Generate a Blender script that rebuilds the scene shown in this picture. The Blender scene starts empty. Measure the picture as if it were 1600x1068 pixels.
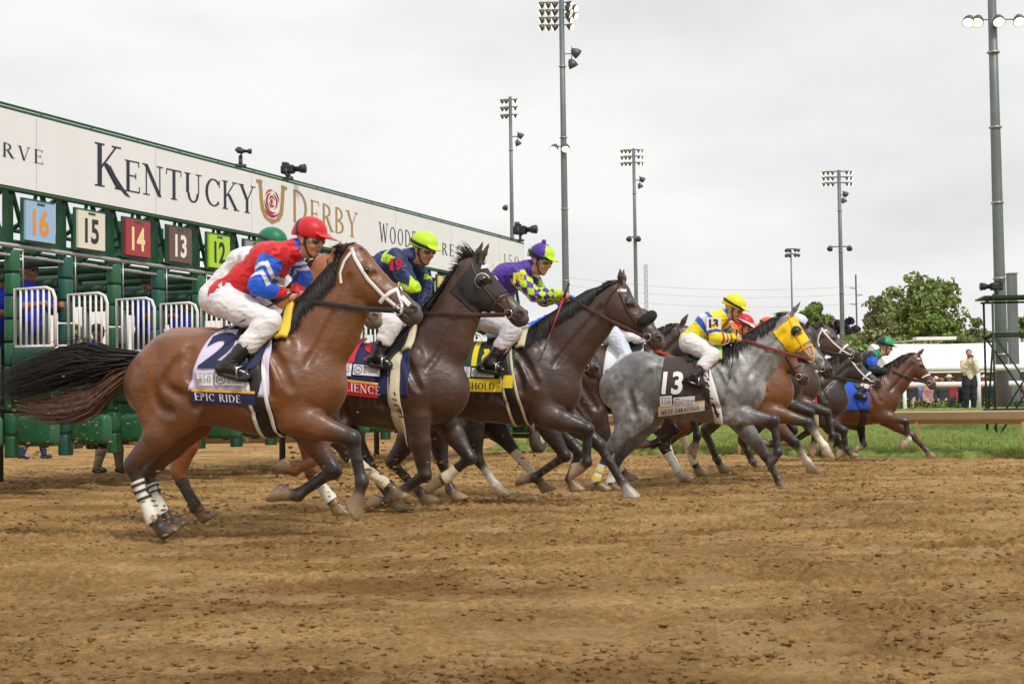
import bpy, bmesh, math, random
import numpy as np
from mathutils import Vector, Matrix
random.seed(7); RNG = np.random.default_rng(7)
SC = bpy.context.scene
COL = SC.collection
PI = math.pi
R = math.radians
# ------------------------------------------------------------------ camera
FPX, CX0, CY0, CAMH = 2500.0, 800.0, 534.0, 0.88      # focal length in photograph pixels
PITCH, ROLL = math.atan(108/2500.0), R(0.8)
_F = np.array([0, math.cos(PITCH), math.sin(PITCH)])
_U0 = np.array([0, -math.sin(PITCH), math.cos(PITCH)]); _R0 = np.array([1.0, 0, 0])
CU = _U0*math.cos(ROLL) + _R0*math.sin(ROLL)
CR = _R0*math.cos(ROLL) - _U0*math.sin(ROLL)
CAM = np.array([0, 0, CAMH])
cd = bpy.data.cameras.new('camera'); cam = bpy.data.objects.new('camera', cd); COL.objects.link(cam)
cd.sensor_width = 36; cd.lens = 36*FPX/1600; cd.clip_end = 3000; cd.clip_start = 0.1
cam.matrix_world = Matrix(((CR[0], CU[0], -_F[0], CAM[0]), (CR[1], CU[1], -_F[1], CAM[1]), (CR[2], CU[2], -_F[2], CAM[2]), (0, 0, 0, 1)))
SC.camera = cam
cd.dof.use_dof = False
# ------------------------------------------------------------------ world, sun, exposure
SUN_EL, SUN_AZ = R(50), R(150)        # soft sun behind the camera, to the right, through cloud
w = bpy.data.worlds.new('World'); SC.world = w; w.use_nodes = True
nt = w.node_tree; nt.nodes.clear()
out = nt.nodes.new('ShaderNodeOutputWorld'); bg = nt.nodes.new('ShaderNodeBackground')
sky = nt.nodes.new('ShaderNodeTexSky'); sky.sky_type = 'NISHITA'; sky.sun_disc = False
sky.sun_elevation = SUN_EL; sky.sun_rotation = SUN_AZ; sky.air_density = 1.0; sky.dust_density = 3.0
hs = nt.nodes.new('ShaderNodeHueSaturation'); hs.inputs['Saturation'].default_value = 0.10
tc = nt.nodes.new('ShaderNodeTexCoord'); mp = nt.nodes.new('ShaderNodeMapping'); mp.inputs['Scale'].default_value = (1.0, 1.0, 3.2)
nz = nt.nodes.new('ShaderNodeTexNoise'); nz.inputs['Scale'].default_value = 3.2; nz.inputs['Detail'].default_value = 5; nz.inputs['Roughness'].default_value = .5
rp = nt.nodes.new('ShaderNodeValToRGB'); rp.color_ramp.elements[0].position = .30; rp.color_ramp.elements[1].position = .62
rp.color_ramp.elements[0].color = (6.5, 6.55, 6.65, 1); rp.color_ramp.elements[1].color = (8.6, 8.6, 8.5, 1)
mx = nt.nodes.new('ShaderNodeMix'); mx.data_type = 'RGBA'; mx.inputs['Factor'].default_value = .93
L = nt.links.new
L(tc.outputs['Generated'], mp.inputs['Vector']); L(mp.outputs['Vector'], nz.inputs['Vector']); L(nz.outputs['Fac'], rp.inputs['Fac'])
L(sky.outputs['Color'], hs.inputs['Color']); L(hs.outputs['Color'], mx.inputs['A']); L(rp.outputs['Color'], mx.inputs['B'])
L(mx.outputs['Result'], bg.inputs['Color']); L(bg.outputs['Background'], out.inputs['Surface'])
bg.inputs['Strength'].default_value = 0.0785
sl = bpy.data.lights.new('sun', 'SUN'); sl.energy = 1.5; sl.angle = R(10); sl.color = (1, .96, .9)
so = bpy.data.objects.new('sun', sl); COL.objects.link(so)
_sd = Vector((math.sin(SUN_AZ)*math.cos(SUN_EL), math.cos(SUN_AZ)*math.cos(SUN_EL), math.sin(SUN_EL)))
so.rotation_euler = _sd.to_track_quat('Z', 'Y').to_euler()
vs = SC.view_settings; vs.view_transform = 'Standard'; vs.look = 'None'; vs.gamma = 1; vs.exposure = 0.56; vs.use_curve_mapping = False
SC.render.engine = 'CYCLES'; SC.cycles.max_bounces = 6
# ------------------------------------------------------------------ picture <-> world
def ray(px, py):
    d = _F + CR*((px-CX0)/FPX) - CU*((py-CY0)/FPX)
    return d
def at_depth(px, py, Y):
    d = ray(px, py); return CAM + d*(Y/d[1])
def on_ground(px, py, z=0.0):
    d = ray(px, py); return CAM + d*((z-CAMH)/d[2])
class Frame:
    """local frame: x forward, y left, z up; standing at world point o with yaw"""
    def __init__(s, o, yaw):
        s.o = np.array([o[0], o[1], o[2] if len(o) > 2 else 0.0]); s.yaw = yaw
        s.f = np.array([math.cos(yaw), math.sin(yaw), 0]); s.l = np.array([-math.sin(yaw), math.cos(yaw), 0])
    def px(s, px, py, Y=0.0):
        d = ray(px, py); t = (np.dot(s.o + s.l*Y - CAM, s.l))/np.dot(d, s.l)
        p = CAM + d*t - s.o
        return np.array([np.dot(p, s.f), Y, p[2]])
    def scale(s, Y=0.0):
        return FPX/(s.o[1])
# ------------------------------------------------------------------ objects
def link(o, parent=None):
    COL.objects.link(o)
    if parent is not None: o.parent = parent
    return o
def tag(o, label=None, cat=None, group=None, kind=None):
    if label: o['label'] = label
    if cat: o['category'] = cat
    if group: o['group'] = group
    if kind: o['kind'] = kind
    return o
def empty(name, loc, yaw=0.0, parent=None):
    o = bpy.data.objects.new(name, None); o.empty_display_size = .2
    link(o, parent); o.location = Vector([float(v) for v in loc]); o.rotation_euler = (0, 0, yaw); return o
def mesh(name, V, F, mat, parent=None, smooth=True, cols=None):
    me = bpy.data.meshes.new(name)
    V = np.asarray(V, dtype=np.float32)
    me.from_pydata(V.tolist(), [], F.tolist() if hasattr(F, 'tolist') else F)
    if cols is not None:
        a = me.color_attributes.new('Col', 'FLOAT_COLOR', 'POINT')
        c = np.ones((len(V), 4), dtype=np.float32); c[:, :3] = cols
        a.data.foreach_set('color', c.ravel())
    if smooth: me.polygons.foreach_set('use_smooth', [True]*len(me.polygons))
    if mat is not None:
        for m in (mat if isinstance(mat, (list, tuple)) else [mat]): me.materials.append(m)
    me.update()
    o = bpy.data.objects.new(name, me); return link(o, parent)
class MB:
    """collects shapes into one mesh"""
    def __init__(s): s.v = []; s.f = []; s.c = []
    def raw(s, V, F, col=None):
        n = len(s.v); s.v += [tuple(map(float, p)) for p in V]; s.f += [tuple(int(i)+n for i in f) for f in F]
        s.c += [col or (1, 1, 1)]*len(V); return s
    def box(s, c, size, yaw=0.0, col=None, M=None):
        hx, hy, hz = [q/2 for q in size]
        P = np.array([(x, y, z) for x in (-hx, hx) for y in (-hy, hy) for z in (-hz, hz)])
        if M is not None: P = P @ np.array(M).T
        if yaw: cs, sn = math.cos(yaw), math.sin(yaw); P = np.stack([P[:, 0]*cs-P[:, 1]*sn, P[:, 0]*sn+P[:, 1]*cs, P[:, 2]], 1)
        return s.raw(P+np.array(c), [(0, 1, 3, 2), (4, 6, 7, 5), (0, 4, 5, 1), (2, 3, 7, 6), (0, 2, 6, 4), (1, 5, 7, 3)], col)
    def rbox(s, c, ax, ay, az, size, bev, seg=3, col=None):
        """rounded box with axes ax, ay, az"""
        bm = bmesh.new(); bmesh.ops.create_cube(bm, size=1)
        for v in bm.verts: v.co = Vector((v.co.x*size[0], v.co.y*size[1], v.co.z*size[2]))
        bmesh.ops.bevel(bm, geom=bm.edges[:]+bm.verts[:], offset=bev, segments=seg, affect='EDGES', profile=.5)
        A = np.stack([ax, ay, az]); V = np.array([v.co[:] for v in bm.verts]) @ A + np.array(c)
        bm.verts.index_update(); F = [[v.index for v in f.verts] for f in bm.faces]; bm.free()
        return s.raw(V, F, col)
    def tube(s, pts, rad, n=8, caps=True, col=None, flat=1.0):
        pts = [np.array(p, float) for p in pts]; m = len(pts)
        rad = [rad]*m if np.isscalar(rad) else list(rad)
        V = []; prev = None
        for i, p in enumerate(pts):
            t = pts[min(i+1, m-1)]-pts[max(i-1, 0)]; t = t/(np.linalg.norm(t)+1e-9)
            if prev is None:
                a = np.array([0, 0, 1.0]) if abs(t[2]) < .9 else np.array([1.0, 0, 0])
                u = np.cross(t, a)
            else: u = prev - t*np.dot(prev, t)
            u /= np.linalg.norm(u)+1e-9; prev = u; w_ = np.cross(t, u)
            for k in range(n):
                a = 2*PI*k/n; V.append(p+(u*math.cos(a)+w_*math.sin(a)*flat)*rad[i])
        F = [(i*n+k, i*n+(k+1) % n, (i+1)*n+(k+1) % n, (i+1)*n+k) for i in range(m-1) for k in range(n)]
        if caps: F += [tuple(range(n))[::-1], tuple((m-1)*n+k for k in range(n))]
        return s.raw(V, F, col)
    def sheet(s, P, col=None):
        """P: rows x cols x 3"""
        P = np.asarray(P); r, c = P.shape[:2]
        F = [(i*c+j, i*c+j+1, (i+1)*c+j+1, (i+1)*c+j) for i in range(r-1) for j in range(c-1)]
        return s.raw(P.reshape(-1, 3), F, col)
    def ball(s, c, r, n=10, col=None, sc=(1, 1, 1)):
        P = []; m = n//2+1
        for i in range(m+1):
            th = PI*i/m
            for k in range(n): P.append((c[0]+r*sc[0]*math.sin(th)*math.cos(2*PI*k/n), c[1]+r*sc[1]*math.sin(th)*math.sin(2*PI*k/n), c[2]+r*sc[2]*math.cos(th)))
        F = [(i*n+k, (i+1)*n+k, (i+1)*n+(k+1) % n, i*n+(k+1) % n) for i in range(m) for k in range(n)]
        return s.raw(P, F, col)
    def build(s, name, mat, parent=None, smooth=False, colors=False):
        return mesh(name, s.v, s.f, mat, parent, smooth, np.array(s.c) if colors else None)
def copy_tree(o, parent=None):
    c = o.copy(); COL.objects.link(c)
    if parent is not None: c.parent = parent
    for ch in list(o.children): copy_tree(ch, c)
    return c
# ------------------------------------------------------------------ materials
MATS = {}
def srgb(r, g, b):
    f = lambda v: (v/255/12.92) if v/255 <= .04045 else ((v/255+.055)/1.055)**2.4
    return (f(r), f(g), f(b))
def mat(name, col=(.5, .5, .5), rough=.6, metal=0.0, spec=.5, bump=0.0, bscale=40.0, var=0.0, vscale=6.0, attr=False, sheen=0.0, emit=None, coat=0.0, bdist=.01, varcol=None, trans=0.0):
    if name in MATS: return MATS[name]
    m = bpy.data.materials.new(name); m.use_nodes = True; n = m.node_tree; b = n.nodes['Principled BSDF']
    b.inputs['Roughness'].default_value = rough; b.inputs['Metallic'].default_value = metal
    b.inputs['Specular IOR Level'].default_value = spec; b.inputs['Base Color'].default_value = (*col, 1)
    if sheen: b.inputs['Sheen Weight'].default_value = sheen; b.inputs['Sheen Roughness'].default_value = .4
    if coat: b.inputs['Coat Weight'].default_value = coat; b.inputs['Coat Roughness'].default_value = .25
    if trans: b.inputs['Transmission Weight'].default_value = trans
    src = None
    if attr:
        a = n.nodes.new('ShaderNodeVertexColor'); a.layer_name = 'Col'; src = a.outputs['Color']
        n.links.new(src, b.inputs['Base Color'])
    tcn = n.nodes.new('ShaderNodeTexCoord')
    if var:
        z = n.nodes.new('ShaderNodeTexNoise'); z.inputs['Scale'].default_value = vscale; z.inputs['Detail'].default_value = 6
        z.inputs['Roughness'].default_value = .6
        n.links.new(tcn.outputs['Object'], z.inputs['Vector'])
        r_ = n.nodes.new('ShaderNodeMapRange'); r_.inputs['From Min'].default_value = .3; r_.inputs['From Max'].default_value = .7
        r_.inputs['To Min'].default_value = 1-var; r_.inputs['To Max'].default_value = 1+var
        n.links.new(z.outputs['Fac'], r_.inputs['Value'])
        x = n.nodes.new('ShaderNodeMix'); x.data_type = 'RGBA'; x.blend_type = 'MULTIPLY'; x.inputs['Factor'].default_value = 1
        if src: n.links.new(src, x.inputs['A'])
        else: x.inputs['A'].default_value = (*col, 1)
        cb = n.nodes.new('ShaderNodeCombineColor')
        for q in ('Red', 'Green', 'Blue'): n.links.new(r_.outputs['Result'], cb.inputs[q])
        n.links.new(cb.outputs['Color'], x.inputs['B']); n.links.new(x.outputs['Result'], b.inputs['Base Color'])
    if bump:
        z = n.nodes.new('ShaderNodeTexNoise'); z.inputs['Scale'].default_value = bscale; z.inputs['Detail'].default_value = 4
        n.links.new(tcn.outputs['Object'], z.inputs['Vector'])
        bp = n.nodes.new('ShaderNodeBump'); bp.inputs['Strength'].default_value = bump; bp.inputs['Distance'].default_value = bdist
        n.links.new(z.outputs['Fac'], bp.inputs['Height']); n.links.new(bp.outputs['Normal'], b.inputs['Normal'])
    if emit:
        b.inputs['Emission Color'].default_value = (*emit[0], 1); b.inputs['Emission Strength'].default_value = emit[1]
    MATS[name] = m; return m
# ------------------------------------------------------------------ smooth bodies: distance field -> one continuous skin
def smin(a, b, k):
    h = np.maximum(k-np.abs(a-b), 0)/k
    return np.minimum(a, b)-h*h*k*.25
def n3(P, f, seed=0):
    P = P*f; i = np.floor(P).astype(np.int64); q = P-i; q = q*q*(3-2*q); r = 0
    for dx in (0, 1):
        for dy in (0, 1):
            for dz in (0, 1):
                n = ((i[:, 0]+dx)*374761393+(i[:, 1]+dy)*668265263+(i[:, 2]+dz)*1442695041+seed*97531) & 0x7fffffff
                n = ((n ^ (n >> 13))*1274126177) & 0x7fffffff; v = ((n ^ (n >> 16)) & 0xffff)/65535.0
                r = r+v*(q[:, 0] if dx else 1-q[:, 0])*(q[:, 1] if dy else 1-q[:, 1])*(q[:, 2] if dz else 1-q[:, 2])
    return r
class Body:
    def __init__(s, h=.014): s.P = []; s.h = h
    def cone(s, p0, p1, r0, r1, w0=1.0, w1=None, k=.03, col=(.5, .5, .5), col1=None, sub=False, tagn=None):
        s.P.append(dict(t='c', p0=np.array(p0, float), p1=np.array(p1, float), r0=r0, r1=r1, w0=w0, w1=w0 if w1 is None else w1, k=k, c0=col, c1=col1 or col, sub=sub, n=tagn)); return s
    def ell(s, c, rad, ang=0.0, k=.04, col=(.5, .5, .5), sub=False, yaw=0.0, tagn=None):
        s.P.append(dict(t='e', c=np.array(c, float), rad=np.array(rad, float), ang=ang, yaw=yaw, k=k, c0=col, c1=col, sub=sub, n=tagn)); return s
    def chain(s, st, k=.03, col=(.5, .5, .5), **kw):
        """st: (x, y, z, r, halfwidth)"""
        for a, b in zip(st[:-1], st[1:]):
            s.cone(a[:3], b[:3], a[3], b[3], a[4]/a[3], b[4]/b[3], k, col, **kw)
        return s
    def dist(s, p, X, Y, Z, want_t=False):
        if p['t'] == 'c':
            a = p['p0']; d = p['p1']-a; L2 = max(float(d@d), 1e-9)
            qx, qy, qz = X-a[0], Y-a[1], Z-a[2]
            t = np.clip((qx*d[0]+qy*d[1]+qz*d[2])/L2, 0, 1)
            r = p['r0']+(p['r1']-p['r0'])*t; w_ = p['w0']+(p['w1']-p['w0'])*t
            ex, ey, ez = qx-d[0]*t, qy-d[1]*t, qz-d[2]*t
            ln = np.sqrt(ex*ex+(ey/w_)**2+ez*ez)
            g = np.sqrt(ex*ex+(ey/(w_*w_))**2+ez*ez)/np.maximum(ln, 1e-6)
            dd = (ln-r)/np.maximum(g, .3)
            return (dd, t) if want_t else dd
        c = p['c']; x, y, z = X-c[0], Y-c[1], Z-c[2]
        if p['yaw']:
            cs, sn = math.cos(p['yaw']), math.sin(p['yaw']); x, y = x*cs+y*sn, -x*sn+y*cs
        cs, sn = math.cos(p['ang']), math.sin(p['ang'])
        u, v = x*cs+z*sn, -x*sn+z*cs; rx, ry, rz = p['rad']
        k0 = np.sqrt((u/rx)**2+(y/ry)**2+(v/rz)**2); k1 = np.sqrt((u/rx**2)**2+(y/ry**2)**2+(v/rz**2)**2)
        dd = k0*(k0-1)/np.maximum(k1, 1e-6)
        return (dd, np.zeros_like(dd)) if want_t else dd
    def bounds(s, p):
        if p['t'] == 'c':
            e0 = np.array([p['r0'], p['r0']*p['w0'], p['r0']]); e1 = np.array([p['r1'], p['r1']*p['w1'], p['r1']])
            return np.minimum(p['p0']-e0, p['p1']-e1), np.maximum(p['p0']+e0, p['p1']+e1)
        m = max(p['rad'][0], p['rad'][2]); e = np.array([m, p['rad'][1] if not p['yaw'] else max(m, p['rad'][1]), m]); return p['c']-e, p['c']+e
    def grid(s):
        h = s.h
        lo = np.min([s.bounds(p)[0] for p in s.P if not p['sub']], 0)-3*h; hi = np.max([s.bounds(p)[1] for p in s.P if not p['sub']], 0)+3*h
        n = np.ceil((hi-lo)/h).astype(int)+1; s.lo = lo; s.n = n
        s.ax = [(lo[i]+h*np.arange(n[i])).astype(np.float32) for i in range(3)]
        D = np.full(n, .3, np.float32)
        for p in s.P:
            a, b = s.bounds(p); pad = p['k']+3*h
            i0 = np.clip(np.floor((a-pad-lo)/h).astype(int), 0, n-1); i1 = np.clip(np.ceil((b+pad-lo)/h).astype(int)+1, 1, n)
            sl_ = tuple(slice(i0[i], i1[i]) for i in range(3))
            X = s.ax[0][sl_[0]][:, None, None]; Y = s.ax[1][sl_[1]][None, :, None]; Z = s.ax[2][sl_[2]][None, None, :]
            d = s.dist(p, X, Y, Z)
            if p['sub']: D[sl_] = -smin(-D[sl_], d, p['k'])
            else: D[sl_] = smin(D[sl_], d, p['k'])
        s.D = D; return s
    def cut(s, p):
        a, b = s.bounds(p); h = s.h; pad = p['k']+3*h
        i0 = np.clip(np.floor((a-pad-s.lo)/h).astype(int), 0, s.n-1); i1 = np.clip(np.ceil((b+pad-s.lo)/h).astype(int)+1, 1, s.n)
        sl_ = tuple(slice(i0[i], i1[i]) for i in range(3)); X = s.ax[0][sl_[0]][:, None, None]; Y = s.ax[1][sl_[1]][None, :, None]; Z = s.ax[2][sl_[2]][None, None, :]
        s.D[sl_] = -smin(-s.D[sl_], s.dist(p, X, Y, Z), p['k'])
    def cutplane(s, q, n, c, r):
        i0 = np.clip(np.floor((c-r-s.lo)/s.h).astype(int), 0, s.n-1); i1 = np.clip(np.ceil((c+r-s.lo)/s.h).astype(int)+1, 1, s.n)
        sl_ = tuple(slice(i0[i], i1[i]) for i in range(3)); X = s.ax[0][sl_[0]][:, None, None]; Y = s.ax[1][sl_[1]][None, :, None]; Z = s.ax[2][sl_[2]][None, None, :]
        d = (X-q[0])*n[0]+(Y-q[1])*n[1]+(Z-q[2])*n[2]; ins = (X-c[0])**2+(Y-c[1])**2+(Z-c[2])**2 < r*r
        s.D[sl_] = np.where(ins, np.maximum(s.D[sl_], d), s.D[sl_])
    def surf(s):
        D = s.D; B = D < 0
        c = np.zeros([q-1 for q in D.shape], np.int8)
        for dx in (0, 1):
            for dy in (0, 1):
                for dz in (0, 1): c += B[dx:dx+c.shape[0], dy:dy+c.shape[1], dz:dz+c.shape[2]]
        act = (c > 0) & (c < 8); idx = -np.ones(c.shape, np.int64); ijk = np.argwhere(act); idx[act] = np.arange(len(ijk))
        acc = np.zeros((len(ijk), 3)); cnt = np.zeros(len(ijk))
        g = lambda o: D[ijk[:, 0]+o[0], ijk[:, 1]+o[1], ijk[:, 2]+o[2]]
        cs = [(a, b, d) for a in (0, 1) for b in (0, 1) for d in (0, 1)]; val = {o: g(o) for o in cs}
        for o in cs:
            for ax in range(3):
                if o[ax] == 0:
                    q = list(o); q[ax] = 1; q = tuple(q); da, db = val[o], val[q]; m = (da < 0) != (db < 0)
                    t = da[m]/(da[m]-db[m]); pt = np.tile(np.array(o, float), (m.sum(), 1)); pt[:, ax] += t
                    acc[m] += pt; cnt[m] += 1
        V = (ijk+acc/cnt[:, None])*s.h+s.lo
        F = []
        for ax in range(3):
            o = [(1, 2), (2, 0), (0, 1)][ax]
            A = np.take(B, range(0, B.shape[ax]-1), ax); C = np.take(B, range(1, B.shape[ax]), ax)
            e = np.argwhere(A != C)
            ok = (e[:, o[0]] > 0) & (e[:, o[1]] > 0) & (e[:, o[0]] < B.shape[o[0]]-1) & (e[:, o[1]] < B.shape[o[1]]-1); e = e[ok]
            inside = A[e[:, 0], e[:, 1], e[:, 2]]
            def cell(d0, d1):
                q = e.copy(); q[:, o[0]] += d0; q[:, o[1]] += d1; return idx[q[:, 0], q[:, 1], q[:, 2]]
            qd = np.stack([cell(-1, -1), cell(0, -1), cell(0, 0), cell(-1, 0)], 1)
            qd[~inside] = qd[~inside][:, ::-1]; F.append(qd)
        return V, np.concatenate(F)
    def paint(s, V, sig=.012):
        num = np.zeros((len(V), 3)); den = np.zeros(len(V)); best = np.full(len(V), 9.0); bi = np.zeros(len(V), int); bt = np.zeros(len(V))
        for i, p in enumerate(s.P):
            if p['sub'] and not p.get('paint'): continue
            d, t = s.dist(p, V[:, 0], V[:, 1], V[:, 2], True)
            w_ = np.exp(-np.clip(d, -.05, 1)/sig); c0 = np.array(p['c0']); c1 = np.array(p['c1'])
            num += w_[:, None]*(c0+(c1-c0)*t[:, None]); den += w_
            m = d < best; best[m] = d[m]; bi[m] = i; bt[m] = t[m]
        return num/den[:, None], bi, bt
    def sample(s, P):
        q = (np.asarray(P)-s.lo)/s.h; q = np.clip(q, 0, np.array(s.n)-1.001); i = q.astype(int); f = q-i; r = 0
        for dx in (0, 1):
            for dy in (0, 1):
                for dz in (0, 1):
                    wt = (f[..., 0] if dx else 1-f[..., 0])*(f[..., 1] if dy else 1-f[..., 1])*(f[..., 2] if dz else 1-f[..., 2])
                    r = r+wt*s.D[i[..., 0]+dx, i[..., 1]+dy, i[..., 2]+dz]
        return r
    def side(s, X, Z, off=.01, sgn=-1, y0=.6):
        """y of the skin seen from the side, for arrays X, Z"""
        X = np.asarray(X, float); Z = np.asarray(Z, float); n = 110; ys = np.linspace(y0, -.05, n)
        P = np.stack([np.repeat(X[..., None], n, -1), np.broadcast_to(sgn*ys, X.shape+(n,)), np.repeat(Z[..., None], n, -1)], -1)
        inside = (P[..., 0] > s.lo[0]) & (P[..., 1] > s.lo[1]) & (P[..., 1] < s.lo[1]+s.h*(s.n[1]-1))
        d = np.where(inside, s.sample(P), .3)-off
        hit = d < 0; k = np.argmax(hit, -1); k = np.where(hit.any(-1), k, n-1); k0 = np.maximum(k-1, 0)
        d0 = np.take_along_axis(d, k0[..., None], -1)[..., 0]; d1 = np.take_along_axis(d, k[..., None], -1)[..., 0]
        t = np.clip(d0/np.where(np.abs(d0-d1) < 1e-6, 1e-6, d0-d1), 0, 1)
        return sgn*(ys[k0]+(ys[k]-ys[k0])*t)
    def normals(s, V):
        e = s.h*.6; g = np.stack([s.sample(V+np.eye(3)[i]*e)-s.sample(V-np.eye(3)[i]*e) for i in range(3)], 1); return g/(np.linalg.norm(g, axis=1)[:, None]+1e-9)
    def folds(s, V, amp, f=14, stretch=(1, 1, 1), seed=0):
        """creases: ridged noise along the normal"""
        P = V*np.array(stretch); w_ = P+.06*np.stack([n3(P, f*.5, seed+i)-.5 for i in range(3)], 1)
        r = 1-np.abs(n3(w_, f, seed+5)*2-1)*1.6; r2 = 1-np.abs(n3(w_, f*2.1, seed+9)*2-1)*1.6
        return V+s.normals(V)*(amp*(np.clip(r, -.6, 1)+.4*np.clip(r2, -.6, 1)-.3))[:, None]
    def radial(s, x, zc, phis, off=.01, rmax=.75):
        """points round the trunk at station x: phi 0 = top, positive towards the camera side (-y)"""
        rs = np.linspace(.08, rmax, 140); out_ = []
        for ph in phis:
            P = np.stack([np.full_like(rs, x), -np.sin(ph)*rs, zc+np.cos(ph)*rs], -1); d = s.sample(P)-off
            k = np.argmax(d > 0) if (d > 0).any() else len(rs)-1
            k = max(k, 1); t = d[k-1]/(d[k-1]-d[k]) if d[k] != d[k-1] else 0
            r = rs[k-1]+(rs[k]-rs[k-1])*np.clip(t, 0, 1); out_.append((x, -math.sin(ph)*r, zc+math.cos(ph)*r))
        return np.array(out_)
# ================================================================== GROUND
def vnoise(x, y, seed=0):
    xi = np.floor(x).astype(np.int64); yi = np.floor(y).astype(np.int64); fx = x-xi; fy = y-yi
    def hsh(a, b):
        n = (a*374761393+b*668265263+seed*1442695041) & 0x7fffffff; n = ((n ^ (n >> 13))*1274126177) & 0x7fffffff; return ((n ^ (n >> 16)) & 0xffff)/65535.0
    u = fx*fx*fx*(fx*(fx*6-15)+10); v = fy*fy*fy*(fy*(fy*6-15)+10)
    return (hsh(xi, yi)*(1-u)+hsh(xi+1, yi)*u)*(1-v)+(hsh(xi, yi+1)*(1-u)+hsh(xi+1, yi+1)*u)*v
def spaced(a, b, f):
    o = [a]
    while o[-1] < b: o.append(o[-1]+f(o[-1]))
    return np.array(o)
ys = spaced(3.6, 48, lambda y: .011 if y < 9 else .011+(y-9)*.0055)
xh = spaced(0, 22, lambda x: .018 if x < 4.2 else .018+(x-4.2)*.02); xs = np.concatenate([-xh[:0:-1], xh])
GX, GY = np.meshgrid(xs, ys)
def dirt_dry(x, y):
    n = vnoise(x*2.8+9+.5*vnoise(x*6, y*6, 51), y*3.4+.4*vnoise(x*7, y*9, 52), 53)*.7+vnoise(x*4.2, y*10, 54)*.3; return np.clip((n-.645)/.07, 0, 1)
def dirt_height(x, y):
    wx = x+.10*vnoise(x*3, y*3, 5); wy = y+.10*vnoise(x*3, y*3, 6)
    h = (vnoise(x*.9, y*.9, 1)-.5)*.05+(vnoise(wx*3.1, wy*3.6, 2)-.5)*.03
    churn = np.clip((vnoise(x*.55+3, y*.8, 8)*.6+vnoise(x*1.7, y*2.3, 9)*.4-.30)*4.2, .38, 1)
    churn = churn*(1-.4*dirt_dry(x, y)); c1 = vnoise(wx*8, wy*9.5, 3); c2 = vnoise(wx*17, wy*19, 4); c3 = vnoise(x*38, y*40, 7)
    h = h+churn*(np.abs(c1-.5)*-.060+np.abs(c2-.5)*-.055+np.clip(c2-.45, 0, 1)*.045+(c3-.5)*.032+(vnoise(x*74, y*76, 12)-.5)*.012)
    h = h+churn*np.clip(vnoise(wx*11+7, wy*12, 10)-.68, 0, 1)*.10
    return h-.012
GZ = dirt_height(GX, GY)
def dirt_mat():
    m = bpy.data.materials.new('harrowed dirt'); m.use_nodes = True; n = m.node_tree; b = n.nodes['Principled BSDF']; b.inputs['Roughness'].default_value = .92; b.inputs['Specular IOR Level'].default_value = .15
    t = n.nodes.new('ShaderNodeTexCoord')
    def noise(sc, det, ro, stretch=(1, 1, 1)):
        q = n.nodes.new('ShaderNodeMapping'); q.inputs['Scale'].default_value = stretch; n.links.new(t.outputs['Object'], q.inputs['Vector'])
        z = n.nodes.new('ShaderNodeTexNoise'); z.inputs['Scale'].default_value = sc; z.inputs['Detail'].default_value = det; z.inputs['Roughness'].default_value = ro; n.links.new(q.outputs['Vector'], z.inputs['Vector']); return z
    z1 = noise(.8, 8, .62, (.6, 1.3, 1)); z2 = noise(26, 8, .7)
    r1 = n.nodes.new('ShaderNodeValToRGB'); e = r1.color_ramp.elements
    e[0].position = .36; e[0].color = (*srgb(138, 103, 58), 1); e[1].position = .66; e[1].color = (*srgb(196, 157, 103), 1)
    n.links.new(z1.outputs['Fac'], r1.inputs['Fac'])
    r2 = n.nodes.new('ShaderNodeMapRange'); r2.inputs['From Min'].default_value = .32; r2.inputs['From Max'].default_value = .68; r2.inputs['To Min'].default_value = .6; r2.inputs['To Max'].default_value = 1.36
    n.links.new(z2.outputs['Fac'], r2.inputs['Value'])
    cb = n.nodes.new('ShaderNodeCombineColor'); [n.links.new(r2.outputs['Result'], cb.inputs[q]) for q in ('Red', 'Green', 'Blue')]
    x = n.nodes.new('ShaderNodeMix'); x.data_type = 'RGBA'; x.blend_type = 'MULTIPLY'; x.inputs['Factor'].default_value = 1
    n.links.new(r1.outputs['Color'], x.inputs['A']); n.links.new(cb.outputs['Color'], x.inputs['B']); at = n.nodes.new('ShaderNodeAttribute'); at.attribute_name = 'dry'; x2 = n.nodes.new('ShaderNodeMix'); x2.data_type = 'RGBA'; x2.inputs['B'].default_value = (*srgb(216, 184, 138), 1); mm = n.nodes.new('ShaderNodeMath'); mm.operation = 'MULTIPLY'; mm.inputs[1].default_value = .24
    n.links.new(at.outputs['Fac'], mm.inputs[0]); n.links.new(mm.outputs[0], x2.inputs['Factor']); n.links.new(x.outputs['Result'], x2.inputs['A']); n.links.new(x2.outputs['Result'], b.inputs['Base Color'])
    z3 = noise(42, 9, .78); bp = n.nodes.new('ShaderNodeBump'); bp.inputs['Strength'].default_value = 1.0; bp.inputs['Distance'].default_value = .03
    n.links.new(z3.outputs['Fac'], bp.inputs['Height']); n.links.new(bp.outputs['Normal'], b.inputs['Normal']); return m
M_DIRT = dirt_mat()
def grid_faces(r, c):
    i = np.arange((r-1)*c).reshape(r-1, c)[:, :-1].ravel(); return np.stack([i, i+1, i+c+1, i+c], 1)
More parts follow.
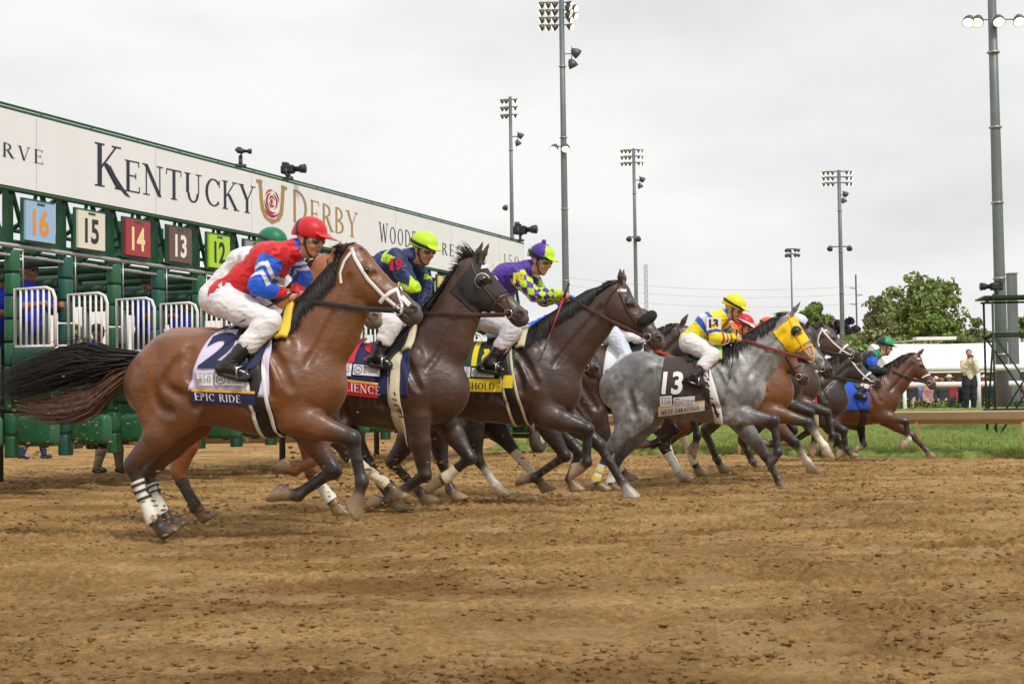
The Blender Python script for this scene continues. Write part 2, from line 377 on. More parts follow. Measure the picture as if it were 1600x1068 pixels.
def big_mesh(name, P, m, smooth=True):
    """rows x cols x 3 grid, built fast"""
    r, c = P.shape[:2]; me = bpy.data.meshes.new(name); F = grid_faces(r, c)
    me.vertices.add(r*c); me.vertices.foreach_set('co', P.reshape(-1).astype(np.float32))
    me.loops.add(F.size); me.loops.foreach_set('vertex_index', F.ravel().astype(np.int32))
    me.polygons.add(len(F)); me.polygons.foreach_set('loop_start', np.arange(0, F.size, 4, dtype=np.int32)); me.polygons.foreach_set('loop_total', np.full(len(F), 4, np.int32))
    me.polygons.foreach_set('use_smooth', [smooth]*len(F)); me.materials.append(m); me.update(); me.validate()
    o = bpy.data.objects.new(name, me); return link(o)
dt = big_mesh('dirt_track', np.stack([GX, GY, GZ], -1), M_DIRT); tag(dt, kind='structure'); at_ = dt.data.attributes.new('dry', 'FLOAT', 'POINT'); at_.data.foreach_set('value', dirt_dry(GX, GY).ravel().astype(np.float32))
g = MB()
g.sheet([[(-900, -300, -.05), (900, -300, -.05)], [(-900, 1800, -.05), (900, 1800, -.05)]])
tag(g.build('ground', M_DIRT), kind='structure')
# loose clods lying on the harrowed surface
def lumps(name, P, r, rg, flat=.38):
    n = len(r)
    bm = bmesh.new(); bmesh.ops.create_icosphere(bm, subdivisions=1, radius=1); B0 = np.array([v.co[:] for v in bm.verts]); F0 = np.array([[v.index for v in f.verts] for f in bm.faces]); bm.free()
    V = B0[None]*(1+.9*(rg.random((n, len(B0), 1))-.5)); V = V*r[:, None, None]*np.stack([1+1.3*rg.random(n), 1+.5*rg.random(n), flat+.35*rg.random(n)], 1)[:, None, :]
    a = rg.random(n)*2*PI; c, s_ = np.cos(a)[:, None], np.sin(a)[:, None]; V = np.stack([V[..., 0]*c-V[..., 1]*s_, V[..., 0]*s_+V[..., 1]*c, V[..., 2]], -1)
    V += P[:, None, :]; F = (F0[None]+np.arange(n)[:, None, None]*len(B0)).reshape(-1, 3)
    me = bpy.data.meshes.new(name); me.vertices.add(n*len(B0)); me.vertices.foreach_set('co', V.reshape(-1).astype(np.float32)); me.loops.add(F.size); me.loops.foreach_set('vertex_index', F.ravel().astype(np.int32))
    me.polygons.add(len(F)); me.polygons.foreach_set('loop_start', np.arange(0, F.size, 3, dtype=np.int32)); me.polygons.foreach_set('loop_total', np.full(len(F), 3, np.int32)); me.materials.append(M_DIRT); me.update(); me.validate()
    return link(bpy.data.objects.new(name, me))
def clods(n, seed):
    rg = np.random.default_rng(seed); y = 4.6+24*rg.random(n)**1.9; x = (rg.random(n)*2-1)*(y*.36+.6)
    keep = vnoise(x*.8+2, y*1.1, 41)*.55+vnoise(x*2.4, y*3, 42)*.45 > .40; x, y = x[keep], y[keep]; n = len(x)
    r = .003+.011*rg.random(n)**4.2+.0012*np.clip(y-8, 0, 12)*rg.random(n); z = dirt_height(x, y)
    return lumps('dirt_clods', np.stack([x, y, z+r*.25], 1), r, rg)
tag(clods(40000, 17), kind='stuff')
# turf beyond the inside rail, on a low bank
EA = on_ground(1590, 716); EB = on_ground(1000, 707)
ED = unit2 = (EB-EA)/np.linalg.norm(EB-EA)                    # along the edge, towards the gate
EN = np.array([-ED[1], ED[0], 0]); EN = EN if EN[1] > 0 else -EN   # away from the track
def turf_z(s): return .03+.16*np.clip(s/.5, 0, 1)+.56*(1-np.cos(np.clip(s/11, 0, 1)*PI))/2-.0*s
ts = np.concatenate([np.arange(0, 3, .035), np.arange(3, 12, .08), np.arange(12, 26, .5)]); ta = np.arange(-14, 13.6, .05)
TA, TS = np.meshgrid(ta, ts)
edge = (vnoise(TA*2.2, TA*0, 31)-.5)*.5+(vnoise(TA*9, TA*0, 32)-.5)*.14
TSs = TS+edge*np.clip(1-TS/1.5, 0, 1)
TP = EA[None, None, :]+ED*TA[..., None]+EN*TSs[..., None]
TP[..., 2] = turf_z(TS)+(vnoise(TA*14, TS*14, 33)-.5)*.07*np.clip(TS/.2, .2, 1)+(vnoise(TA*2.2, TS*2.2, 34)-.5)*.08
TP[0, :, 2] = -.04
def grass_mat():
    m = mat('turf grass', srgb(126, 142, 72), .9, var=.4, vscale=7, bump=.9, bscale=70, bdist=.03, spec=.2); return m
tag(big_mesh('turf', TP[:, ::-1], grass_mat()), kind='structure')
# tufts of longer grass along the edge and over the bank
gr = MB(); rg = np.random.default_rng(4)
GV = []; GF = []
for i in range(26000):
    a = rg.uniform(-9, 9) if i % 3 else rg.uniform(-6, 13); s = abs(rg.normal())*3.2 if i % 4 else rg.random()*.35
    p = EA+ED*a+EN*(s+(.12 if s < .3 else 0)); z = float(turf_z(s))-.01; hgt = .05+.07*rg.random(); an = rg.random()*PI; dx, dy = math.cos(an)*.008, math.sin(an)*.008; lx, ly = rg.normal(size=2)*.035
    n_ = len(GV); GV += [(p[0]-dx, p[1]-dy, z), (p[0]+dx, p[1]+dy, z), (p[0]+lx, p[1]+ly, z+hgt)]; GF.append((n_, n_+1, n_+2))
tag(mesh('grass', GV, GF, mat('grass blades', srgb(136, 152, 80), .8, var=.45, vscale=3, spec=.2), None, False), kind='stuff')
# ================================================================== LETTERS
def glyphs():
    G = {}
    S = lambda x, y, w=.13: ('l', x-w, y, x+w, y, .035)
    def base(*xs): return [S(x, .017) for x in xs]
    def top(*xs): return [S(x, .983) for x in xs]
    G['K'] = (.72, [('l', .12, 0, .12, 1, .12), ('l', .16, .44, .58, 1, .045), ('l', .27, .56, .66, 0, .12)]+base(.12, .66)+top(.12, .58))
    G['E'] = (.62, [('l', .12, 0, .12, 1, .12), ('l', .12, .98, .53, .98, .04), ('l', .12, .52, .42, .52, .04), ('l', .12, .02, .56, .02, .04), ('l', .53, .82, .53, 1, .035), ('l', .56, 0, .56, .2, .035), ('l', .42, .42, .42, .62, .035), S(.08, .017, .08), S(.08, .983, .08)])
    G['F'] = (.58, [('l', .12, 0, .12, 1, .12), ('l', .12, .98, .53, .98, .04), ('l', .12, .52, .42, .52, .04), ('l', .53, .82, .53, 1, .035), ('l', .42, .42, .42, .62, .035)]+base(.12))
    G['L'] = (.60, [('l', .12, 0, .12, 1, .12), ('l', .12, .02, .55, .02, .04), ('l', .55, 0, .55, .22, .035)]+top(.12)+[S(.08, .017, .08)])
    G['N'] = (.80, [('l', .12, 0, .12, 1, .045), ('l', .66, 0, .66, 1, .045), ('l', .10, 1, .66, 0, .13)]+base(.12)+top(.66)+[S(.05, .983, .09)])
    G['T'] = (.70, [('l', .35, 0, .35, 1, .12), ('l', .04, .98, .66, .98, .04), ('l', .05, .80, .05, 1, .035), ('l', .65, .80, .65, 1, .035)]+base(.35))
    G['U'] = (.78, [('l', .14, .34, .14, 1, .12), ('l', .62, .34, .62, 1, .045), ('a', .38, .34, .24, .32, 180, 360, .05, .10)]+top(.14, .62))
    G['C'] = (.74, [('a', .42, .5, .35, .48, 42, 318, .04, .12), ('l', .68, .70, .68, .96, .035)])
    G['G'] = (.80, [('a', .42, .5, .35, .48, 42, 325, .04, .12), ('l', .68, .72, .68, .96, .035), ('l', .68, .04, .68, .42, .11), S(.66, .42, .12)])
    G['Y'] = (.70, [('l', .36, 0, .36, .48, .12), ('l', .07, 1, .36, .46, .12), ('l', .66, 1, .37, .46, .045)]+base(.36)+top(.07, .66))
    G['D'] = (.80, [('l', .12, 0, .12, 1, .12), ('a', .24, .5, .48, .485, -90, 90, .04, .12), ('l', .08, .98, .26, .98, .04), ('l', .08, .02, .26, .02, .04)])
    G['R'] = (.72, [('l', .12, 0, .12, 1, .12), ('a', .24, .745, .30, .24, -90, 90, .04, .11), ('l', .08, .985, .26, .985, .04), ('l', .12, .505, .26, .505, .04), ('l', .32, .5, .64, 0, .12)]+base(.12, .66))
    G['P'] = (.66, [('l', .12, 0, .12, 1, .12), ('a', .24, .73, .32, .255, -90, 90, .04, .11), ('l', .08, .985, .26, .985, .04), ('l', .12, .475, .26, .475, .04)]+base(.12))
    G['B'] = (.70, [('l', .12, 0, .12, 1, .12), ('a', .24, .75, .28, .235, -90, 90, .04, .11), ('a', .24, .26, .34, .245, -90, 90, .04, .12), ('l', .08, .985, .26, .985, .04), ('l', .12, .51, .26, .51, .04), ('l', .08, .015, .26, .015, .04)])
    G['W'] = (1.02, [('l', .06, 1, .30, 0, .12), ('l', .30, 0, .50, .95, .045), ('l', .48, .95, .72, 0, .12), ('l', .72, 0, .94, 1, .045)]+top(.06, .94))
    G['V'] = (.72, [('l', .07, 1, .36, 0, .12), ('l', .36, 0, .66, 1, .045)]+top(.07, .66))
    G['A'] = (.74, [('l', .06, 0, .36, 1, .045), ('l', .36, 1, .66, 0, .12), ('l', .17, .34, .54, .34, .04)]+base(.06, .66))
    G['O'] = (.84, [('a', .42, .5, .35, .48, 0, 360, .04, .12)])
    G['S'] = (.60, [('a', .30, .745, .21, .235, 20, 270, .06, .10), ('a', .30, .265, .22, .245, -160, 90, .06, .10)])
    G['I'] = (.30, [('l', .14, 0, .14, 1, .12)]+base(.14)+top(.14))
    G['H'] = (.82, [('l', .13, 0, .13, 1, .12), ('l', .67, 0, .67, 1, .12), ('l', .13, .52, .67, .52, .04)]+base(.13, .67)+top(.13, .67))
    G['J'] = (.40, [('l', .22, .1, .22, 1, .12), ('a', .08, .1, .14, .2, 200, 360, .04, .08)]+top(.22))
    G['1'] = (.42, [('l', .22, 0, .22, 1, .10), ('l', .08, .86, .22, .98, .05)]+base(.22))
    G['5'] = (.56, [('l', .14, .98, .48, .98, .07), ('l', .14, .55, .14, .98, .05), ('a', .24, .31, .24, .30, -150, 110, .05, .10)])
    G['0'] = (.62, [('a', .30, .5, .24, .48, 0, 360, .05, .11)])
    G['.'] = (.24, [('l', .06, .06, .18, .06, .12)])
    G[' '] = (.40, [])
    return G
GLY = glyphs()
def word(text, size, gap=.10, scale_first=1.0, xs=1.0, bold=1.0):
    """polygons (lists of 2-D points) and total width"""
    out_ = []; x = 0
    for i, ch in enumerate(text):
        wd, st = GLY[ch]; z = size*(scale_first if i == 0 else 1.0)
        for s in st:
            if s[0] == 'l':
                _, a, b, c, d, w_ = s; w_ = w_*bold; L_ = math.hypot(c-a, d-b); nx_, ny_ = -(d-b)/L_*w_/2, (c-a)/L_*w_/2
                if abs(c-a) > .02 and abs(d-b) > .02: q = w_/2/max(abs(d-b)/L_, .3); P = [(a-q, b), (a+q, b), (c+q, d), (c-q, d)]
                else: P = [(a+nx_, b+ny_), (c+nx_, d+ny_), (c-nx_, d-ny_), (a-nx_, b-ny_)]
                out_.append([(x+p[0]*z*xs, p[1]*z) for p in P])
            else:
                _, cx, cy, rx, ry, a0, a1, tn, tk = s; n = 18 if abs(a1-a0) > 200 else 10
                for k in range(n):
                    pts = []
                    for t, sg in ((k, 1), (k+1, 1), (k+1, -1), (k, -1)):
                        an = R(a0+(a1-a0)*t/n); th = (tn+(tk-tn)*abs(math.cos(an))**1.3)*bold/2
                        pts.append((x+(cx+(rx-.04+sg*th)*math.cos(an))*z*xs, (cy+(ry-.02+sg*th)*math.sin(an))*z))
                    out_.append(pts)
        x += (wd+gap)*z*xs
    return out_, x-gap*size*xs
def polys_mesh(polys, fn, name, m, parent, lift=.0003):
    """fn(u, v, k): flat letter coordinates -> 3-D"""
    V = []; F = []
    for i, p in enumerate(polys):
        n = len(V); V += [fn(u, v, (i % 12)*lift) for u, v in p]; F.append(list(range(n, n+len(p))))
    return mesh(name, V, F, m, parent, False)
def bold_text(txt, size, offset=.02, xs=1.0, fine=False):
    """built-in sans letters as triangles, centred; returns verts (n, 2), faces"""
    c = bpy.data.curves.new('t', 'FONT'); c.body = txt; c.size = size; c.offset = offset*size; c.align_x = 'CENTER'; c.align_y = 'CENTER'; c.resolution_u = 4
    o = bpy.data.objects.new('t', c); COL.objects.link(o); dg = bpy.context.evaluated_depsgraph_get(); me = o.evaluated_get(dg).to_mesh()
    V = np.array([v.co[:2] for v in me.vertices]); F = [tuple(p.vertices) for p in me.polygons]; 
    if fine:
        bm = bmesh.new(); bm.from_mesh(me); bmesh.ops.triangulate(bm, faces=bm.faces[:]); bmesh.ops.subdivide_edges(bm, edges=bm.edges[:], cuts=5, use_grid_fill=True); bm.verts.index_update()
        V = np.array([v.co[:2] for v in bm.verts]); F = [tuple(v.index for v in f.verts) for f in bm.faces]; bm.free()
    o.evaluated_get(dg).to_mesh_clear(); COL.objects.unlink(o); bpy.data.objects.remove(o); bpy.data.curves.remove(c)
    V = V-(V.max(0)+V.min(0))/2; V[:, 0] *= xs; return V, F
# ================================================================== STARTING GATE
_p = at_depth(62, 600, 19.05); G = Frame((_p[0], _p[1], 0), R(69))
M_GRN = mat('gate green paint', srgb(40, 84, 58), .5, var=.22, vscale=5, bump=.1, bscale=30); M_PADT = mat('teal column pad', srgb(34, 92, 80), .5, var=.15, vscale=6, bump=.2, bscale=20)
M_PADG = mat('green pad vinyl', srgb(42, 100, 66), .45, var=.16, vscale=5, bump=.25, bscale=14); M_DKG = mat('dark green pad', srgb(30, 76, 54), .55, var=.2, vscale=5, bump=.2, bscale=14)
M_SIGN = mat('sign white', srgb(237, 238, 239), .5, var=.03, vscale=1.2); M_INK = mat('sign navy lettering', srgb(40, 44, 62), .6); M_GOLD = mat('sign gold lettering', srgb(170, 142, 84), .6)
M_ROSE = mat('sign rose red', srgb(176, 30, 52), .6); M_PIPE = mat('galvanised pipe', (.45, .46, .46), .35, metal=.7, var=.15, vscale=20); M_WBAR = mat('white gate paint', srgb(232, 232, 230), .4, var=.06, vscale=8)
M_BLKM = mat('black metal', (.02, .02, .022), .45); M_DKST = mat('dark steel', (.07, .075, .08), .5)
gate = empty('starting_gate', G.o, G.yaw); tag(gate, 'long green starting gate with white sign board, numbered stalls and open white gates', 'starting gate')
GX0, GX1 = -2.5, 15.5
zt = float(G.px(300, 166+.267*300, -.08)[2]); zb = float(G.px(300, 286+.1975*300, -.08)[2]); sx1 = float(G.px(819, 388, -.08)[0])
print('SIGN', zt, zb, sx1, G.px(20, 171, -.08), G.px(700, 353, -.08), G.px(650, 415, -.08))
def gbox(m, x0, x1, y0, y1, z0, z1): m.box(((x0+x1)/2, (y0+y1)/2, (z0+z1)/2), (x1-x0, y1-y0, z1-z0))
m = MB(); gbox(m, -5, sx1, -.08, .02, zb, zt); board = m.build('sign_board', M_SIGN, gate)
m = MB(); m.tube([(-5, -.05, zt+.02), (sx1+.03, -.05, zt+.02)], .024, 8); m.tube([(-5, -.02, zt+.075), (sx1+.03, -.02, zt+.075)], .016, 8)
for x in np.arange(-4, sx1, 1.0): m.tube([(x, -.03, zt+.03), (x, -.03, zt+.075)], .012, 6)
m.tube([(-5, -.05, zb-.03), (sx1+.03, -.05, zb-.03)], .028, 8); m.tube([(sx1+.02, -.04, zb), (sx1+.02, -.04, zt)], .03, 8); m.build('sign_frame', M_GRN, board, True)
m = MB()
for x in np.arange(-2.66, sx1, 2.5): gbox(m, x-.006, x+.006, -.0825, -.079, zb+.02, zt-.02)
m.build('panel_joint', mat('panel seam', srgb(196, 198, 200), .6), board)
SY = -.084
def sgp(px, py): return G.px(px, py, SY)
def sign_word(txt, x0, y0, x1, y1, capz, m, name='lettering', first=1.0, gap=.14, bold=1.0):
    """baseline from picture point 0 to picture point 1"""
    a = sgp(x0, y0); b = sgp(x1, y1); ps, wd = word(txt, 1.0, gap, first); L_ = b[0]-a[0]; sc_ = L_/wd
    return polys_mesh([[(u*sc_, v*capz) for u, v in p] for p in ps], lambda u, v, k: (a[0]+u, SY-k, a[2]+(b[2]-a[2])*u/L_+v), name, m, board)
def capz(px, ya, yb): return float(sgp(px, ya)[2]-sgp(px, yb)[2])
sign_word('RESERVE', -95, 223.5, 68, 257, capz(20, 221, 243), M_INK, gap=.30)
k_ = capz(230, 246, 294)
sign_word('KENTUCKY', 149, 289.5, 397, 334.5, k_*1.0, M_INK, first=1.34, gap=.09, bold=.9)
# long leg of the K
a_ = [sgp(*q) for q in ((172, 258), (181, 276), (194, 296), (204, 309), (196, 305), (184, 291), (173, 276), (167, 263))]
mesh('letter_tail', [(q[0], SY-.005, q[2]) for q in a_], [list(range(8))], M_INK, board, False)
sign_word('DERBY', 457, 346, 558, 372, capz(500, 316, 358)*.98, M_GOLD, first=1.2, gap=.11, bold=.85)
a_ = [sgp(*q) for q in ((497, 345), (505, 357), (518, 371), (532, 377), (521, 375), (507, 365), (498, 353))]
mesh('letter_tail', [(q[0], SY-.005, q[2]) for q in a_], [list(range(7))], M_GOLD, board, False)
sign_word('WOODFORD', 593, 377, 682, 395, capz(620, 357, 384), M_INK, gap=.2, first=1.1)
sign_word('RESERVE', 691, 397.5, 760, 410, capz(720, 385, 403), M_INK, gap=.28, first=1.0)
sign_word('150', 786, 414, 812, 419, capz(800, 398, 416), M_GOLD, gap=.12, bold=.8)
# horseshoe and rose
hc = sgp(425, 320); hh = capz(425, 290, 354); hw = float(sgp(446, 320)[0]-sgp(403, 320)[0])
ps = []
for side in (-1, 1):
    prof = [(-.50, .5, .13), (-.46, .3, .12), (-.44, .05, .12), (-.40, -.2, .13), (-.28, -.38, .14), (0, -.5, .15)]
    for (x0, z0, w0), (x1, z1, w1) in zip(prof[:-1], prof[1:]): ps.append([(side*x0*-1, z0), (side*x1*-1, z1), (side*(x1+w1 if x1 < 0 else 0)*-1, z1+(.02 if x1 < 0 else .13)), (side*(x0+w0)*-1, z0+.02)])
    ps.append([(side*.56, .5), (side*.34, .5), (side*.34, .44), (side*.56, .42)])
polys_mesh([[(u*hw, v*hh) for u, v in p] for p in ps], lambda u, v, k: (hc[0]+u, SY-k, hc[2]+v+.02), 'horseshoe_emblem', M_GOLD, board)
ps = []
for r_, a0, a1, w_ in ((.05, 0, 360, .09), (.15, 20, 170, .07), (.15, 200, 330, .08), (.25, -60, 80, .08), (.26, 100, 250, .09), (.36, 180, 300, .10), (.36, 0, 70, .06), (.46, 215, 320, .09), (.35, 80, 160, .06)):
    n = 10
    for k in range(n):
        q = []
        for t, sg in ((k, 1), (k+1, 1), (k+1, -1), (k, -1)):
            an = R(a0+(a1-a0)*t/n); th = w_/2*math.sin(PI*min(max(t/n, .06), .94))
            q.append(((r_+sg*th)*.72*math.cos(an)*hw, (r_+sg*th)*math.sin(an)*hh*.78))
        ps.append(q)
polys_mesh(ps, lambda u, v, k: (hc[0]+u, SY-k, hc[2]+v+.05*hh+.02), 'rose_emblem', M_ROSE, board)
# truss under the sign, number plates
PLATES = {20: ((.6, .5, .1), (0, 0, 0)), 19: (srgb(60, 110, 170), (1, 1, 1)), 18: (srgb(230, 200, 60), (0, 0, 0)), 17: (srgb(40, 60, 130), (.9, .9, .9)), 16: (srgb(160, 192, 226), srgb(232, 150, 40)), 15: (srgb(232, 226, 208), srgb(40, 42, 48)), 14: (srgb(168, 52, 62), srgb(246, 226, 170)), 13: (srgb(104, 78, 66), srgb(240, 238, 236)), 12: (srgb(176, 222, 40), srgb(28, 34, 30)),
    11: (srgb(150, 150, 152), srgb(180, 30, 40)), 10: (srgb(70, 60, 130), srgb(240, 220, 60)), 9: (srgb(228, 224, 214), srgb(60, 56, 52)), 8: (srgb(240, 150, 170), srgb(30, 30, 30)), 7: (srgb(240, 120, 30), srgb(30, 30, 30)), 6: (srgb(30, 30, 30), srgb(240, 220, 60)), 5: (srgb(40, 120, 60), srgb(240, 240, 240)), 4: (srgb(236, 214, 130), srgb(40, 36, 30)), 3: (srgb(50, 80, 170), srgb(240, 240, 240)), 2: (srgb(236, 236, 236), srgb(30, 30, 30)), 1: (srgb(190, 30, 40), srgb(240, 240, 240))}
zr = float(G.px(16, 383, -.05)[2]); zp0 = float(G.px(62, 378, -.12)[2]); zp1 = float(G.px(62, 317, -.12)[2]); pw = .55
print('RAIL', zr, zp0, zp1, G.px(337, 428, -.05))
m = MB(); m.tube([(GX0-2, -.05, zr), (GX1, -.05, zr)], .028, 8); m.tube([(GX0-2, -.02, zr-.11), (GX1, -.02, zr-.11)], .02, 6); m.build('front_pipe', M_PIPE, gate, True)
m = MB()
for x in np.arange(-3.5, GX1+.1, 1.0):
    gbox(m, x-.045, x+.045, .02, .11, zr-.1, zb)
    m.tube([(x+.05, .05, zb), (x+.33, .05, zr)], .03, 6); m.tube([(x+.33, .05, zr), (x+.50, .05, zb)], .025, 6); m.tube([(x+.62, .06, zb), (x+.92, .06, zr)], .035, 6)
    for dz in (.15, .42): m.tube([(x, 1.3, zr+dz), (x+1, 1.3, zr+dz)], .03, 6)
    m.tube([(x, .1, zb), (x, 1.3, zr+.1)], .03, 6); gbox(m, x-.05, x+.05, 1.25, 1.36, zr-.2, zb+.1)
m.tube([(GX0-2, .08, zr+.05), (GX1, .08, zr+.05)], .045, 8)
m.build('truss', M_GRN, gate)
for n in range(18, 0, -1):
    if n == 17: continue
    x = 16-n-.17; bgc, fgc = PLATES[n]
    m = MB(); gbox(m, x-pw/2, x+pw/2, -.15, -.12, zp0, zp1); pl = m.build('number_plate', mat('plate %d' % n, bgc, .45), gate)
    m = MB(); gbox(m, x-pw/2-.03, x+pw/2+.03, -.12, -.09, zp0-.03, zp1+.03); gbox(m, x-.07, x+.07, -.155, -.15, zp1-.04, zp1-.012); m.build('plate_frame', M_GRN, pl)
    V, F = bold_text(str(n), .41, .028, .88); V = V*1.0; zc_ = (zp0+zp1)/2-.01
    mesh('number', [(x+a, -.1525, zc_+b) for a, b in V], F, mat('plate ink %d' % n, fgc, .5), pl, False)
# padded columns, partitions, doors
zdt = float(G.px(50, 451, -.3)[2]); zdb = float(G.px(50, 543, -.3)[2]); zpm = float(G.px(50, 632, -.3)[2]); zl1 = float(G.px(60, 648, -.4)[2]); zl0 = float(G.px(60, 696, -.4)[2])
print('DOOR', zdt, zdb, zpm, zl1, zl0)
for i, x in enumerate(np.arange(-2.5, GX1+.1, 1.0)):
    m = MB(); z = zl0-.15
    while z < zr-.05:
        z1 = min(z+.27, zr-.03); m.tube([(x, 0, z+.012), (x, 0, z+.03), (x, 0, z1-.03), (x, 0, z1-.012)], [.086, .091, .091, .086], 14); z = z1
    m.build('column_pad', M_PADT if i % 2 else M_PADG, gate, True)
    m = MB(); m.tube([(x, 2.6, 0 if i % 4 == 1 else .45), (x, 2.6, zr)], .06, 8); m.build('post', M_DKST, gate, True)
    m = MB()
    for zz in (zr-.10, zr-.36): m.tube([(x, .1, zz), (x, 2.55, zz)], .055, 10)
    m.rbox((x, 1.35, 1.25), np.array([1, 0, 0]), np.array([0, 1, 0]), np.array([0, 0, 1]), (.16, 2.3, .9), .06); m.build('stall_partition', M_DKG, gate, True)
    # front gate, swung open towards the track
    d = MB(); y0, y1 = -.10, -.66; xo = x-.08
    rr = .020
    fr_ = [(xo, y0, zdb), (xo, y0, zdt), (xo, y1+.12, zdt), (xo, y1+.035, zdt-.035), (xo, y1, zdt-.12), (xo, y1, zdb)]
    d.tube(fr_, rr, 8)
    for k in range(1, 7): yy = y0+(y1-y0)*k/7; d.tube([(xo, yy, zdb), (xo, yy, zdt)], .014, 8)
    d.tube([(xo, y0, zdb+.01), (xo, y1, zdb+.01)], rr, 8)
    dr = d.build('front_gate', M_WBAR, gate, True)
    p = MB(); p.rbox((xo, (y0+y1)/2, (zdb+zpm)/2), np.array([1, 0, 0]), np.array([0, 1, 0]), np.array([0, 0, 1]), (.13, .60, zdb-zpm-.02), .05); p.build('gate_pad', M_DKG, dr, True)
    p = MB(); p.rbox((xo+.0, (y0+y1)/2-.05, (zl0+zl1)/2), np.array([1, 0, 0]), np.array([0, 1, 0]), np.array([0, 0, 1]), (.17, .52, zl1-zl0), .06); p.build('lower_pad', M_PADG, dr, True)
    
    for hz_ in (zdt-.02, zdb+.1): MB().box((x+.02, -.10, hz_), (.09, .06, .07)).build('hinge', M_BLKM, dr)
    m = MB(); m.tube([(x+.1, -.07, zr), (x+.1, -.07, zdt)], .012, 6); m.build('hanger_rod', M_PIPE, gate, True)
m = MB(); gbox(m, GX0-1, GX1, .15, .4, zl0+.02, zl0+.3); gbox(m, GX0-1, GX1, 2.3, 2.55, zl0+.05, zl0+.25); m.build('footboard', M_DKG, gate)
# end frame with wheels
m = MB(); gbox(m, GX1+.05, GX1+.7, -.3, 1.2, .42, .85); m.tube([(GX1+.3, -.5, .36), (GX1+.3, 1.3, .36)], .05, 8); m.build('end_chassis', M_GRN, gate)
for yy in (-.45, 1.25):
    P = [(GX1+.5, yy+dy, .34) for dy in (-.11, -.09, .09, .11)]
    wv = MB().tube(P, [.26, .33, .33, .26], 24).build('wheel', mat('tyre rubber', srgb(92, 84, 74), .85, bump=.3, bscale=40), gate, True)
    MB().tube([(GX1+.5, yy-.12, .34), (GX1+.5, yy-.10, .34)], [.13, .19], 20).build('rim', mat('wheel rim', srgb(214, 212, 206), .4), wv, True)
    MB().tube([(GX1+.5, yy-.17, .34), (GX1+.5, yy-.115, .34)], [.03, .05], 12).build('hub', M_DKST, wv, True)
# television cameras clamped on the gate
def tv_camera(name, label, o, yaw, s=1.0, mount=.2):
    r = empty(name, o, yaw); tag(r, label, 'camera', 'television cameras')
    m = MB(); m.rbox((0, 0, mount+.12), np.array([1, 0, 0]), np.array([0, 1, 0]), np.array([0, 0, 1]), (.30*s, .17*s, .19*s), .03); m.box((-.05*s, 0, mount+.12+.12*s), (.16*s, .04*s, .04*s)); m.build('body', M_BLKM, r)
    m = MB(); m.tube([(.13*s, 0, mount+.12), (.27*s, 0, mount+.12), (.28*s, 0, mount+.12), (.40*s, 0, mount+.12)], [.055*s, .06*s, .085*s, .10*s], 14); m.build('lens', M_BLKM, r, True)
    m = MB(); m.box((-.12*s, .10*s, mount+.22*s+.05), (.12*s, .03*s, .12*s), .4); m.build('viewfinder', M_DKST, r)
    m = MB(); m.tube([(0, 0, 0), (0, 0, mount+.05)], .03, 8); m.tube([(-.08, 0, 0), (.08, 0, 0)], .03, 8); m.tube([(0, -.09*s, mount+.03), (0, .09*s, mount+.03)], .025, 8); m.tube([(0, -.1*s, mount+.03), (0, -.1*s, mount+.18*s)], .02, 6); m.build('mount', M_DKST, r, True)
    return r
def on_gate(px): q = G.px(px, 166+.267*px, -.03); return G.o+G.f*q[0]+G.l*(-.03)+np.array([0, 0, zt+.08])
tv_camera('television_camera', 'small black camera on a short arm on top of the sign board', on_gate(376), R(20), .40, .10)
tv_camera('television_camera', 'large black television camera on the sign board above the horseshoe emblem', on_gate(450), R(-15), .72, .02)
tv_camera('television_camera', 'black television camera at the far end of the sign board', on_gate(813), R(-25), .95, .10)
# ================================================================== RAIL, TURF FURNITURE
M_RAILB = mat('brown rail', srgb(178, 150, 116), .55, var=.1, vscale=3); M_CREAMP = mat('cream post', srgb(222, 198, 136), .5, var=.08, vscale=5); M_WP = mat('white rail paint', srgb(236, 236, 234), .45)
rail = empty('inside_rail', EA+EN*.05+ED*0); tag(rail, 'brown safety rail on cream posts along the grass edge of the track', 'rail')
m = MB(); rz = .66
RP = lambda a, s, z: ED*a+EN*s+np.array([0, 0, z])
Ps = []
for a in np.linspace(-12, 14, 40): Ps.append(RP(a, .05, 0))
prof = [(-.10, .10), (.06, .12), (.10, .06), (.06, -.09), (-.02, -.10), (-.10, -.02)]
m.sheet([[p+EN*q[0]+np.array([0, 0, rz+q[1]]) for q in prof+prof[:1]] for p in Ps]); m.build('rail', M_RAILB, rail)
for a in np.arange(-11, 14, 2.05):
    a = a+.66; m = MB(); m.tube([RP(a, .06, -.05), RP(a, .04, rz*.6), RP(a, .0, rz-.06)], .035, 8); m.build('post', M_CREAMP, rail, True)
# green scaffold camera stand
SCF = at_depth(1566, 600, 30.5); SCF[2] = 0.10; M_SCG = mat('scaffold green', srgb(26, 54, 42), .5)
sc_ = empty('camera_scaffold', SCF, R(-8)); tag(sc_, 'dark green tubular scaffold with a plank platform behind the rail', 'scaffold')
hz = lambda py, d=30.5: CAMH+(632-py)/(FPX/d)-.10
zt_ = hz(466); m = MB()
for x in (-.14, 1.15):
    for y in (0, 1.1): m.tube([(x, y, 0), (x, y, zt_+(0 if y == 0 else .0))], .022, 8)
m.build('post', M_SCG, sc_, True); m = MB()
for z in (zt_-.02, hz(522), hz(640)):
    for y in (0, 1.1): m.tube([(-.2, y, z), (1.25, y, z)], .020, 8)
    for x in (-.14, 1.15): m.tube([(x, 0, z), (x, 1.1, z)], .020, 8)
for y in (0, 1.1): m.tube([(-.14, y, hz(522)), (1.15, y, .1)], .02, 6); m.tube([(1.15, y, hz(522)), (-.14, y, .1)], .02, 6)
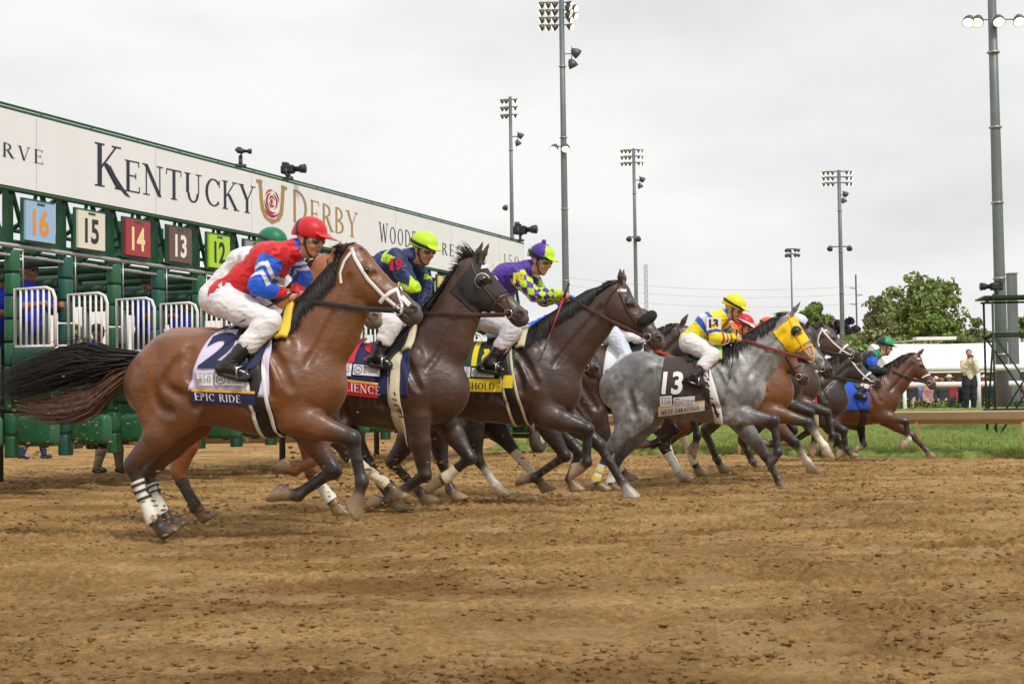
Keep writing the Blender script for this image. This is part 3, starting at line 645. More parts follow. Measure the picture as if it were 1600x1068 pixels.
m.tube([(-.14, 0, hz(522)), (-.14, 1.1, .2)], .02, 6); m.build('brace', M_SCG, sc_, True)
m = MB(); m.box((.5, .55, zt_+.035), (1.6, 1.2, .03)); m.build('platform', M_SCG, sc_)
m = MB()
for x in (-.14, 1.15): m.tube([(x, 0, .02), (x-.05, -.5, -.03)], .02, 6)
m.build('foot', M_PIPE, sc_, True)
c_ = SCF+np.array([-.03, .1, zt_+.06]); tv_camera('television_camera', 'black camera with a blue panel on the green scaffold', c_, R(185), .78, .05)
# white rails
def white_rail(name, label, y_px, d, x0, x1, zbase, r_, step, off):
    o = at_depth((x0+x1)/2, y_px, d); root = empty(name, (o[0], o[1], zbase)); tag(root, label, 'rail', 'white rails')
    zr_ = o[2]-zbase; X0 = (x0-(x0+x1)/2)/FPX*d; X1 = (x1-(x0+x1)/2)/FPX*d
    m = MB(); m.tube([(X0, 0, zr_), (X1, 0, zr_-.0)], r_, 10); m.build('rail', M_WP, root, True)
    x = X0+off
    while x < X1: MB().tube([(x, .05, 0), (x, .05, zr_)], r_*.75, 8).build('post', M_WP, root, True); x += step
white_rail('white_rail', 'upper white running rail behind the standing woman', 575, 45.5, 1180, 1780, .72, .09, 2.4, 1.55)
white_rail('white_rail', 'lower white rail in front of the hedge and crowd', 602, 55, 900, 1800, .30, .09, 2.2, .3)
# hedge
def leaf_cloud(name, pts, size, m, parent=None, rg=RNG, flat=0.0):
    n = len(pts); pts = np.asarray(pts); a = rg.normal(size=(n, 3)); a /= np.linalg.norm(a, axis=1)[:, None]; b = np.cross(a, rg.normal(size=(n, 3))); b /= np.linalg.norm(b, axis=1)[:, None]
    s = size*(.6+.8*rg.random(n))[:, None]; V = np.stack([pts-a*s*.5, pts+b*s*.32, pts+a*s*.5, pts-b*s*.32], 1).reshape(-1, 3)
    F = np.arange(4*n).reshape(n, 4); o = mesh(name, V, F, m, parent, False); return o
def leaf_mat(name, c, var=.35):
    m = mat(name, c, .75, var=var, vscale=.9, spec=.2); return m
pts = []; rg = np.random.default_rng(11)
for i in range(7000):
    x = rg.uniform(-14, 30); h_ = .30*(.75+.25*vnoise(np.array([x*1.5]), np.array([0.0]), 3)[0])
    pts.append((x, 56.5+rg.normal()*.25, .62+rg.random()*h_*1.6))
tag(leaf_cloud('hedge', pts, .14, leaf_mat('hedge leaves', srgb(84, 104, 44)), None, rg), 'low clipped green hedge under the lower white rail', 'hedge')
# ================================================================== TENTS
M_TENT = mat('white tent vinyl', srgb(238, 238, 238), .6, var=.03, vscale=.5); M_TPOLE = mat('tent pole', (.5, .5, .5), .4, metal=.5)
def tent(label, x0, x1, d, eave_py, ridge_py, depth, wall=None, front=False):
    X0 = (x0-800)/FPX*d; X1 = (x1-800)/FPX*d; yh = lambda x: 642-.014*(x-800)
    ze = CAMH+(yh(x0)-eave_py)/FPX*d; zr_ = CAMH+(yh(x0)-ridge_py)/FPX*(d+depth/2)
    root = empty('white_tent', (X0, d, 0)); tag(root, label, 'tent', 'white event tents'); W = X1-X0
    m = MB(); n = max(2, int(W/3)); rows = []
    for j, (y, z) in enumerate(((-.05, ze-.35), (-.05, ze), (depth*.25, ze+(zr_-ze)*.55), (depth*.5, zr_), (depth*.75, ze+(zr_-ze)*.55), (depth, ze), (depth, ze-.35))):
        rows.append([(W*i/n/1.0, y, z-(.05*(i % 2) if 0 < j < 6 else 0)) for i in range(n+1)])
    m.sheet(rows[::-1]); 
    for xx in (0, W): m.raw([(xx, -.05, ze-.35), (xx, -.05, ze), (xx, depth*.5, zr_), (xx, depth, ze), (xx, depth, ze-.35)], [(0, 1, 2, 3, 4)])
    m.build('roof', M_TENT, root, False)
    m = MB()
    for i in range(n+1): m.tube([(W*i/n, 0, 0), (W*i/n, 0, ze)], .06, 6); m.tube([(W*i/n, depth-.1, 0), (W*i/n, depth-.1, ze)], .06, 6)
    m.build('pole', M_TPOLE, root, True)
    if front:
        m = MB(); m.box((W/2, .12, ze/2+.3), (W, .05, ze-.6)); m.build('side_wall', M_TENT, root)
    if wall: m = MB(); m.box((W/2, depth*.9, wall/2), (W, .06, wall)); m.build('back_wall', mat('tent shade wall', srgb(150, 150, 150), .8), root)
    return root
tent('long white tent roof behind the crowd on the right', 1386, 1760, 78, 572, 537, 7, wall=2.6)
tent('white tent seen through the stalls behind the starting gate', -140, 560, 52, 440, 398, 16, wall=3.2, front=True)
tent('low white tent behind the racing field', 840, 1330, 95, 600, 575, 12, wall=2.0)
# ================================================================== PEOPLE
SKIN = srgb(206, 150, 122); SKIN2 = srgb(150, 100, 74); SKIN3 = srgb(92, 62, 48)
M_SKIN = mat('skin', attr=True, rough=.5, spec=.4, var=.06, vscale=30)
M_CLOTH = mat('silk cloth', attr=True, rough=.55, sheen=.2, bump=.55, bscale=13, bdist=.02)
M_TWILL = mat('woven cloth', attr=True, rough=.8, bump=.5, bscale=16, bdist=.02)
M_BOOT = mat('boot leather', attr=True, rough=.22, spec=.6, bump=.4, bscale=22, bdist=.012)
M_HELM = mat('helmet cover', attr=True, rough=.45, sheen=.2, bump=.12, bscale=18, bdist=.01)
M_LENS = mat('goggle lens', srgb(84, 66, 52), rough=.06, spec=.9, coat=1.0)
M_RUB = mat('black rubber', (.018, .018, .018), rough=.5)
M_GFR = mat('clear goggle frame', srgb(170, 160, 150), rough=.25)
def unit(v): v = np.array(v, float); return v/(np.linalg.norm(v)+1e-9)
class HeadF:
    def __init__(s, c, pitch, yaw, sc=1.0):
        s.c = np.array(c, float); s.pitch, s.yaw, s.k = pitch, yaw, sc
        s.f = np.array([math.cos(pitch)*math.cos(yaw), math.cos(pitch)*math.sin(yaw), math.sin(pitch)])
        s.s = np.array([-math.sin(yaw), math.cos(yaw), 0]); s.u = np.cross(s.f, s.s)
    def __call__(s, f, y, u): return s.c+(s.f*f+s.s*y+s.u*u)*s.k
def add_head(B, Hd, neck, skin, hair=None, full_hair=False):
    k = Hd.k; e = lambda f, y, u, rf, ry, ru, **kw: B.ell(Hd(f, y, u), (rf*k, ry*k, ru*k), Hd.pitch, yaw=Hd.yaw, **kw)
    e(-.008, 0, .035, .098, .076, .088, k=.02, col=hair if hair else skin)
    e(.03, 0, -.03, .062, .062, .085, k=.03, col=skin)                      # face
    B.cone(Hd(.055, 0, -.095), Hd(.02, 0, -.085), .026*k, .05*k, k=.025, col=skin)    # chin, jaw
    B.cone(Hd(.082, 0, .015), Hd(.108, 0, -.028), .010*k, .015*k, k=.012, col=skin)   # nose
    for sg in (-1, 1):
        B.cone(Hd(.077, sg*.015, .022), Hd(.066, sg*.045, .018), .010*k, .009*k, k=.012, col=skin)   # brow
        e(.070, sg*.032, .0, .012, .014, .008, k=.004, col=(.03, .02, .018))                         # eye
        e(.062, sg*.038, -.035, .022, .022, .022, k=.02, col=tuple(c*.97 for c in skin))             # cheekbone
        e(-.004, sg*.076, -.012, .020, .010, .033, k=.006, col=tuple(c*.9 for c in skin))            # ear
    e(.089, 0, -.062, .010, .022, .006, k=.006, col=(skin[0]*.75, skin[1]*.55, skin[2]*.55))           # mouth
    B.cone(neck, Hd(-.015, 0, -.07), .062*k, .056*k, k=.03, col=skin)
def add_hand(B, w_, d, palm, skin, curl=1.0, sc=1.0, thumb=None):
    """palm + four bent fingers + thumb; d: direction of the hand, palm: direction the palm faces"""
    d = unit(d); p = unit(np.array(palm)-d*np.dot(palm, d)); s = np.cross(d, p)
    th = thumb if thumb is not None else 1
    B.cone(w_, w_+d*.08*sc, .026*sc, .036*sc, .8, k=.015, col=skin)
    for q, ln in ((-1.5, .070), (-.5, .082), (.5, .086), (1.5, .078)):
        b = w_+d*.082*sc+s*q*.0185*sc; l1 = ln*.45*sc; l2 = ln*.32*sc; l3 = ln*.26*sc
        a1, a2, a3 = .55*curl+.1, 1.6*curl+.15, 2.5*curl+.2
        q1 = b+(d*math.cos(a1)+p*math.sin(a1))*l1; q2 = q1+(d*math.cos(a2)+p*math.sin(a2))*l2; q3 = q2+(d*math.cos(a3)+p*math.sin(a3))*l3
        B.cone(b, q1, .0105*sc, .0098*sc, k=.004, col=skin); B.cone(q1, q2, .0098*sc, .009*sc, k=.003, col=skin); B.cone(q2, q3, .009*sc, .008*sc, k=.003, col=skin)
    tb = w_+d*.03*sc+s*th*.028*sc; t1 = tb+(d*.7+s*th*.35+p*.5)*.045*sc; t2 = t1+(d*.8+p*.5-s*th*.35)*.032*sc
    B.cone(tb, t1, .014*sc, .0115*sc, k=.008, col=skin); B.cone(t1, t2, .0115*sc, .009*sc, k=.003, col=skin)
def limb(B, a, b, c, ra, rm, rb, rc, col, k=.03, n1='up', n2='fore', bulge=None):
    m = a+(b-a)*.4; B.cone(a, m, ra, bulge or ra*1.02, k=k, col=col, tagn=n1); B.cone(m, b, bulge or ra*1.02, rm, k=k, col=col, tagn=n1)
    q = b+(c-b)*.35; B.cone(b, q, rm, rb, k=k, col=col, tagn=n2); B.cone(q, c, rb, rc, k=k, col=col, tagn=n2)
def figure(name, label, cat, root_loc, yaw, J, wear, skin=SKIN, h=.008, group=None, hair=None):
    """J: joints in the figure's own frame. wear: clothes"""
    root = empty(name, root_loc, yaw); tag(root, label, cat, group)
    Hd = J['head']; B = Body(h); sc = J.get('sc', 1.0)
    pel, che, nk = J['pelvis'], J['chest'], J['neck']
    ft = J.get('torso_flat', .8)
    def torso(B, inf, col, nm='torso', waist=True):
        mid = (pel+che)/2
        if J.get('upright'):
            wy = 1/.72
            B.cone(pel, mid, (.115+inf)*sc, (.105+inf)*sc, 1.35, k=.05, col=col, tagn=nm); B.cone(mid, che, (.105+inf)*sc, (.125+inf)*sc, 1.35, 1.4, k=.05, col=col, tagn=nm)
        else:
            B.cone(pel, mid, (.108+inf)*sc, (.102+inf)*sc, 1.4, 1.3, k=.05, col=col, tagn=nm); B.cone(mid, che, (.102+inf)*sc, (.120+inf)*sc, 1.3, 1.4, k=.05, col=col, tagn=nm)
        B.cone(che, nk, (.125+inf)*sc, (.065+inf)*sc, 1.3, 1.0, k=.05, col=col, tagn=nm)
        for sd in 'RL':
            B.cone(che+(J['sh'+sd]-che)*.2, J['sh'+sd], (.10+inf)*sc, (.066+inf)*sc, k=.05, col=col, tagn=nm)
    def arms(B, inf, col, end=1.0):
        for sd in 'RL':
            wv = J['el'+sd]+(J['wr'+sd]-J['el'+sd])*end
            limb(B, J['sh'+sd], J['el'+sd], wv, (.062+inf)*sc, (.047+inf)*sc, (.046+inf)*sc, (.032+inf)*sc, col, n1='up'+sd, n2='fore'+sd)
    def legs(B, inf, col, end=1.0):
        for sd in 'RL':
            av = J['kn'+sd]+(J['an'+sd]-J['kn'+sd])*end
            limb(B, J['hp'+sd], J['kn'+sd], av, (.092+inf)*sc, (.060+inf)*sc, (.060+inf)*sc, (.040+inf)*sc if end > .7 else (.062+inf)*sc, col, n1='thigh'+sd, n2='shin'+sd, k=.04)
    def feet(B, inf, col):
        for sd in 'RL':
            a, t = J['an'+sd], J['to'+sd]; d = unit(t-a); 
            B.cone(a, t, (.044+inf)*sc, (.032+inf)*sc, .9, k=.03, col=col); B.ell(J['he'+sd], ((.036+inf)*sc,)*3, k=.03, col=col)
    torso(B, 0, skin); arms(B, 0, skin); legs(B, 0, skin); feet(B, -.006, skin)
    add_head(B, Hd, nk, skin, hair, False)
    for sd in 'RL':
        wv = J['wr'+sd]; d = J.get('hd'+sd, wv-J['el'+sd]); add_hand(B, wv, d, J.get('pm'+sd, (0, .3, -1)), skin if 'glove' not in wear else wear['glove'], J.get('curl', 1.0), .95*sc, thumb=J.get('th'+sd, -1 if sd == 'R' else 1))
    B.grid(); V, F = B.surf(); C, bi, bt = B.paint(V, .006); mesh('body', V, F, M_SKIN, root, True, C)
    def part(nm, fn, m, pat=None, hh=None, sig=.008, par=None):
        Q = Body(hh or h*1.1); fn(Q); Q.grid(); V, F = Q.surf(); C, bi, bt = Q.paint(V, sig)
        V0 = V
        if m in (M_CLOTH, M_TWILL, M_BOOT) and nm not in ('cap', 'hat', 'hair'): V = Q.folds(V, (.0055 if nm == 'breeches' else .0085) if m is M_CLOTH else .006, 15 if m is M_CLOTH else 12, (1, 1, 1.5), len(label)+len(nm))
        if pat: C = pat([Q.P[i]['n'] for i in range(len(Q.P))], bi, bt, V0, C)
        return mesh(nm, V, F, m, par or root, True, C)
    if 'shirt' in wear:
        s_ = wear['shirt']
        def f(Q): torso(Q, .016+s_.get('fat', 0), s_['col']); arms(Q, .013+s_.get('fat', 0), s_.get('sleeve', s_['col']), s_.get('end', .96)); Q.cone(nk-unit(Hd.c-nk)*.01, nk+unit(Hd.c-nk)*.045, .068*sc, .062*sc, k=.02, col=s_.get('collar', s_['col']), tagn='collar')
        J['shirt'] = part(s_.get('name', 'jacket'), f, s_.get('m', M_CLOTH), s_.get('pat'))
    if 'pants' in wear:
        p_ = wear['pants']
        def f(Q):
            B0 = pel+(che-pel)*.28
            Q.cone(pel-(che-pel)*.04, B0, .114*sc, .124*sc, 1.4, 1.3, k=.04, col=p_['col'], tagn='seat'); legs(Q, p_.get('fat', .013), p_['col'], p_.get('end', 1.0))
            if not J.get('upright'):
                for sd in 'RL': Q.cone(J['hp'+sd], pel+(J['hp'+sd]-pel)*.7-unit(che-pel)*.03, .10*sc, .098*sc, k=.05, col=p_['col'], tagn='seat')
        part(p_.get('name', 'breeches'), f, p_.get('m', M_CLOTH), p_.get('pat'))
    if 'boots' in wear:
        b_ = wear['boots']
        for sd in 'RL':
            def f(Q):
                k_, a, t = J['kn'+sd], J['an'+sd], J['to'+sd]
                st = k_+(a-k_)*(b_.get('top', .18)-.03); mid = k_+(a-k_)*.5
                if b_.get('top', .18) < .9:
                    Q.cone(st, mid, .073*sc, .064*sc, k=.02, col=b_.get('cuff', b_['col']), tagn='cuff'); Q.cone(mid, a, .064*sc, .047*sc, k=.02, col=b_['col'], tagn='shaft')
                Q.cone(a, t, .048*sc, .036*sc, .9, k=.03, col=b_['col'], tagn='foot'); Q.ell(J['he'+sd], (.042*sc, .04*sc, .04*sc), k=.03, col=b_['col'], tagn='foot')
                d = unit(t-a); Q.cone(J['he'+sd]+np.array([0, 0, -.030*sc]), t+np.array([0, 0, -.026*sc]), .020*sc, .018*sc, 1.8, k=.012, col=b_.get('sole', (.02, .018, .016)), tagn='sole')
            part(b_.get('name', 'boot'), f, b_.get('m', M_BOOT), b_.get('pat'))
    if 'helmet' in wear:
        e_ = wear['helmet']; k = Hd.k
        def f(Q):
            Q.ell(Hd(-.008, 0, .062), (.126*k, .104*k, .098*k), Hd.pitch, yaw=Hd.yaw, k=.01, col=e_['col'], tagn='dome')
            Q.cone(Hd(-.06, 0, .02), Hd(.02, 0, .03), .085*k, .09*k, 1.0, k=.02, col=e_['col'], tagn='dome')
            Q.ell(Hd(.03, 0, -.065), (.22*k, .2*k, .088*k), Hd.pitch-.12, yaw=Hd.yaw, k=.006, sub=True, col=(0, 0, 0))
            Q.ell(Hd(.125, 0, .042), (.055*k, .078*k, .010*k), Hd.pitch-.25, yaw=Hd.yaw, k=.012, col=e_.get('brim', e_['col']), tagn='brim')
            if e_.get('pom'): Q.ell(Hd(-.015, 0, .172), (.022*k,)*3, k=.006, col=e_['pom'], tagn='pom')
        def pt(nm, bi, bt, V, C):
            if e_.get('pat'): C = e_['pat'](Hd, V, C)
            return C
        ho = part(e_.get('name', 'helmet'), f, M_HELM, pt, hh=.007, sig=.004)
        if e_.get('band', True):
            m = MB(); n = 30
            pts = [Hd(-.008+.128*math.cos(a), .106*math.sin(a), .052-.018*math.cos(a)+.0) for a in np.linspace(0, 2*PI, n+1)]
            V = []
            for hh in (-.013, .013): V.append([p+Hd.u*hh*k for p in pts])
            V = np.array(V); cc = Hd(-.008, 0, .05); V = cc+(V-cc)*1.012
            m.sheet(V); b = m.build('goggle_strap', M_RUB, ho, True); md = b.modifiers.new('t', 'SOLIDIFY'); md.thickness = .004; md.offset = 1
    if 'goggles' in wear:
        k = Hd.k; up = wear['goggles'] == 'up'
        du, df = (.052, .045) if up else (0, 0)
        def f(Q): 
            for sg in (-1, 1): Q.ell(Hd(.068+df, sg*.034, .004+du), (.034*k, .038*k, .033*k), Hd.pitch, yaw=Hd.yaw+sg*.35, k=.02, col=srgb(60, 52, 46))
        g = part('goggles', f, M_LENS, None, hh=.006)
        def f2(Q):
            for sg in (-1, 1):
                Q.ell(Hd(.060+df, sg*.036, .004+du), (.031*k, .043*k, .040*k), Hd.pitch, yaw=Hd.yaw+sg*.35, k=.02, col=(1, 1, 1))
        part('frame', f2, M_GFR, None, hh=.006, par=g)
        m = MB()
        for sg in (-1, 1): m.tube([Hd(.05+df, sg*.066, .004+du), Hd(.0, sg*.083, .012+du), Hd(-.06, sg*.066, .03+du)], .009*k, 6, True, flat=.4)
        if not up:
            m2 = MB(); m2.tube(smooth_poly([Hd(.012, .083, .03), Hd(.02, .078, -.03), Hd(.045, .045, -.10), Hd(.062, 0, -.118), Hd(.045, -.045, -.10), Hd(.02, -.078, -.03), Hd(.012, -.083, .03)], 4), .007*k, 6, True)
            m2.build('chin_strap', M_RUB, root, True)
        m.build('strap', M_RUB, g, True)
    if 'cap' in wear:
        e_ = wear['cap']; k = Hd.k
        def f(Q):
            Q.ell(Hd(-.012, 0, .055), (.108*k, .09*k, .082*k), Hd.pitch, yaw=Hd.yaw, k=.01, col=e_['col']); Q.ell(Hd(.03, 0, -.075), (.22*k, .2*k, .10*k), Hd.pitch-.1, yaw=Hd.yaw, k=.006, sub=True, col=(0, 0, 0))
            Q.ell(Hd(.115, 0, .03), (.06*k, .07*k, .008*k), Hd.pitch-.2, yaw=Hd.yaw, k=.012, col=e_['col'])
        part('cap', f, M_TWILL, None, hh=.007)
    if 'glasses' in wear:
        m = MB()
        for sg in (-1, 1): m.ball(Hd(.082, sg*.033, .004), .021, 8, sc=(.5, 1.1, .9)); m.tube([Hd(.075, sg*.055, .01), Hd(-.01, sg*.08, .008)], .003, 4)
        m.build('sunglasses', M_RUB, root, True)
    if 'hair' in wear:
        e_ = wear['hair']; k = Hd.k
        def f(Q):
            Q.ell(Hd(-.022, 0, .045), (.098*k, .086*k, .092*k), Hd.pitch, yaw=Hd.yaw, k=.02, col=e_['col'])
            if e_.get('long'): Q.cone(Hd(-.06, 0, .02), Hd(-.07, 0, -.10), .07*k, .05*k, 1.2, k=.03, col=e_['col'])
            if e_.get('bun'): Q.ell(Hd(-.09, 0, .08), (.04*k,)*3, k=.02, col=e_['col'])
            Q.ell(Hd(.075, 0, -.03), (.075*k, .085*k, .085*k), Hd.pitch, yaw=Hd.yaw, k=.01, sub=True, col=(0, 0, 0))
        part('hair', f, M_TWILL, None, hh=.008)
    if 'hat' in wear:
        e_ = wear['hat']
        def f(Q): Q.ell(Hd(-.01, 0, .08), (.11, .095, .075), Hd.pitch, yaw=Hd.yaw, k=.01, col=e_['col']); Q.ell(Hd(-.005, 0, .05), (.20, .19, .012), Hd.pitch, yaw=Hd.yaw, k=.015, col=e_['col'])
        part('hat', f, M_TWILL, None, hh=.012)
    return root
def jockey(H, label, px, wear, skin=SKIN, pitch=-.15, yaw=-.2, h=.008, sc=1.0, hands=None, headsc=1.0, tmpl=None):
    """px: traced joints in the picture, on planes of the horse's own frame"""
    fr = H.fr
    if tmpl:      # joints borrowed from another rider, moved with the withers
        f0, p0, d = tmpl; ov = set(px); px = {**p0, **px}
        def q(k, y): return fr.px(px[k][0], px[k][1], y) if k in ov else f0.px(p0[k][0], p0[k][1], y)+np.array([d[0], 0, d[1]])
    else: q = lambda k, y: fr.px(px[k][0], px[k][1], y)
    J = dict(sc=sc, pelvis=q('pelvis', 0), chest=q('chest', 0), neck=q('neck', 0))
    J['head'] = HeadF(q('head', px.get('heady', 0.0)), pitch, yaw, headsc)
    for sd, sg in (('R', -1), ('L', 1)):
        def g(k, y):
            if k+sd in px and not (sd == 'L' and tmpl and k+'R' in ov and k+'L' not in ov): v = q(k+sd, sg*y)
            else: v = q(k+'R', -y); v[1] = sg*y
            return v
        J['sh'+sd] = g('sh', .175*sc); J['el'+sd] = g('el', .24*sc); J['wr'+sd] = g('wr', .085); J['hp'+sd] = g('hp', .115*sc); J['kn'+sd] = g('kn', px.get('kny', .25)); J['an'+sd] = g('an', px.get('any', .31)); J['to'+sd] = g('to', px.get('any', .31)+.01); J['he'+sd] = g('he', px.get('any', .31))
        J['hd'+sd] = np.array([.9, -sg*.25, -.25]); J['pm'+sd] = np.array([-.2, -sg*1.0, -.2]); J['th'+sd] = -1 if sd == 'R' else 1
    # feet clear of the horse
    for sd, sg in (('R', -1), ('L', 1)):
        for k in ('an', 'to', 'he', 'kn'):
            v = J[k+sd]; y = float(H.B.side(np.array([v[0]]), np.array([v[2]]), .055, sgn=sg)[0])
            if abs(v[1]) < abs(y) and abs(y) < .55: 
                d = sg*(abs(y)-abs(v[1])); v[1] += d
    global JT; JT = J
    return figure('person', label, 'jockey', fr.o, fr.yaw, J, wear, skin, h, 'jockeys riding the racehorses'), J
def whip(fr, a, b, label, m1=None, flap=True):
    root = empty('riding_whip', fr.o, fr.yaw); tag(root, label, 'whip')
    a = np.array(a); b = np.array(b); d = unit(b-a)
    MB().tube([a-d*.09, a+d*.06], .012, 8).build('handle', M_RUB, root, True)
    MB().tube([a+d*.05, a+(b-a)*.75], [.008, .005], 8).build('shaft', m1 or M_RUB, root, True)
    o = MB().tube([a+(b-a)*.72, a+(b-a)*.85, b], [.008, .016, .014], 8, flat=.4); o.build('popper', mat('grey felt', (.12, .12, .12), .8), root, True)
    return root
# ================================================================== HORSES
BAY = dict(main=srgb(114, 68, 34), dark=srgb(34, 27, 25), under=srgb(98, 48, 20), muzzle=srgb(80, 66, 60), mane=srgb(30, 24, 22))
DBAY = dict(main=srgb(72, 48, 36), dark=srgb(27, 22, 21), under=srgb(78, 44, 26), muzzle=srgb(70, 58, 54), mane=srgb(24, 20, 19))
BROWN = dict(main=srgb(66, 46, 37), dark=srgb(26, 21, 20), under=srgb(70, 42, 28), muzzle=srgb(66, 54, 50), mane=srgb(22, 18, 18))
BLACKISH = dict(main=srgb(46, 34, 29), dark=srgb(22, 19, 18), under=srgb(50, 34, 26), muzzle=srgb(56, 48, 45), mane=srgb(20, 17, 17))
CHESTNUT = dict(main=srgb(146, 84, 44), dark=srgb(120, 68, 36), under=srgb(140, 80, 44), muzzle=srgb(130, 104, 90), mane=srgb(132, 78, 42))
GREY = dict(main=srgb(128, 126, 125), dark=srgb(42, 41, 42), under=srgb(84, 76, 72), muzzle=srgb(140, 138, 138), dapple=1, mane=srgb(38, 36, 36))
WHITE = srgb(222, 214, 200); HOOF = srgb(150, 126, 96); DHOOF = srgb(62, 54, 50)
def coat_mat():
    m = mat('horse coat', attr=True, rough=.4, spec=.55, var=.26, vscale=5, sheen=.1, coat=.22); n = m.node_tree; b = n.nodes['Principled BSDF']; t = [q for q in n.nodes if q.type == 'TEX_COORD'][0]
    def nz(sc, st, det=5):
        q = n.nodes.new('ShaderNodeMapping'); q.inputs['Scale'].default_value = st; n.links.new(t.outputs['Object'], q.inputs['Vector']); z = n.nodes.new('ShaderNodeTexNoise'); z.inputs['Scale'].default_value = sc; z.inputs['Detail'].default_value = det; z.inputs['Roughness'].default_value = .6; n.links.new(q.outputs['Vector'], z.inputs['Vector']); return z
    a = nz(9, (1, 1, 1.6), 6); c = nz(130, (.35, 1, 1.2), 3); p1 = n.nodes.new('ShaderNodeBump'); p1.inputs['Strength'].default_value = .42; p1.inputs['Distance'].default_value = .025
    p2 = n.nodes.new('ShaderNodeBump'); p2.inputs['Strength'].default_value = .35; p2.inputs['Distance'].default_value = .004
    n.links.new(a.outputs['Fac'], p1.inputs['Height']); n.links.new(c.outputs['Fac'], p2.inputs['Height']); n.links.new(p1.outputs['Normal'], p2.inputs['Normal']); n.links.new(p2.outputs['Normal'], b.inputs['Normal'])
    r = n.nodes.new('ShaderNodeMapRange'); r.inputs['From Min'].default_value = .3; r.inputs['From Max'].default_value = .7; r.inputs['To Min'].default_value = .30; r.inputs['To Max'].default_value = .56; w_ = nz(4, (1, 1, 1), 6)
    n.links.new(w_.outputs['Fac'], r.inputs['Value']); n.links.new(r.outputs['Result'], b.inputs['Roughness']); return m
M_COAT = coat_mat()
M_HAIR = {}
def hair_mat(c):
    k = tuple(round(v, 3) for v in c)
    if k not in M_HAIR: M_HAIR[k] = mat('horse hair %d' % len(M_HAIR), c, rough=.5, var=.3, vscale=30)
    return M_HAIR[k]
M_EYE = mat('horse eye', (.012, .008, .006), rough=.06, spec=.8)
def leather(c, name, rough=.45): return mat(name, c, rough=rough, bump=.15, bscale=150, bdist=.002)
M_BLK = leather((.016, .015, .015), 'black leather'); M_BRN = leather(srgb(70, 42, 28), 'brown leather'); M_WHT = mat('white strap', (.78, .78, .76), rough=.55, bump=.15, bscale=120, bdist=.002)
M_ORG = leather(srgb(176, 84, 36), 'orange rubber rein'); M_RED = mat('red rein', srgb(190, 62, 44), rough=.5); M_YEL = mat('yellow strap', srgb(238, 160, 20), rough=.55)
M_STEEL = mat('bit steel', (.55, .55, .54), rough=.25, metal=1)
M_CREAM = mat('cream elastic', srgb(214, 202, 172), rough=.8, bump=.2, bscale=200, bdist=.002)
M_BANDW = mat('white bandage', srgb(226, 222, 212), rough=.85, var=.1, vscale=25, bump=.3, bscale=120, bdist=.002)
M_BANDB = mat('dark bandage', srgb(66, 60, 56), rough=.85, bump=.3, bscale=120, bdist=.002)
M_SOFTY = mat('yellow sponge', srgb(232, 200, 70), rough=.8); 

def skel(fr, sp):
    """traced side outline of one horse -> metric joints in the horse's own frame"""
    S = {}
    def c(px, py, r, w): 
        p = fr.px(px, py); d = (fr.o+fr.f*p[0])[1]; return (p[0], 0.0, p[2], r*d/FPX, w)
    if 'torso' in sp: S['torso'] = [c(*t) for t in sp['torso']]
    if 'neck' in sp: S['neck'] = [c(*t) for t in sp['neck']]
    if 'poll' in sp: S['poll'] = fr.px(*sp['poll']); S['nose'] = fr.px(*sp['nose'])
    for k, y in (('hn', -.15), ('hf', .15), ('fn', -.13), ('ff', .13)):
        if k in sp: S[k] = [fr.px(q[0], q[1], y*(1-.06*i)) for i, q in enumerate(sp[k])]
    return S
def shift(S, d):
    T = {}
    for k, v in S.items():
        if k in ('torso', 'neck'): T[k] = [(t[0]+d[0], 0, t[2]+d[1], t[3], t[4]) for t in v]
        elif k in ('poll', 'nose'): T[k] = v+np.array([d[0], 0, d[1]])
        else: T[k] = [p+np.array([d[0], 0, d[1]]) for p in v]
    return T
class Horse: pass
def head_frame(S):
    a = S['nose']-S['poll']; a[1] = 0; Lh = np.linalg.norm(a); a = a/Lh; b = np.array([a[2], 0, -a[0]])   # b towards the jaw
    if b[2] > 0 and a[0] > 0: b = -b
    return S['poll'], a, b, Lh
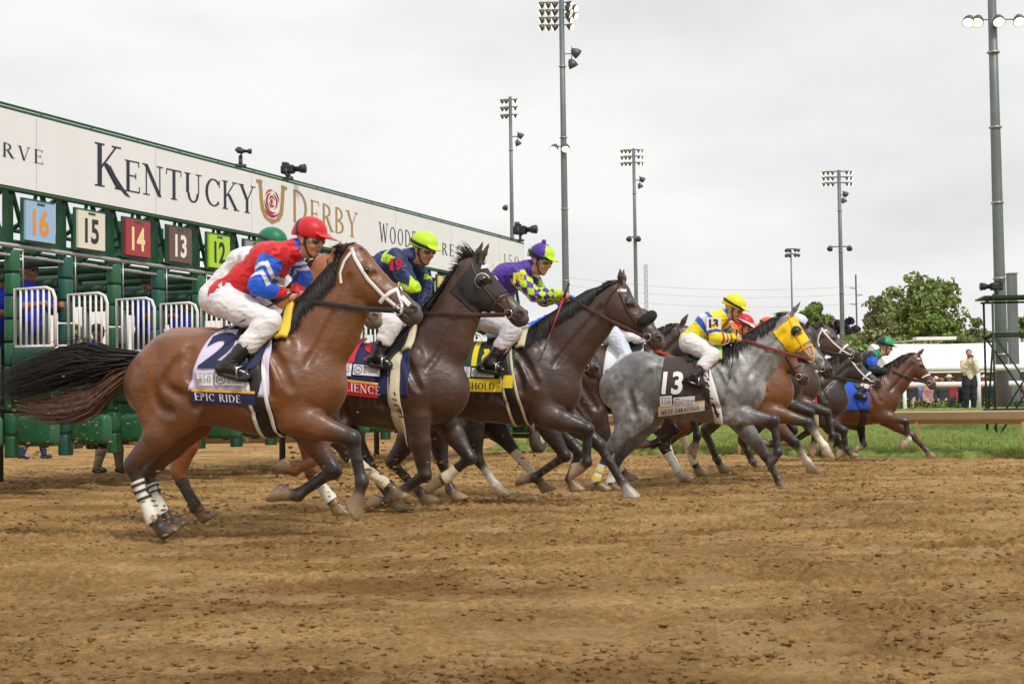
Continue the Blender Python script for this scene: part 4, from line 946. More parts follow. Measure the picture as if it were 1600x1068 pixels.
def horse(name, label, fr, S, coat, socks={}, h=.014, tail=None, mane='lie', ears='back', hoofc={}, detail=2, blaze=None):
    H = Horse(); H.fr = fr; H.S = S; B = Body(h); H.B = B
    cm, cdk, cu, cmz = coat['main'], coat['dark'], coat['under'], coat['muzzle']
    T = S['torso']
    mixc = lambda a, b, t: tuple(a[i]+(b[i]-a[i])*t for i in range(3))
    B.chain(T, k=.05, col=cm)
    # belly tone, chest, rump muscles
    for a in (2, 3, 4):
        t = T[a]; B.ell((t[0], 0, t[2]-t[3]*.42), (.3, t[4]*.78, t[3]*.56), k=.05, col=cu)
    for sg in (-1, 1):
        r1 = T[1]; B.ell((r1[0]+.05, sg*.15, r1[2]+.10), (.26, .13, .20), .1, k=.05, col=cm)       # gluteus
        f = T[-2]; B.ell((f[0]-.03, sg*(f[4]-.075), f[2]+.06), (.13, .085, .27), -.45, k=.035, col=cm)   # shoulder blade
        B.ell((f[0]+.06, sg*(f[4]-.055), f[2]-.02), (.09, .07, .13), .5, k=.03, col=cm)
        B.ell((f[0]-.13, sg*(f[4]-.035), f[2]-.09), (.17, .085, .13), -.5, k=.025, col=cm)         # triceps
        B.ell((T[-1][0]+.01, sg*.10, T[-1][2]-.04), (.13, .11, .16), 0, k=.025, col=cm)             # breast
        # groove between shoulder and ribs
    # neck
    N = S['neck']; B.chain(N, k=.06, col=cm)
    for sg in (-1, 1):
        B.cone((N[0][0]+.02, sg*.09, N[0][2]-.04), (N[-1][0], sg*.05, N[-1][2]-.03), .10, .055, .6, k=.05, col=cm)
    # head
    P, a, b, Lh = head_frame(S); k_ = Lh/.62
    hp = lambda s, t, y=0.0: P+a*s*Lh+b*t*Lh+np.array([0, y*k_, 0])
    H.hp = hp; H.Lh = Lh
    st = [(.0, .0, .29, .085), (.14, .0, .41, .098), (.27, .0, .455, .102), (.42, .010, .415, .085), (.58, .022, .315, .066), (.74, .025, .262, .057), (.88, .03, .262, .061), (.955, .05, .235, .050)]
    ch = []
    for s, t0, t1, w_ in st:
        c = hp(s, (t0+t1)/2); r = (t1-t0)/2*Lh; ch.append((c[0], 0, c[2], r, w_*k_))
    for i in range(len(ch)-1):
        tt = i/(len(ch)-2); c0 = mixc(cm, cmz, max(0, (tt-.55)/.45)); c1 = mixc(cm, cmz, max(0, (tt+.16-.55)/.45))
        B.chain(ch[i:i+2], k=.02, col=c0, col1=c1)
    lastN = N[-1]
    B.cone((lastN[0], 0, lastN[2]), hp(.06, .14), lastN[3], .115*k_, lastN[4]/lastN[3], .72, k=.05, col=cm)
    hang = math.atan2(a[2], a[0])
    for sg in (-1, 1):
        B.ell(hp(.22, .27, sg*.068), (.135*k_, .038*k_, .115*k_), hang, k=.012, col=cm)          # cheek
        B.cone(hp(.36, .15, sg*.075), hp(.62, .13, sg*.052), .016*k_, .010, k=.02, col=cm)       # face ridge
        B.ell(hp(.275, .10, sg*.088), (.040*k_, .020*k_, .030*k_), hang, k=.012, col=mixc(cm, cdk, .7))    # eye lids
        B.ell(hp(.275, .045, sg*.072), (.055*k_, .022*k_, .022*k_), hang, k=.02, col=cm)          # brow
        B.ell(hp(.90, .075, sg*.054), (.036*k_, .018*k_, .030*k_), hang+.5, k=.014, col=cmz)
        B.ell(hp(.915, .085, sg*.070), (.019*k_, .018*k_, .012*k_), hang+.9, k=.006, col=(.02, .015, .015), sub=True); B.P[-1]['paint'] = True   # nostril
        B.ell(hp(.90, .175, sg*.062), (.075*k_, .014*k_, .006*k_), hang+.05, k=.006, col=(.03, .022, .02), sub=True); B.P[-1]['paint'] = True      # mouth
        # ears
        if ears == 'back': e1 = hp(.02, .02, sg*.10)+np.array([-.14*k_, 0, .025])
        elif ears == 'half': e1 = hp(-.17, -.14, sg*.085)
        else: e1 = hp(-.06, -.27, sg*.075)
        e0 = hp(.02, .02, sg*.055); e5 = e0+(e1-e0)*.5+np.array([0, sg*.008, 0])
        B.cone(e0, e5, .026, .030, .62, k=.015, col=cm); B.cone(e5, e1, .030, .007, .62, k=.008, col=mixc(cm, cdk, .6))
    B.ell(hp(.93, .225), (.045*k_, .040*k_, .026*k_), hang, k=.02, col=cmz)    # chin
    if blaze:
        for s0, s1, wd in blaze: B.cone(hp(s0, .0), hp(s1, .015), wd, wd*.8, k=.004, col=WHITE)
    # crest: dark root of the mane
    crest = []
    for n in N: crest.append(n)
    B.cone(hp(.03, .0), hp(.10, -.012), .03, .02, k=.01, col=coat['mane'])
    SOLES = []
    # legs
    def foot(key, pts, sd):
        fet, cor, toe = pts
        sock = socks.get(key); hc = hoofc.get(key, HOOF)
        c = WHITE if sock else cdk
        B.cone(fet, cor, .042, .044, .9, k=.02, col=c)
        dirn = (toe-cor)/np.linalg.norm(toe-cor); hl = min(np.linalg.norm(toe-cor), .105)
        back = np.array([dirn[2], 0, -dirn[0]])          # heel side
        B.cone(cor-dirn*.012, cor+dirn*hl*1.05, .046, .062, .95, k=.010, col=hc)
        B.cone(cor+back*.032+dirn*.005, cor+back*.050+dirn*hl*.62, .034, .040, .95, k=.015, col=hc)
        SOLES.append((cor+dirn*hl*1.08, dirn*.77+back*.64, cor+dirn*hl*.6))
    for key, sg in (('hf', 1), ('hn', -1), ('ff', 1), ('fn', -1)):
        p = S[key]
        sock = socks.get(key)
        if key[0] == 'h':
            stifle, hock, fet, cor, toe = p; hip = np.array([T[1][0], sg*.15, T[1][2]-.02]); butt = np.array([T[0][0]+.0, sg*.13, T[0][2]-.04])
            sv = stifle.copy(); sv[1] = sg*.17
            B.cone(hip, sv, .21, .15, .62, .60, k=.05, col=cm, col1=cm)
            up = hock-sv; up /= np.linalg.norm(up)
            g0 = sv+(hock-sv)*.12+np.array([-.05, 0, 0]); 
            B.cone(butt, sv+(hock-sv)*.40+np.array([-.035, 0, 0]), .165, .105, .60, .60, k=.06, col=cm, col1=mixc(cm, cdk, .1))     # hamstring
            kneec = mixc(cm, cdk, .75)
            B.cone(sv, sv+(hock-sv)*.45, .155, .112, .58, .6, k=.04, col=cm, col1=mixc(cm, cdk, .15))
            B.cone(sv+(hock-sv)*.45, hock, .112, .064, .62, .68, k=.03, col=mixc(cm, cdk, .15), col1=kneec)
            # point of hock: behind the joint
            v = fet-hock; v /= np.linalg.norm(v); u2 = (sv-hock)/np.linalg.norm(sv-hock)
            bk = -(u2+v); bk = bk/np.linalg.norm(bk) if np.linalg.norm(bk) > .15 else np.array([-1, 0, 0])
            if bk[0] > 0: bk = np.array([-1.0, 0, .1])
            ph = hock+bk*.042+u2*.035
            B.cone(sv+(hock-sv)*.55+bk*.05, ph, .022, .024, .8, k=.025, col=mixc(cm, cdk, .4), col1=cdk)
            B.cone(hock+u2*.02, hock+v*.05, .062, .052, .75, k=.02, col=kneec, col1=cdk)
            B.cone(ph, hock+v*.10+bk*.02, .024, .022, .8, k=.02, col=cdk)
            mid = hock+(fet-hock)*.5
            B.cone(hock, mid, .048, .041, .78, k=.02, col=cdk); B.cone(mid, fet, .041, .041, .8, k=.02, col=WHITE if sock and sock > 1 else cdk)
            B.cone(mid+bk*.028, fet+bk*.022, .021, .023, .8, k=.012, col=WHITE if sock and sock > 1 else cdk)
            B.ell(fet, (.053, .047, .053), k=.02, col=WHITE if sock else cdk)
        else:
            elbow, knee, fet, cor, toe = p; sh = np.array([T[-2][0]+.02, sg*(T[-2][4]-.045), T[-2][2]-.05])
            ev = elbow.copy(); ev[1] = sg*.155
            B.cone(sh, ev, .15, .105, .55, .6, k=.05, col=cm)
            fa = knee-ev; 
            B.cone(ev, ev+fa*.42, .128, .096, .66, .68, k=.04, col=cm, col1=mixc(cm, cdk, .12))
            B.cone(ev+fa*.42, knee, .096, .056, .68, .8, k=.03, col=mixc(cm, cdk, .12), col1=cdk)
            B.ell(knee, (.064, .055, .068), math.atan2(fa[2], fa[0])+PI/2, k=.02, col=cdk)
            v = (fet-knee)/np.linalg.norm(fet-knee)
            mid = knee+(fet-knee)*.5
            B.cone(knee, mid, .050, .040, .8, k=.02, col=cdk); B.cone(mid, fet, .040, .041, .8, k=.015, col=WHITE if sock and sock > 1 else cdk)
            n_ = np.array([v[2], 0, -v[0]])
            B.cone(knee+v*.05+n_*.026, fet+n_*.023, .019, .021, .8, k=.012, col=WHITE if sock and sock > 1 else cdk)
            B.ell(fet, (.050, .045, .050), k=.02, col=WHITE if sock else cdk)
        foot(key, p[-3:], sg)
    # dock
    if tail:
        d0 = np.array([T[0][0]-.05, 0, T[0][2]+T[0][3]*.72]); d1 = fr.px(*tail['pts'][1]) if not tail.get('metric') else tail['pts'][1]
        dv = (d1-d0); dv = dv/np.linalg.norm(dv)
        B.cone(d0, d0+dv*.22, .045, .025, k=.03, col=cm, col1=coat['mane'])
    B.grid()
    for q0, nn, cc in SOLES: B.cutplane(q0, nn/np.linalg.norm(nn), cc, .13)
    tl = lambda i: np.array(T[i][:3])
    def groove(pts, r=.014, k=.03, dep=.004):
        pts = resample(smooth_poly([np.array([p[0], 0, p[2]]) for p in pts], 5), .03)
        for sg in (-1, 1):
            y = B.side(pts[:, 0], pts[:, 2], 0.0, sgn=sg); q = pts.copy(); q[:, 1] = y+sg*(r-dep)
            for a, b in zip(q[:-1], q[1:]):
                if np.linalg.norm(a-b) < .12: B.cut(dict(t='c', p0=a, p1=b, r0=r, r1=r, w0=1.0, w1=1.0, k=k))
    f = T[-2]; e_n = S['fn'][0]
    groove([(f[0]-.06, 0, f[2]+.26), (f[0]+.05, 0, f[2]+.10), (f[0]+.13, 0, f[2]-.06)], .020, .05, .006)      # front of the shoulder
    groove([(f[0]-.20, 0, f[2]+.10), (f[0]-.27, 0, f[2]-.06), (f[0]-.22, 0, f[2]-.20), (f[0]-.08, 0, f[2]-.25)], .018, .04, .006)   # behind the triceps
    groove([(f[0]-.10, 0, f[2]+.16), (f[0]-.03, 0, f[2]+.0), (f[0]-.02, 0, f[2]-.12)], .014, .04, .004)
    groove([(N[0][0]+.07, 0, N[0][2]-.06), (N[1][0]+.03, 0, N[1][2]-.07), (N[2][0]+.01, 0, N[2][2]-.05), (N[3][0]-.01, 0, N[3][2]-.02)], .016, .04, .005)   # jugular
    r0, r1, r2 = T[0], T[1], T[2]; stf = S['hn'][0]
    groove([(r2[0]-.02, 0, r2[2]+.20), (r2[0]-.02, 0, r2[2]+.02), (stf[0]+.16, 0, stf[2]+.16), (stf[0]+.15, 0, stf[2]+.02)], .022, .05, .007)   # flank fold
    groove([(r1[0]-.04, 0, r1[2]+.20), (r0[0]+.06, 0, r0[2]+.02), (r0[0]+.10, 0, r0[2]-.16), (stf[0]-.06, 0, stf[2]-.02)], .016, .05, .005)     # hamstring
    groove([(r1[0]+.12, 0, r1[2]+.12), (r1[0]+.02, 0, r1[2]-.06), (stf[0]+.03, 0, stf[2]+.10)], .014, .05, .004)
    for i_ in range(4): groove([(T[4][0]-.22+.085*i_, 0, T[4][2]+.06), (T[4][0]-.25+.085*i_, 0, T[4][2]-.16)], .012, .04, .0015)
    V, F = B.surf(); C, bi, bt = B.paint(V)
    root = empty(name, fr.o, fr.yaw); tag(root, label, 'horse', 'racehorses leaving the starting gate')
    H.root = root; H.coat = coat
    if coat.get('dapple'):
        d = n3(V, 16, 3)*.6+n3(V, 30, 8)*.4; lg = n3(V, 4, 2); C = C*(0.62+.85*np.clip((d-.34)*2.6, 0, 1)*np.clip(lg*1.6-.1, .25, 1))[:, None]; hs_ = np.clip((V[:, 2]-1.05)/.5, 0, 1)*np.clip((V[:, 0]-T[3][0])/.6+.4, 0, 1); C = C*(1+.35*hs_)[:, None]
    else:
        d = n3(V, 3.2, 4); C = C*(.80+.42*d)[:, None]
    low = np.clip((.55-V[:, 2])/.5, 0, 1)*np.clip(n3(V, 26, 6)*2.2-1.05, 0, 1)*.5; C = C*(1-low[:, None])+np.array(srgb(150, 116, 74))*low[:, None]     # dirt splashed on the legs
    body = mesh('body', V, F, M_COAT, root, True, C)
    for sg in (-1, 1):
        e = hp(.275, .10); y = float(B.side(np.array([e[0]]), np.array([e[2]]), 0, sgn=sg)[0])
        MB().ball((e[0], y-sg*.012*k_, e[2]), .024*k_, 12).build('eye', M_EYE, root, True)
    H.V = V; H.F = F
    # mane
    hm = hair_mat(coat['mane']); rg = np.random.default_rng(abs(hash(label)) % 1000 if False else len(label)*7+int(fr.o[0]*100) % 50+3)
    # crest line = upper edge of neck chain
    cl = []
    for i in range(len(N)):
        q0 = np.array(N[max(i-1, 0)][:3]); q1 = np.array(N[min(i+1, len(N)-1)][:3]); t = q1-q0; t /= np.linalg.norm(t); up = np.array([-t[2], 0, t[0]])
        if up[2] < 0: up = -up
        c0 = np.array(N[i][:3]); rs = np.linspace(.05, .5, 90); dd = B.sample(c0+rs[:, None]*up); kk = int(np.argmax(dd > 0)) if (dd > 0).any() else 40
        cl.append((c0+up*(rs[kk]+.002), t, up))
    cl.append((hp(-.02, -.01), a, -b))
    H.crest = cl
    m = MB(); ns = {0: 120, 1: 320, 2: 1100}[detail]
    for i in range(ns):
        u = rg.random()*(len(cl)-1); j = int(u); f = u-j
        r0 = cl[j][0]*(1-f)+cl[j+1][0]*f; t = cl[j][1]*(1-f)+cl[j+1][1]*f; up = cl[j][2]*(1-f)+cl[j+1][2]*f
        ln = (.15+.13*rg.random())*(1.3 if u < 1.2 else 1)*(.66 if mane == 'lie' else (1.0 if u < 2.6 else .6))
        sd = -1 if rg.random() < .8 else 1
        if mane == 'fly':
            d1 = up*(.30+.45*rg.random())-t*(.5+.7*rg.random())+np.array([0, rg.normal()*.25, 0]); d2 = -t*1.0+up*.1+np.array([0, rg.normal()*.35, 0])+np.array([0, 0, -.2])
            pts = [r0-up*.02, r0+d1*ln*.4, r0+d1*ln*.55+d2*ln*.5, r0+d1*ln*.6+d2*ln*.95]
        elif mane == 'short':
            d1 = up*.5-t*.6; pts = [r0-up*.02, r0+d1*.03+np.array([0, sd*.02, 0]), r0+d1*.06+np.array([0, sd*.04, -.01])]
        else:
            yv = sd*(.035+.02*rg.random()); d2 = -t*(.5+.35*rg.random())-up*(.55+.3*rg.random())
            pts = [r0-up*.015, r0+up*.012+np.array([0, yv*.5, 0])-t*.02, r0+d2*ln*.35+np.array([0, yv, 0]), r0+d2*ln*.65+np.array([0, yv, 0]), r0+d2*ln*.95+np.array([0, yv*1.2, 0])]
            Q = np.array(pts[2:]); ysd = B.side(Q[:, 0], Q[:, 2], .006+.012*rg.random(), sgn=sd); pts = pts[:2]+[np.array([q[0], yy if abs(yy) > .03 else q[1], q[2]]) for q, yy in zip(Q, ysd)]
        m.tube(pts, {4: [.006, .007, .005, .001], 5: [.005, .0065, .006, .005, .001], 3: [.006, .006, .001]}[len(pts)], 3, False)
    # forelock
    for i in range(14):
        r0 = hp(.0, -.005, rg.normal()*.02); m.tube([r0, hp(.06, -.03, rg.normal()*.03), hp(.14+.05*rg.random(), -.01, rg.normal()*.035)], [.006, .005, .001], 4, False)
    m.build('mane', hm, root, True)
    for tail in ([tail]+tail.get('more', []) if tail else []):
        tp = [q if tail.get('metric') else fr.px(*q) for q in tail['pts']]; tp[0] = d0+dv*.03
        tp = np.array(tp); m = MB(); ns = tail.get('n', 500); sp = tail['spread']; m2 = MB()
        def bez(u):
            x = u*(len(tp)-1); j = min(int(x), len(tp)-2); f = x-j
            p0 = tp[max(j-1, 0)]; p1 = tp[j]; p2 = tp[j+1]; p3 = tp[min(j+2, len(tp)-1)]
            return .5*((2*p1)+(-p0+p2)*f+(2*p0-5*p1+4*p2-p3)*f*f+(-p0+3*p1-3*p2+p3)*f**3)
        for i in range(ns):
            ang = rg.random()*2*PI; rr = math.sqrt(rg.random())*(1 if rg.random() < .86 else 1.45); u0 = .22*rg.random(); u1 = .62+.38*rg.random() if rg.random() < .75 else .4+.3*rg.random(); pts = []
            wob = rg.normal(size=2)*.8; drop = max(0, rg.normal())*tail.get('droop', .0)
            for q in range(8):
                u = u0+(u1-u0)*q/7; s_ = .035+sp*math.sin(min(u*1.6, 1)*PI*.55)*(.45+.6*u)
                c = bez(u); s_ *= 1-.35*max(0, u-.6)/.4; pts.append(c+np.array([0, math.cos(ang)*rr*s_*.8+wob[0]*.04*math.sin(u*7), math.sin(ang)*rr*s_+wob[1]*.045*u*math.sin(u*6+wob[0])-drop*u*u]))
            (m2 if drop > tail.get('pale_at', 9) else m).tube(pts, [.005, .0055, .005, .004, .003, .0022, .0014, .0004], 3, False)
        (m if m.v else m2).build(tail.get('name', 'tail'), hair_mat(tail['col']) if 'col' in tail else hm, root, True)
    return H
def resample(pts, step=.02):
    pts = [np.array(p, float) for p in pts]; out_ = [pts[0]]
    for a, b in zip(pts[:-1], pts[1:]):
        n = max(1, int(np.linalg.norm(b-a)/step)); out_ += [a+(b-a)*(i+1)/n for i in range(n)]
    return np.array(out_)
def smooth_poly(pts, n=8):
    pts = [np.array(p, float) for p in pts]; out_ = []
    for j in range(len(pts)-1):
        p0 = pts[max(j-1, 0)]; p1 = pts[j]; p2 = pts[j+1]; p3 = pts[min(j+2, len(pts)-1)]
        for i in range(n):
            f = i/n; out_.append(.5*((2*p1)+(-p0+p2)*f+(2*p0-5*p1+4*p2-p3)*f*f+(-p0+3*p1-3*p2+p3)*f**3))
    return out_+[pts[-1]]
def strap(H, pts, width, m, off=.006, both=True, thick=.004):
    """a flat strap lying on the skin along side-view points"""
    pts = resample([np.array([p[0], 0, p[2]]) for p in pts], .018)
    n = len(pts)
    T_ = np.gradient(pts, axis=0); T_ /= np.linalg.norm(T_, axis=1)[:, None]+1e-9; Nn = np.stack([-T_[:, 2], 0*T_[:, 0], T_[:, 0]], 1)
    for sg in ((-1, 1) if both else (-1,)):
        rows = []
        for wv, o2 in ((-.5, 0), (-.46, thick), (.46, thick), (.5, 0)):
            q = pts+Nn*width*wv; y = H.B.side(q[:, 0], q[:, 2], off, sgn=sg)
            yc = H.B.side(pts[:, 0], pts[:, 2], off, sgn=sg)
            y = np.where(np.abs(y-yc) > .04, yc-np.sign(yc)*.012, y)
            q = q.copy(); q[:, 1] = y+sg*o2; rows.append(q)
        m.sheet(rows if sg > 0 else rows[::-1])
    return m
def bridle(H, mat_, parts=('cheek', 'brow', 'nose', 'throat'), width=.022, rein_mat=None, hand=None, ring=True, nose_s=.60):
    hp = H.hp; o = MB()
    if 'cheek' in parts: strap(H, [hp(-.01, .03), hp(.10, .085), hp(.35, .16), hp(.60, .19), hp(.80, .185)], width, o)
    if 'brow' in parts: strap(H, [hp(.06, .085), hp(.09, .04), hp(.12, .004)], width, o)
    if 'throat' in parts: strap(H, [hp(.02, .06), hp(.03, .18), hp(.08, .31), hp(.16, .38)], width*.8, o)
    if 'nose' in parts: strap(H, [hp(nose_s+.03, .012), hp(nose_s, .10), hp(nose_s-.02, .2), hp(nose_s-.02, .27)], width*1.15, o)
    if 'drop' in parts: strap(H, [hp(nose_s+.03, .05), hp(.80, .13), hp(.84, .2)], width*.8, o)
    b = o.build('bridle', mat_, H.root, True)
    if ring:
        r = MB()
        for sg in (-1, 1):
            c = hp(.80, .195); y = float(H.B.side(np.array([c[0]]), np.array([c[2]]), .012, sgn=sg)[0])
            MB().tube([(c[0]+math.cos(t)*.036, y, c[2]+math.sin(t)*.036) for t in np.linspace(0, 2*PI, 17)], .0055, 6, False).build('bit_ring', M_STEEL, b, True)
        pass
    if hand is not None:
        m = MB(); c = hp(.80, .20)
        for sg in (-1, 1):
            y = float(H.B.side(np.array([c[0]]), np.array([c[2]]), .016, sgn=sg)[0]); e = np.array([c[0], y, c[2]])
            h_ = np.array([hand[0], sg*abs(hand[1]), hand[2]]); pts = []
            for t in np.linspace(0, 1, 22):
                q = e+(h_-e)*t; q[2] -= .015*math.sin(PI*t)
                ys = float(H.B.side(np.array([q[0]]), np.array([q[2]]), .018, sgn=sg)[0])
                if t < .96 and abs(ys) > abs(q[1]) and abs(ys) < .3: q[1] = ys
                pts.append(q)
            # a flat band
            V = []; 
            for q in pts: V.append((q+np.array([0, 0, .017]), q+np.array([0, sg*.005, 0]), q-np.array([0, 0, .017])))
            m.sheet(np.array(V))
        m.build('rein', rein_mat or mat_, H.root, True)
    return b
def cloth(H, x0, x1, zb0, zb1, m, off=.014, slant=0.0, name='saddle_cloth', nx=26, zc=None, far=True, wav=.004):
    """cloth over the back between stations x0, x1, lower edge height zb0..zb1; slant shifts the lower edge"""
    B = H.B; zc = zc or H.S['torso'][4][2]; rows = []
    seed = x0*3
    for i in range(nx):
        f = i/(nx-1); col = []
        zb = zb0+(zb1-zb0)*f
        ph = np.linspace(0, 2.4, 90); xx = x0+(x1-x0)*f
        pr = B.radial(xx, zc, ph, off)
        k = np.argmax(pr[:, 2] < zb) if (pr[:, 2] < zb).any() else len(pr)-1
        pr = pr[:max(k, 4)]; s = np.concatenate([[0], np.cumsum(np.linalg.norm(np.diff(pr, axis=0), axis=1))]); ss = np.linspace(0, s[-1], 26)
        pr = np.stack([np.interp(ss, s, pr[:, q]) for q in range(3)], 1)
        dn = np.linspace(0, 1, 26); pr[:, 0] += slant*(1-f)*dn
        ysd = H.B.side(pr[:, 0], pr[:, 2], off); pr[:, 1] = np.where((dn > .45) & (ysd < -.1), ysd, pr[:, 1])
        pr[:, 1] -= wav*np.sin(f*19+seed+dn*3)*dn
        fa = pr[::-1].copy(); fa[:, 1] *= -1
        rows.append(np.concatenate([fa, pr[1:]]) if far else pr)
    o = MB().sheet(np.array(rows)).build(name, m, H.root, True)
    md = o.modifiers.new('thick', 'SOLIDIFY'); md.thickness = .005; md.offset = 1
    return o
def on_side(H, verts, off):
    v = np.array(verts, float); y = H.B.side(v[:, 0], v[:, 2], off); v[:, 1] = y; return v
def girth(H, xt, xb, width, m, off=.016, name='girth', ztop=None):
    B = H.B; T = H.S['torso']; zc = T[4][2]; rows = []
    for w_ in (-.5, -.17, .17, .5):
        col = []
        for ph in np.linspace(.5, 2*PI-.5, 70):
            f = .5-.5*math.cos(ph); xx = xt+(xb-xt)*f+w_*width
            col.append(B.radial(xx, zc, [ph], off)[0])
        rows.append(col)
    o = MB().sheet(np.array(rows)).build(name, m, H.root, True)
    md = o.modifiers.new('thick', 'SOLIDIFY'); md.thickness = .006; md.offset = 0
    return o
def bandage(H, key, f0=.18, f1=1.12, m=None, stripes=(), sm=None, name='bandage', rad=None):
    S = H.S[key]; a, b, c = np.array(S[1]), np.array(S[2]), np.array(S[3]); pts = []; rr = []
    def at(f): return a+(b-a)*f if f <= 1 else b+(c-b)*(f-1)
    for f in np.linspace(f0, f1, 12):
        pts.append(at(f)+np.array([-.006, 0, 0])); rr.append((rad or .056)+.006*math.exp(-((f-1)/.15)**2)+.006*math.exp(-((f-.1)/.2)**2)-.004*(1 if .35 < f < .8 else 0))
    o = MB().tube(pts, rr, 14, False, flat=.9).build(name, m or M_BANDW, H.root, True)
    for s0, s1 in stripes:
        pp = [at(f)+np.array([-.006, 0, 0]) for f in (s0, s1)]
        MB().tube(pp, [(rad or .056)+.007]*2, 14, False, flat=.92).build('bandage_stripe', sm, o, True)
    return o

def hood(H, m, s0, s1, tm=.52, eye=.16, name='blinker_hood', off=.007):
    """a cloth hood lying on the head between stations s0 and s1"""
    V = H.V; P, a, b, Lh = head_frame(H.S); q = V-P; s = q@a/Lh; t = q@b/Lh
    ok = (s > s0) & (s < s1+.10*np.abs(t-.25)) & (t > -.10) & (t < tm) & (np.abs(V[:, 1]) < .16)
    ok &= ((s-.275)**2+(t-.10)**2 > (eye*.5)**2) if eye else True
    fm = ok[H.F].all(1); F = H.F[fm]; idx = -np.ones(len(V), int); u = np.unique(F); idx[u] = np.arange(len(u)); VV = V[u]
    e = .004; g = np.stack([H.B.sample(VV+np.eye(3)[i]*e)-H.B.sample(VV-np.eye(3)[i]*e) for i in range(3)], 1); g /= np.linalg.norm(g, axis=1)[:, None]+1e-9
    o = mesh(name, VV+g*off, idx[F], m, H.root, True); md = o.modifiers.new('t', 'SOLIDIFY'); md.thickness = .006; md.offset = -.5
    return o
def eye_cup(H, m, ring, parent):
    k = H.Lh/.62
    for sg in (-1, 1):
        c = H.hp(.285, .10); y = float(H.B.side(np.array([c[0]]), np.array([c[2]]), .004, sgn=sg)[0]); c[1] = y
        P, a, b, Lh = head_frame(H.S); V = []; n = 14
        for i in range(5):
            th = PI/2*i/4
            for j in range(n+1):
                an = R(60)+R(240)*j/n-math.atan2(-a[2], a[0])*0; d = a*math.cos(an)+np.array([-a[2], 0, a[0]])*math.sin(an)
                V.append(c+d*.058*k*math.cos(th)*(1.0)+np.array([0, sg*.052*k*math.sin(th), 0]))
        V = np.array(V).reshape(5, n+1, 3); o = MB().sheet(V).build('eye_cup', m, parent, True); md = o.modifiers.new('t', 'SOLIDIFY'); md.thickness = .004
        if ring: MB().tube(list(V[0]), .006, 6).build('rim', ring, o, True)
def side_poly(H, polys, off, name, m, parent=None, Y=-.31, stag=0.0):
    """flat marks given in picture points, laid on the horse's near side"""
    V = []; F = []
    for i, p in enumerate(polys):
        n = len(V)
        for u, v in p: V.append(H.fr.px(u, v, Y))
        F.append(list(range(n, n+len(p))))
    V = np.array(V); y = H.B.side(V[:, 0], V[:, 2], off); V[:, 1] = y-np.array([stag*(i % 9) for i, p in enumerate(polys) for _ in p])
    return mesh(name, V, F, m, parent or H.root, False)
def side_text(H, txt, a, b, cap, off, m, name='lettering', parent=None, gap=.1, first=1.0, bold=1.1, shear=0.0):
    ps, wd = word(txt, 1.0, gap, first, 1.0, bold); a = np.array(a, float); b = np.array(b, float); L_ = np.linalg.norm(b-a); d = (b-a)/L_; s_ = L_/wd
    return side_poly(H, [[tuple(a+d*u*s_+np.array([shear*v*cap, -v*cap])) for u, v in p] for p in ps], off, name, m, parent, stag=.0002)
def side_number(H, txt, c, h_, w_, off, m, parent=None, name='number', shear=0.0, rot=0.0, offset=.03):
    V, F = bold_text(txt, 1.0, offset, 1.0, True); ex = V.max(0)-V.min(0); V = V/ex*np.array([w_, h_]); cs, sn = math.cos(rot), math.sin(rot)
    P = [H.fr.px(c[0]+u*cs+v*sn+shear*v, c[1]-v*cs+u*sn, -.31) for u, v in V]; P = np.array(P); P[:, 1] = H.B.side(P[:, 0], P[:, 2], off)
    return mesh(name, P, F, m, parent or H.root, False)
def rect_px(x0, y0, x1, y1, dy=0.0, nx=6, ny=3):
    o = []
    for i in range(nx):
        for j in range(ny):
            f0, f1 = i/nx, (i+1)/nx; g0, g1 = j/ny, (j+1)/ny; q = lambda f, g: (x0+(x1-x0)*f, y0+(y1-y0)*g+dy*f); o.append([q(f0, g1), q(f1, g1), q(f1, g0), q(f0, g0)])
    return o
def horse_frame(px, depth, yaw_deg):
    p = at_depth(px, 600, depth); return Frame((p[0], p[1], 0.0), R(yaw_deg))
F20 = horse_frame(370, 11.7, -9)
SP20 = dict(torso=[(247, 600, 55, .20), (277, 588, 69, .265), (322, 590, 71, .285), (366, 594, 73, .30), (408, 598, 78, .30), (446, 594, 84, .26), (484, 602, 60, .19)],
    neck=[(478, 556, 64, .16), (508, 510, 56, .12), (535, 466, 46, .095), (554, 430, 38, .085)], poll=(558, 387), nose=(666, 482),
    hn=[(288, 640), (206, 727), (241, 812), (252, 826), (272, 832)], hf=[(300, 655), (228, 738), (256, 804), (266, 816), (284, 822)],
    fn=[(458, 652), (550, 684), (566, 752), (559, 781), (551, 806)], ff=[(470, 660), (521, 735), (465, 773), (446, 772), (424, 771)])
TAIL20 = dict(pts=[(200, 568), (170, 566), (125, 566), (60, 584), (-12, 604)], spread=.125, n=1500, droop=.03, more=[dict(pts=[(198, 580), (178, 600), (140, 630), (80, 640), (25, 632)], spread=.085, n=620, name='tail_underside', col=srgb(104, 76, 62))])
S20 = skel(F20, SP20)
h20 = horse('racehorse', 'bay racehorse with a white bridle and a black flowing tail, nearest of the field', F20, S20, BAY, tail=TAIL20, h=.0115, hoofc={'hn': DHOOF, 'hf': DHOOF})
W20 = np.array([S20['torso'][5][0], S20['torso'][5][2]+S20['torso'][5][3]])
b20 = bridle(h20, M_WHT, ('cheek', 'nose', 'throat', 'drop'), .026, M_BLK, hand=F20.px(456, 466, -.07), nose_s=.62)
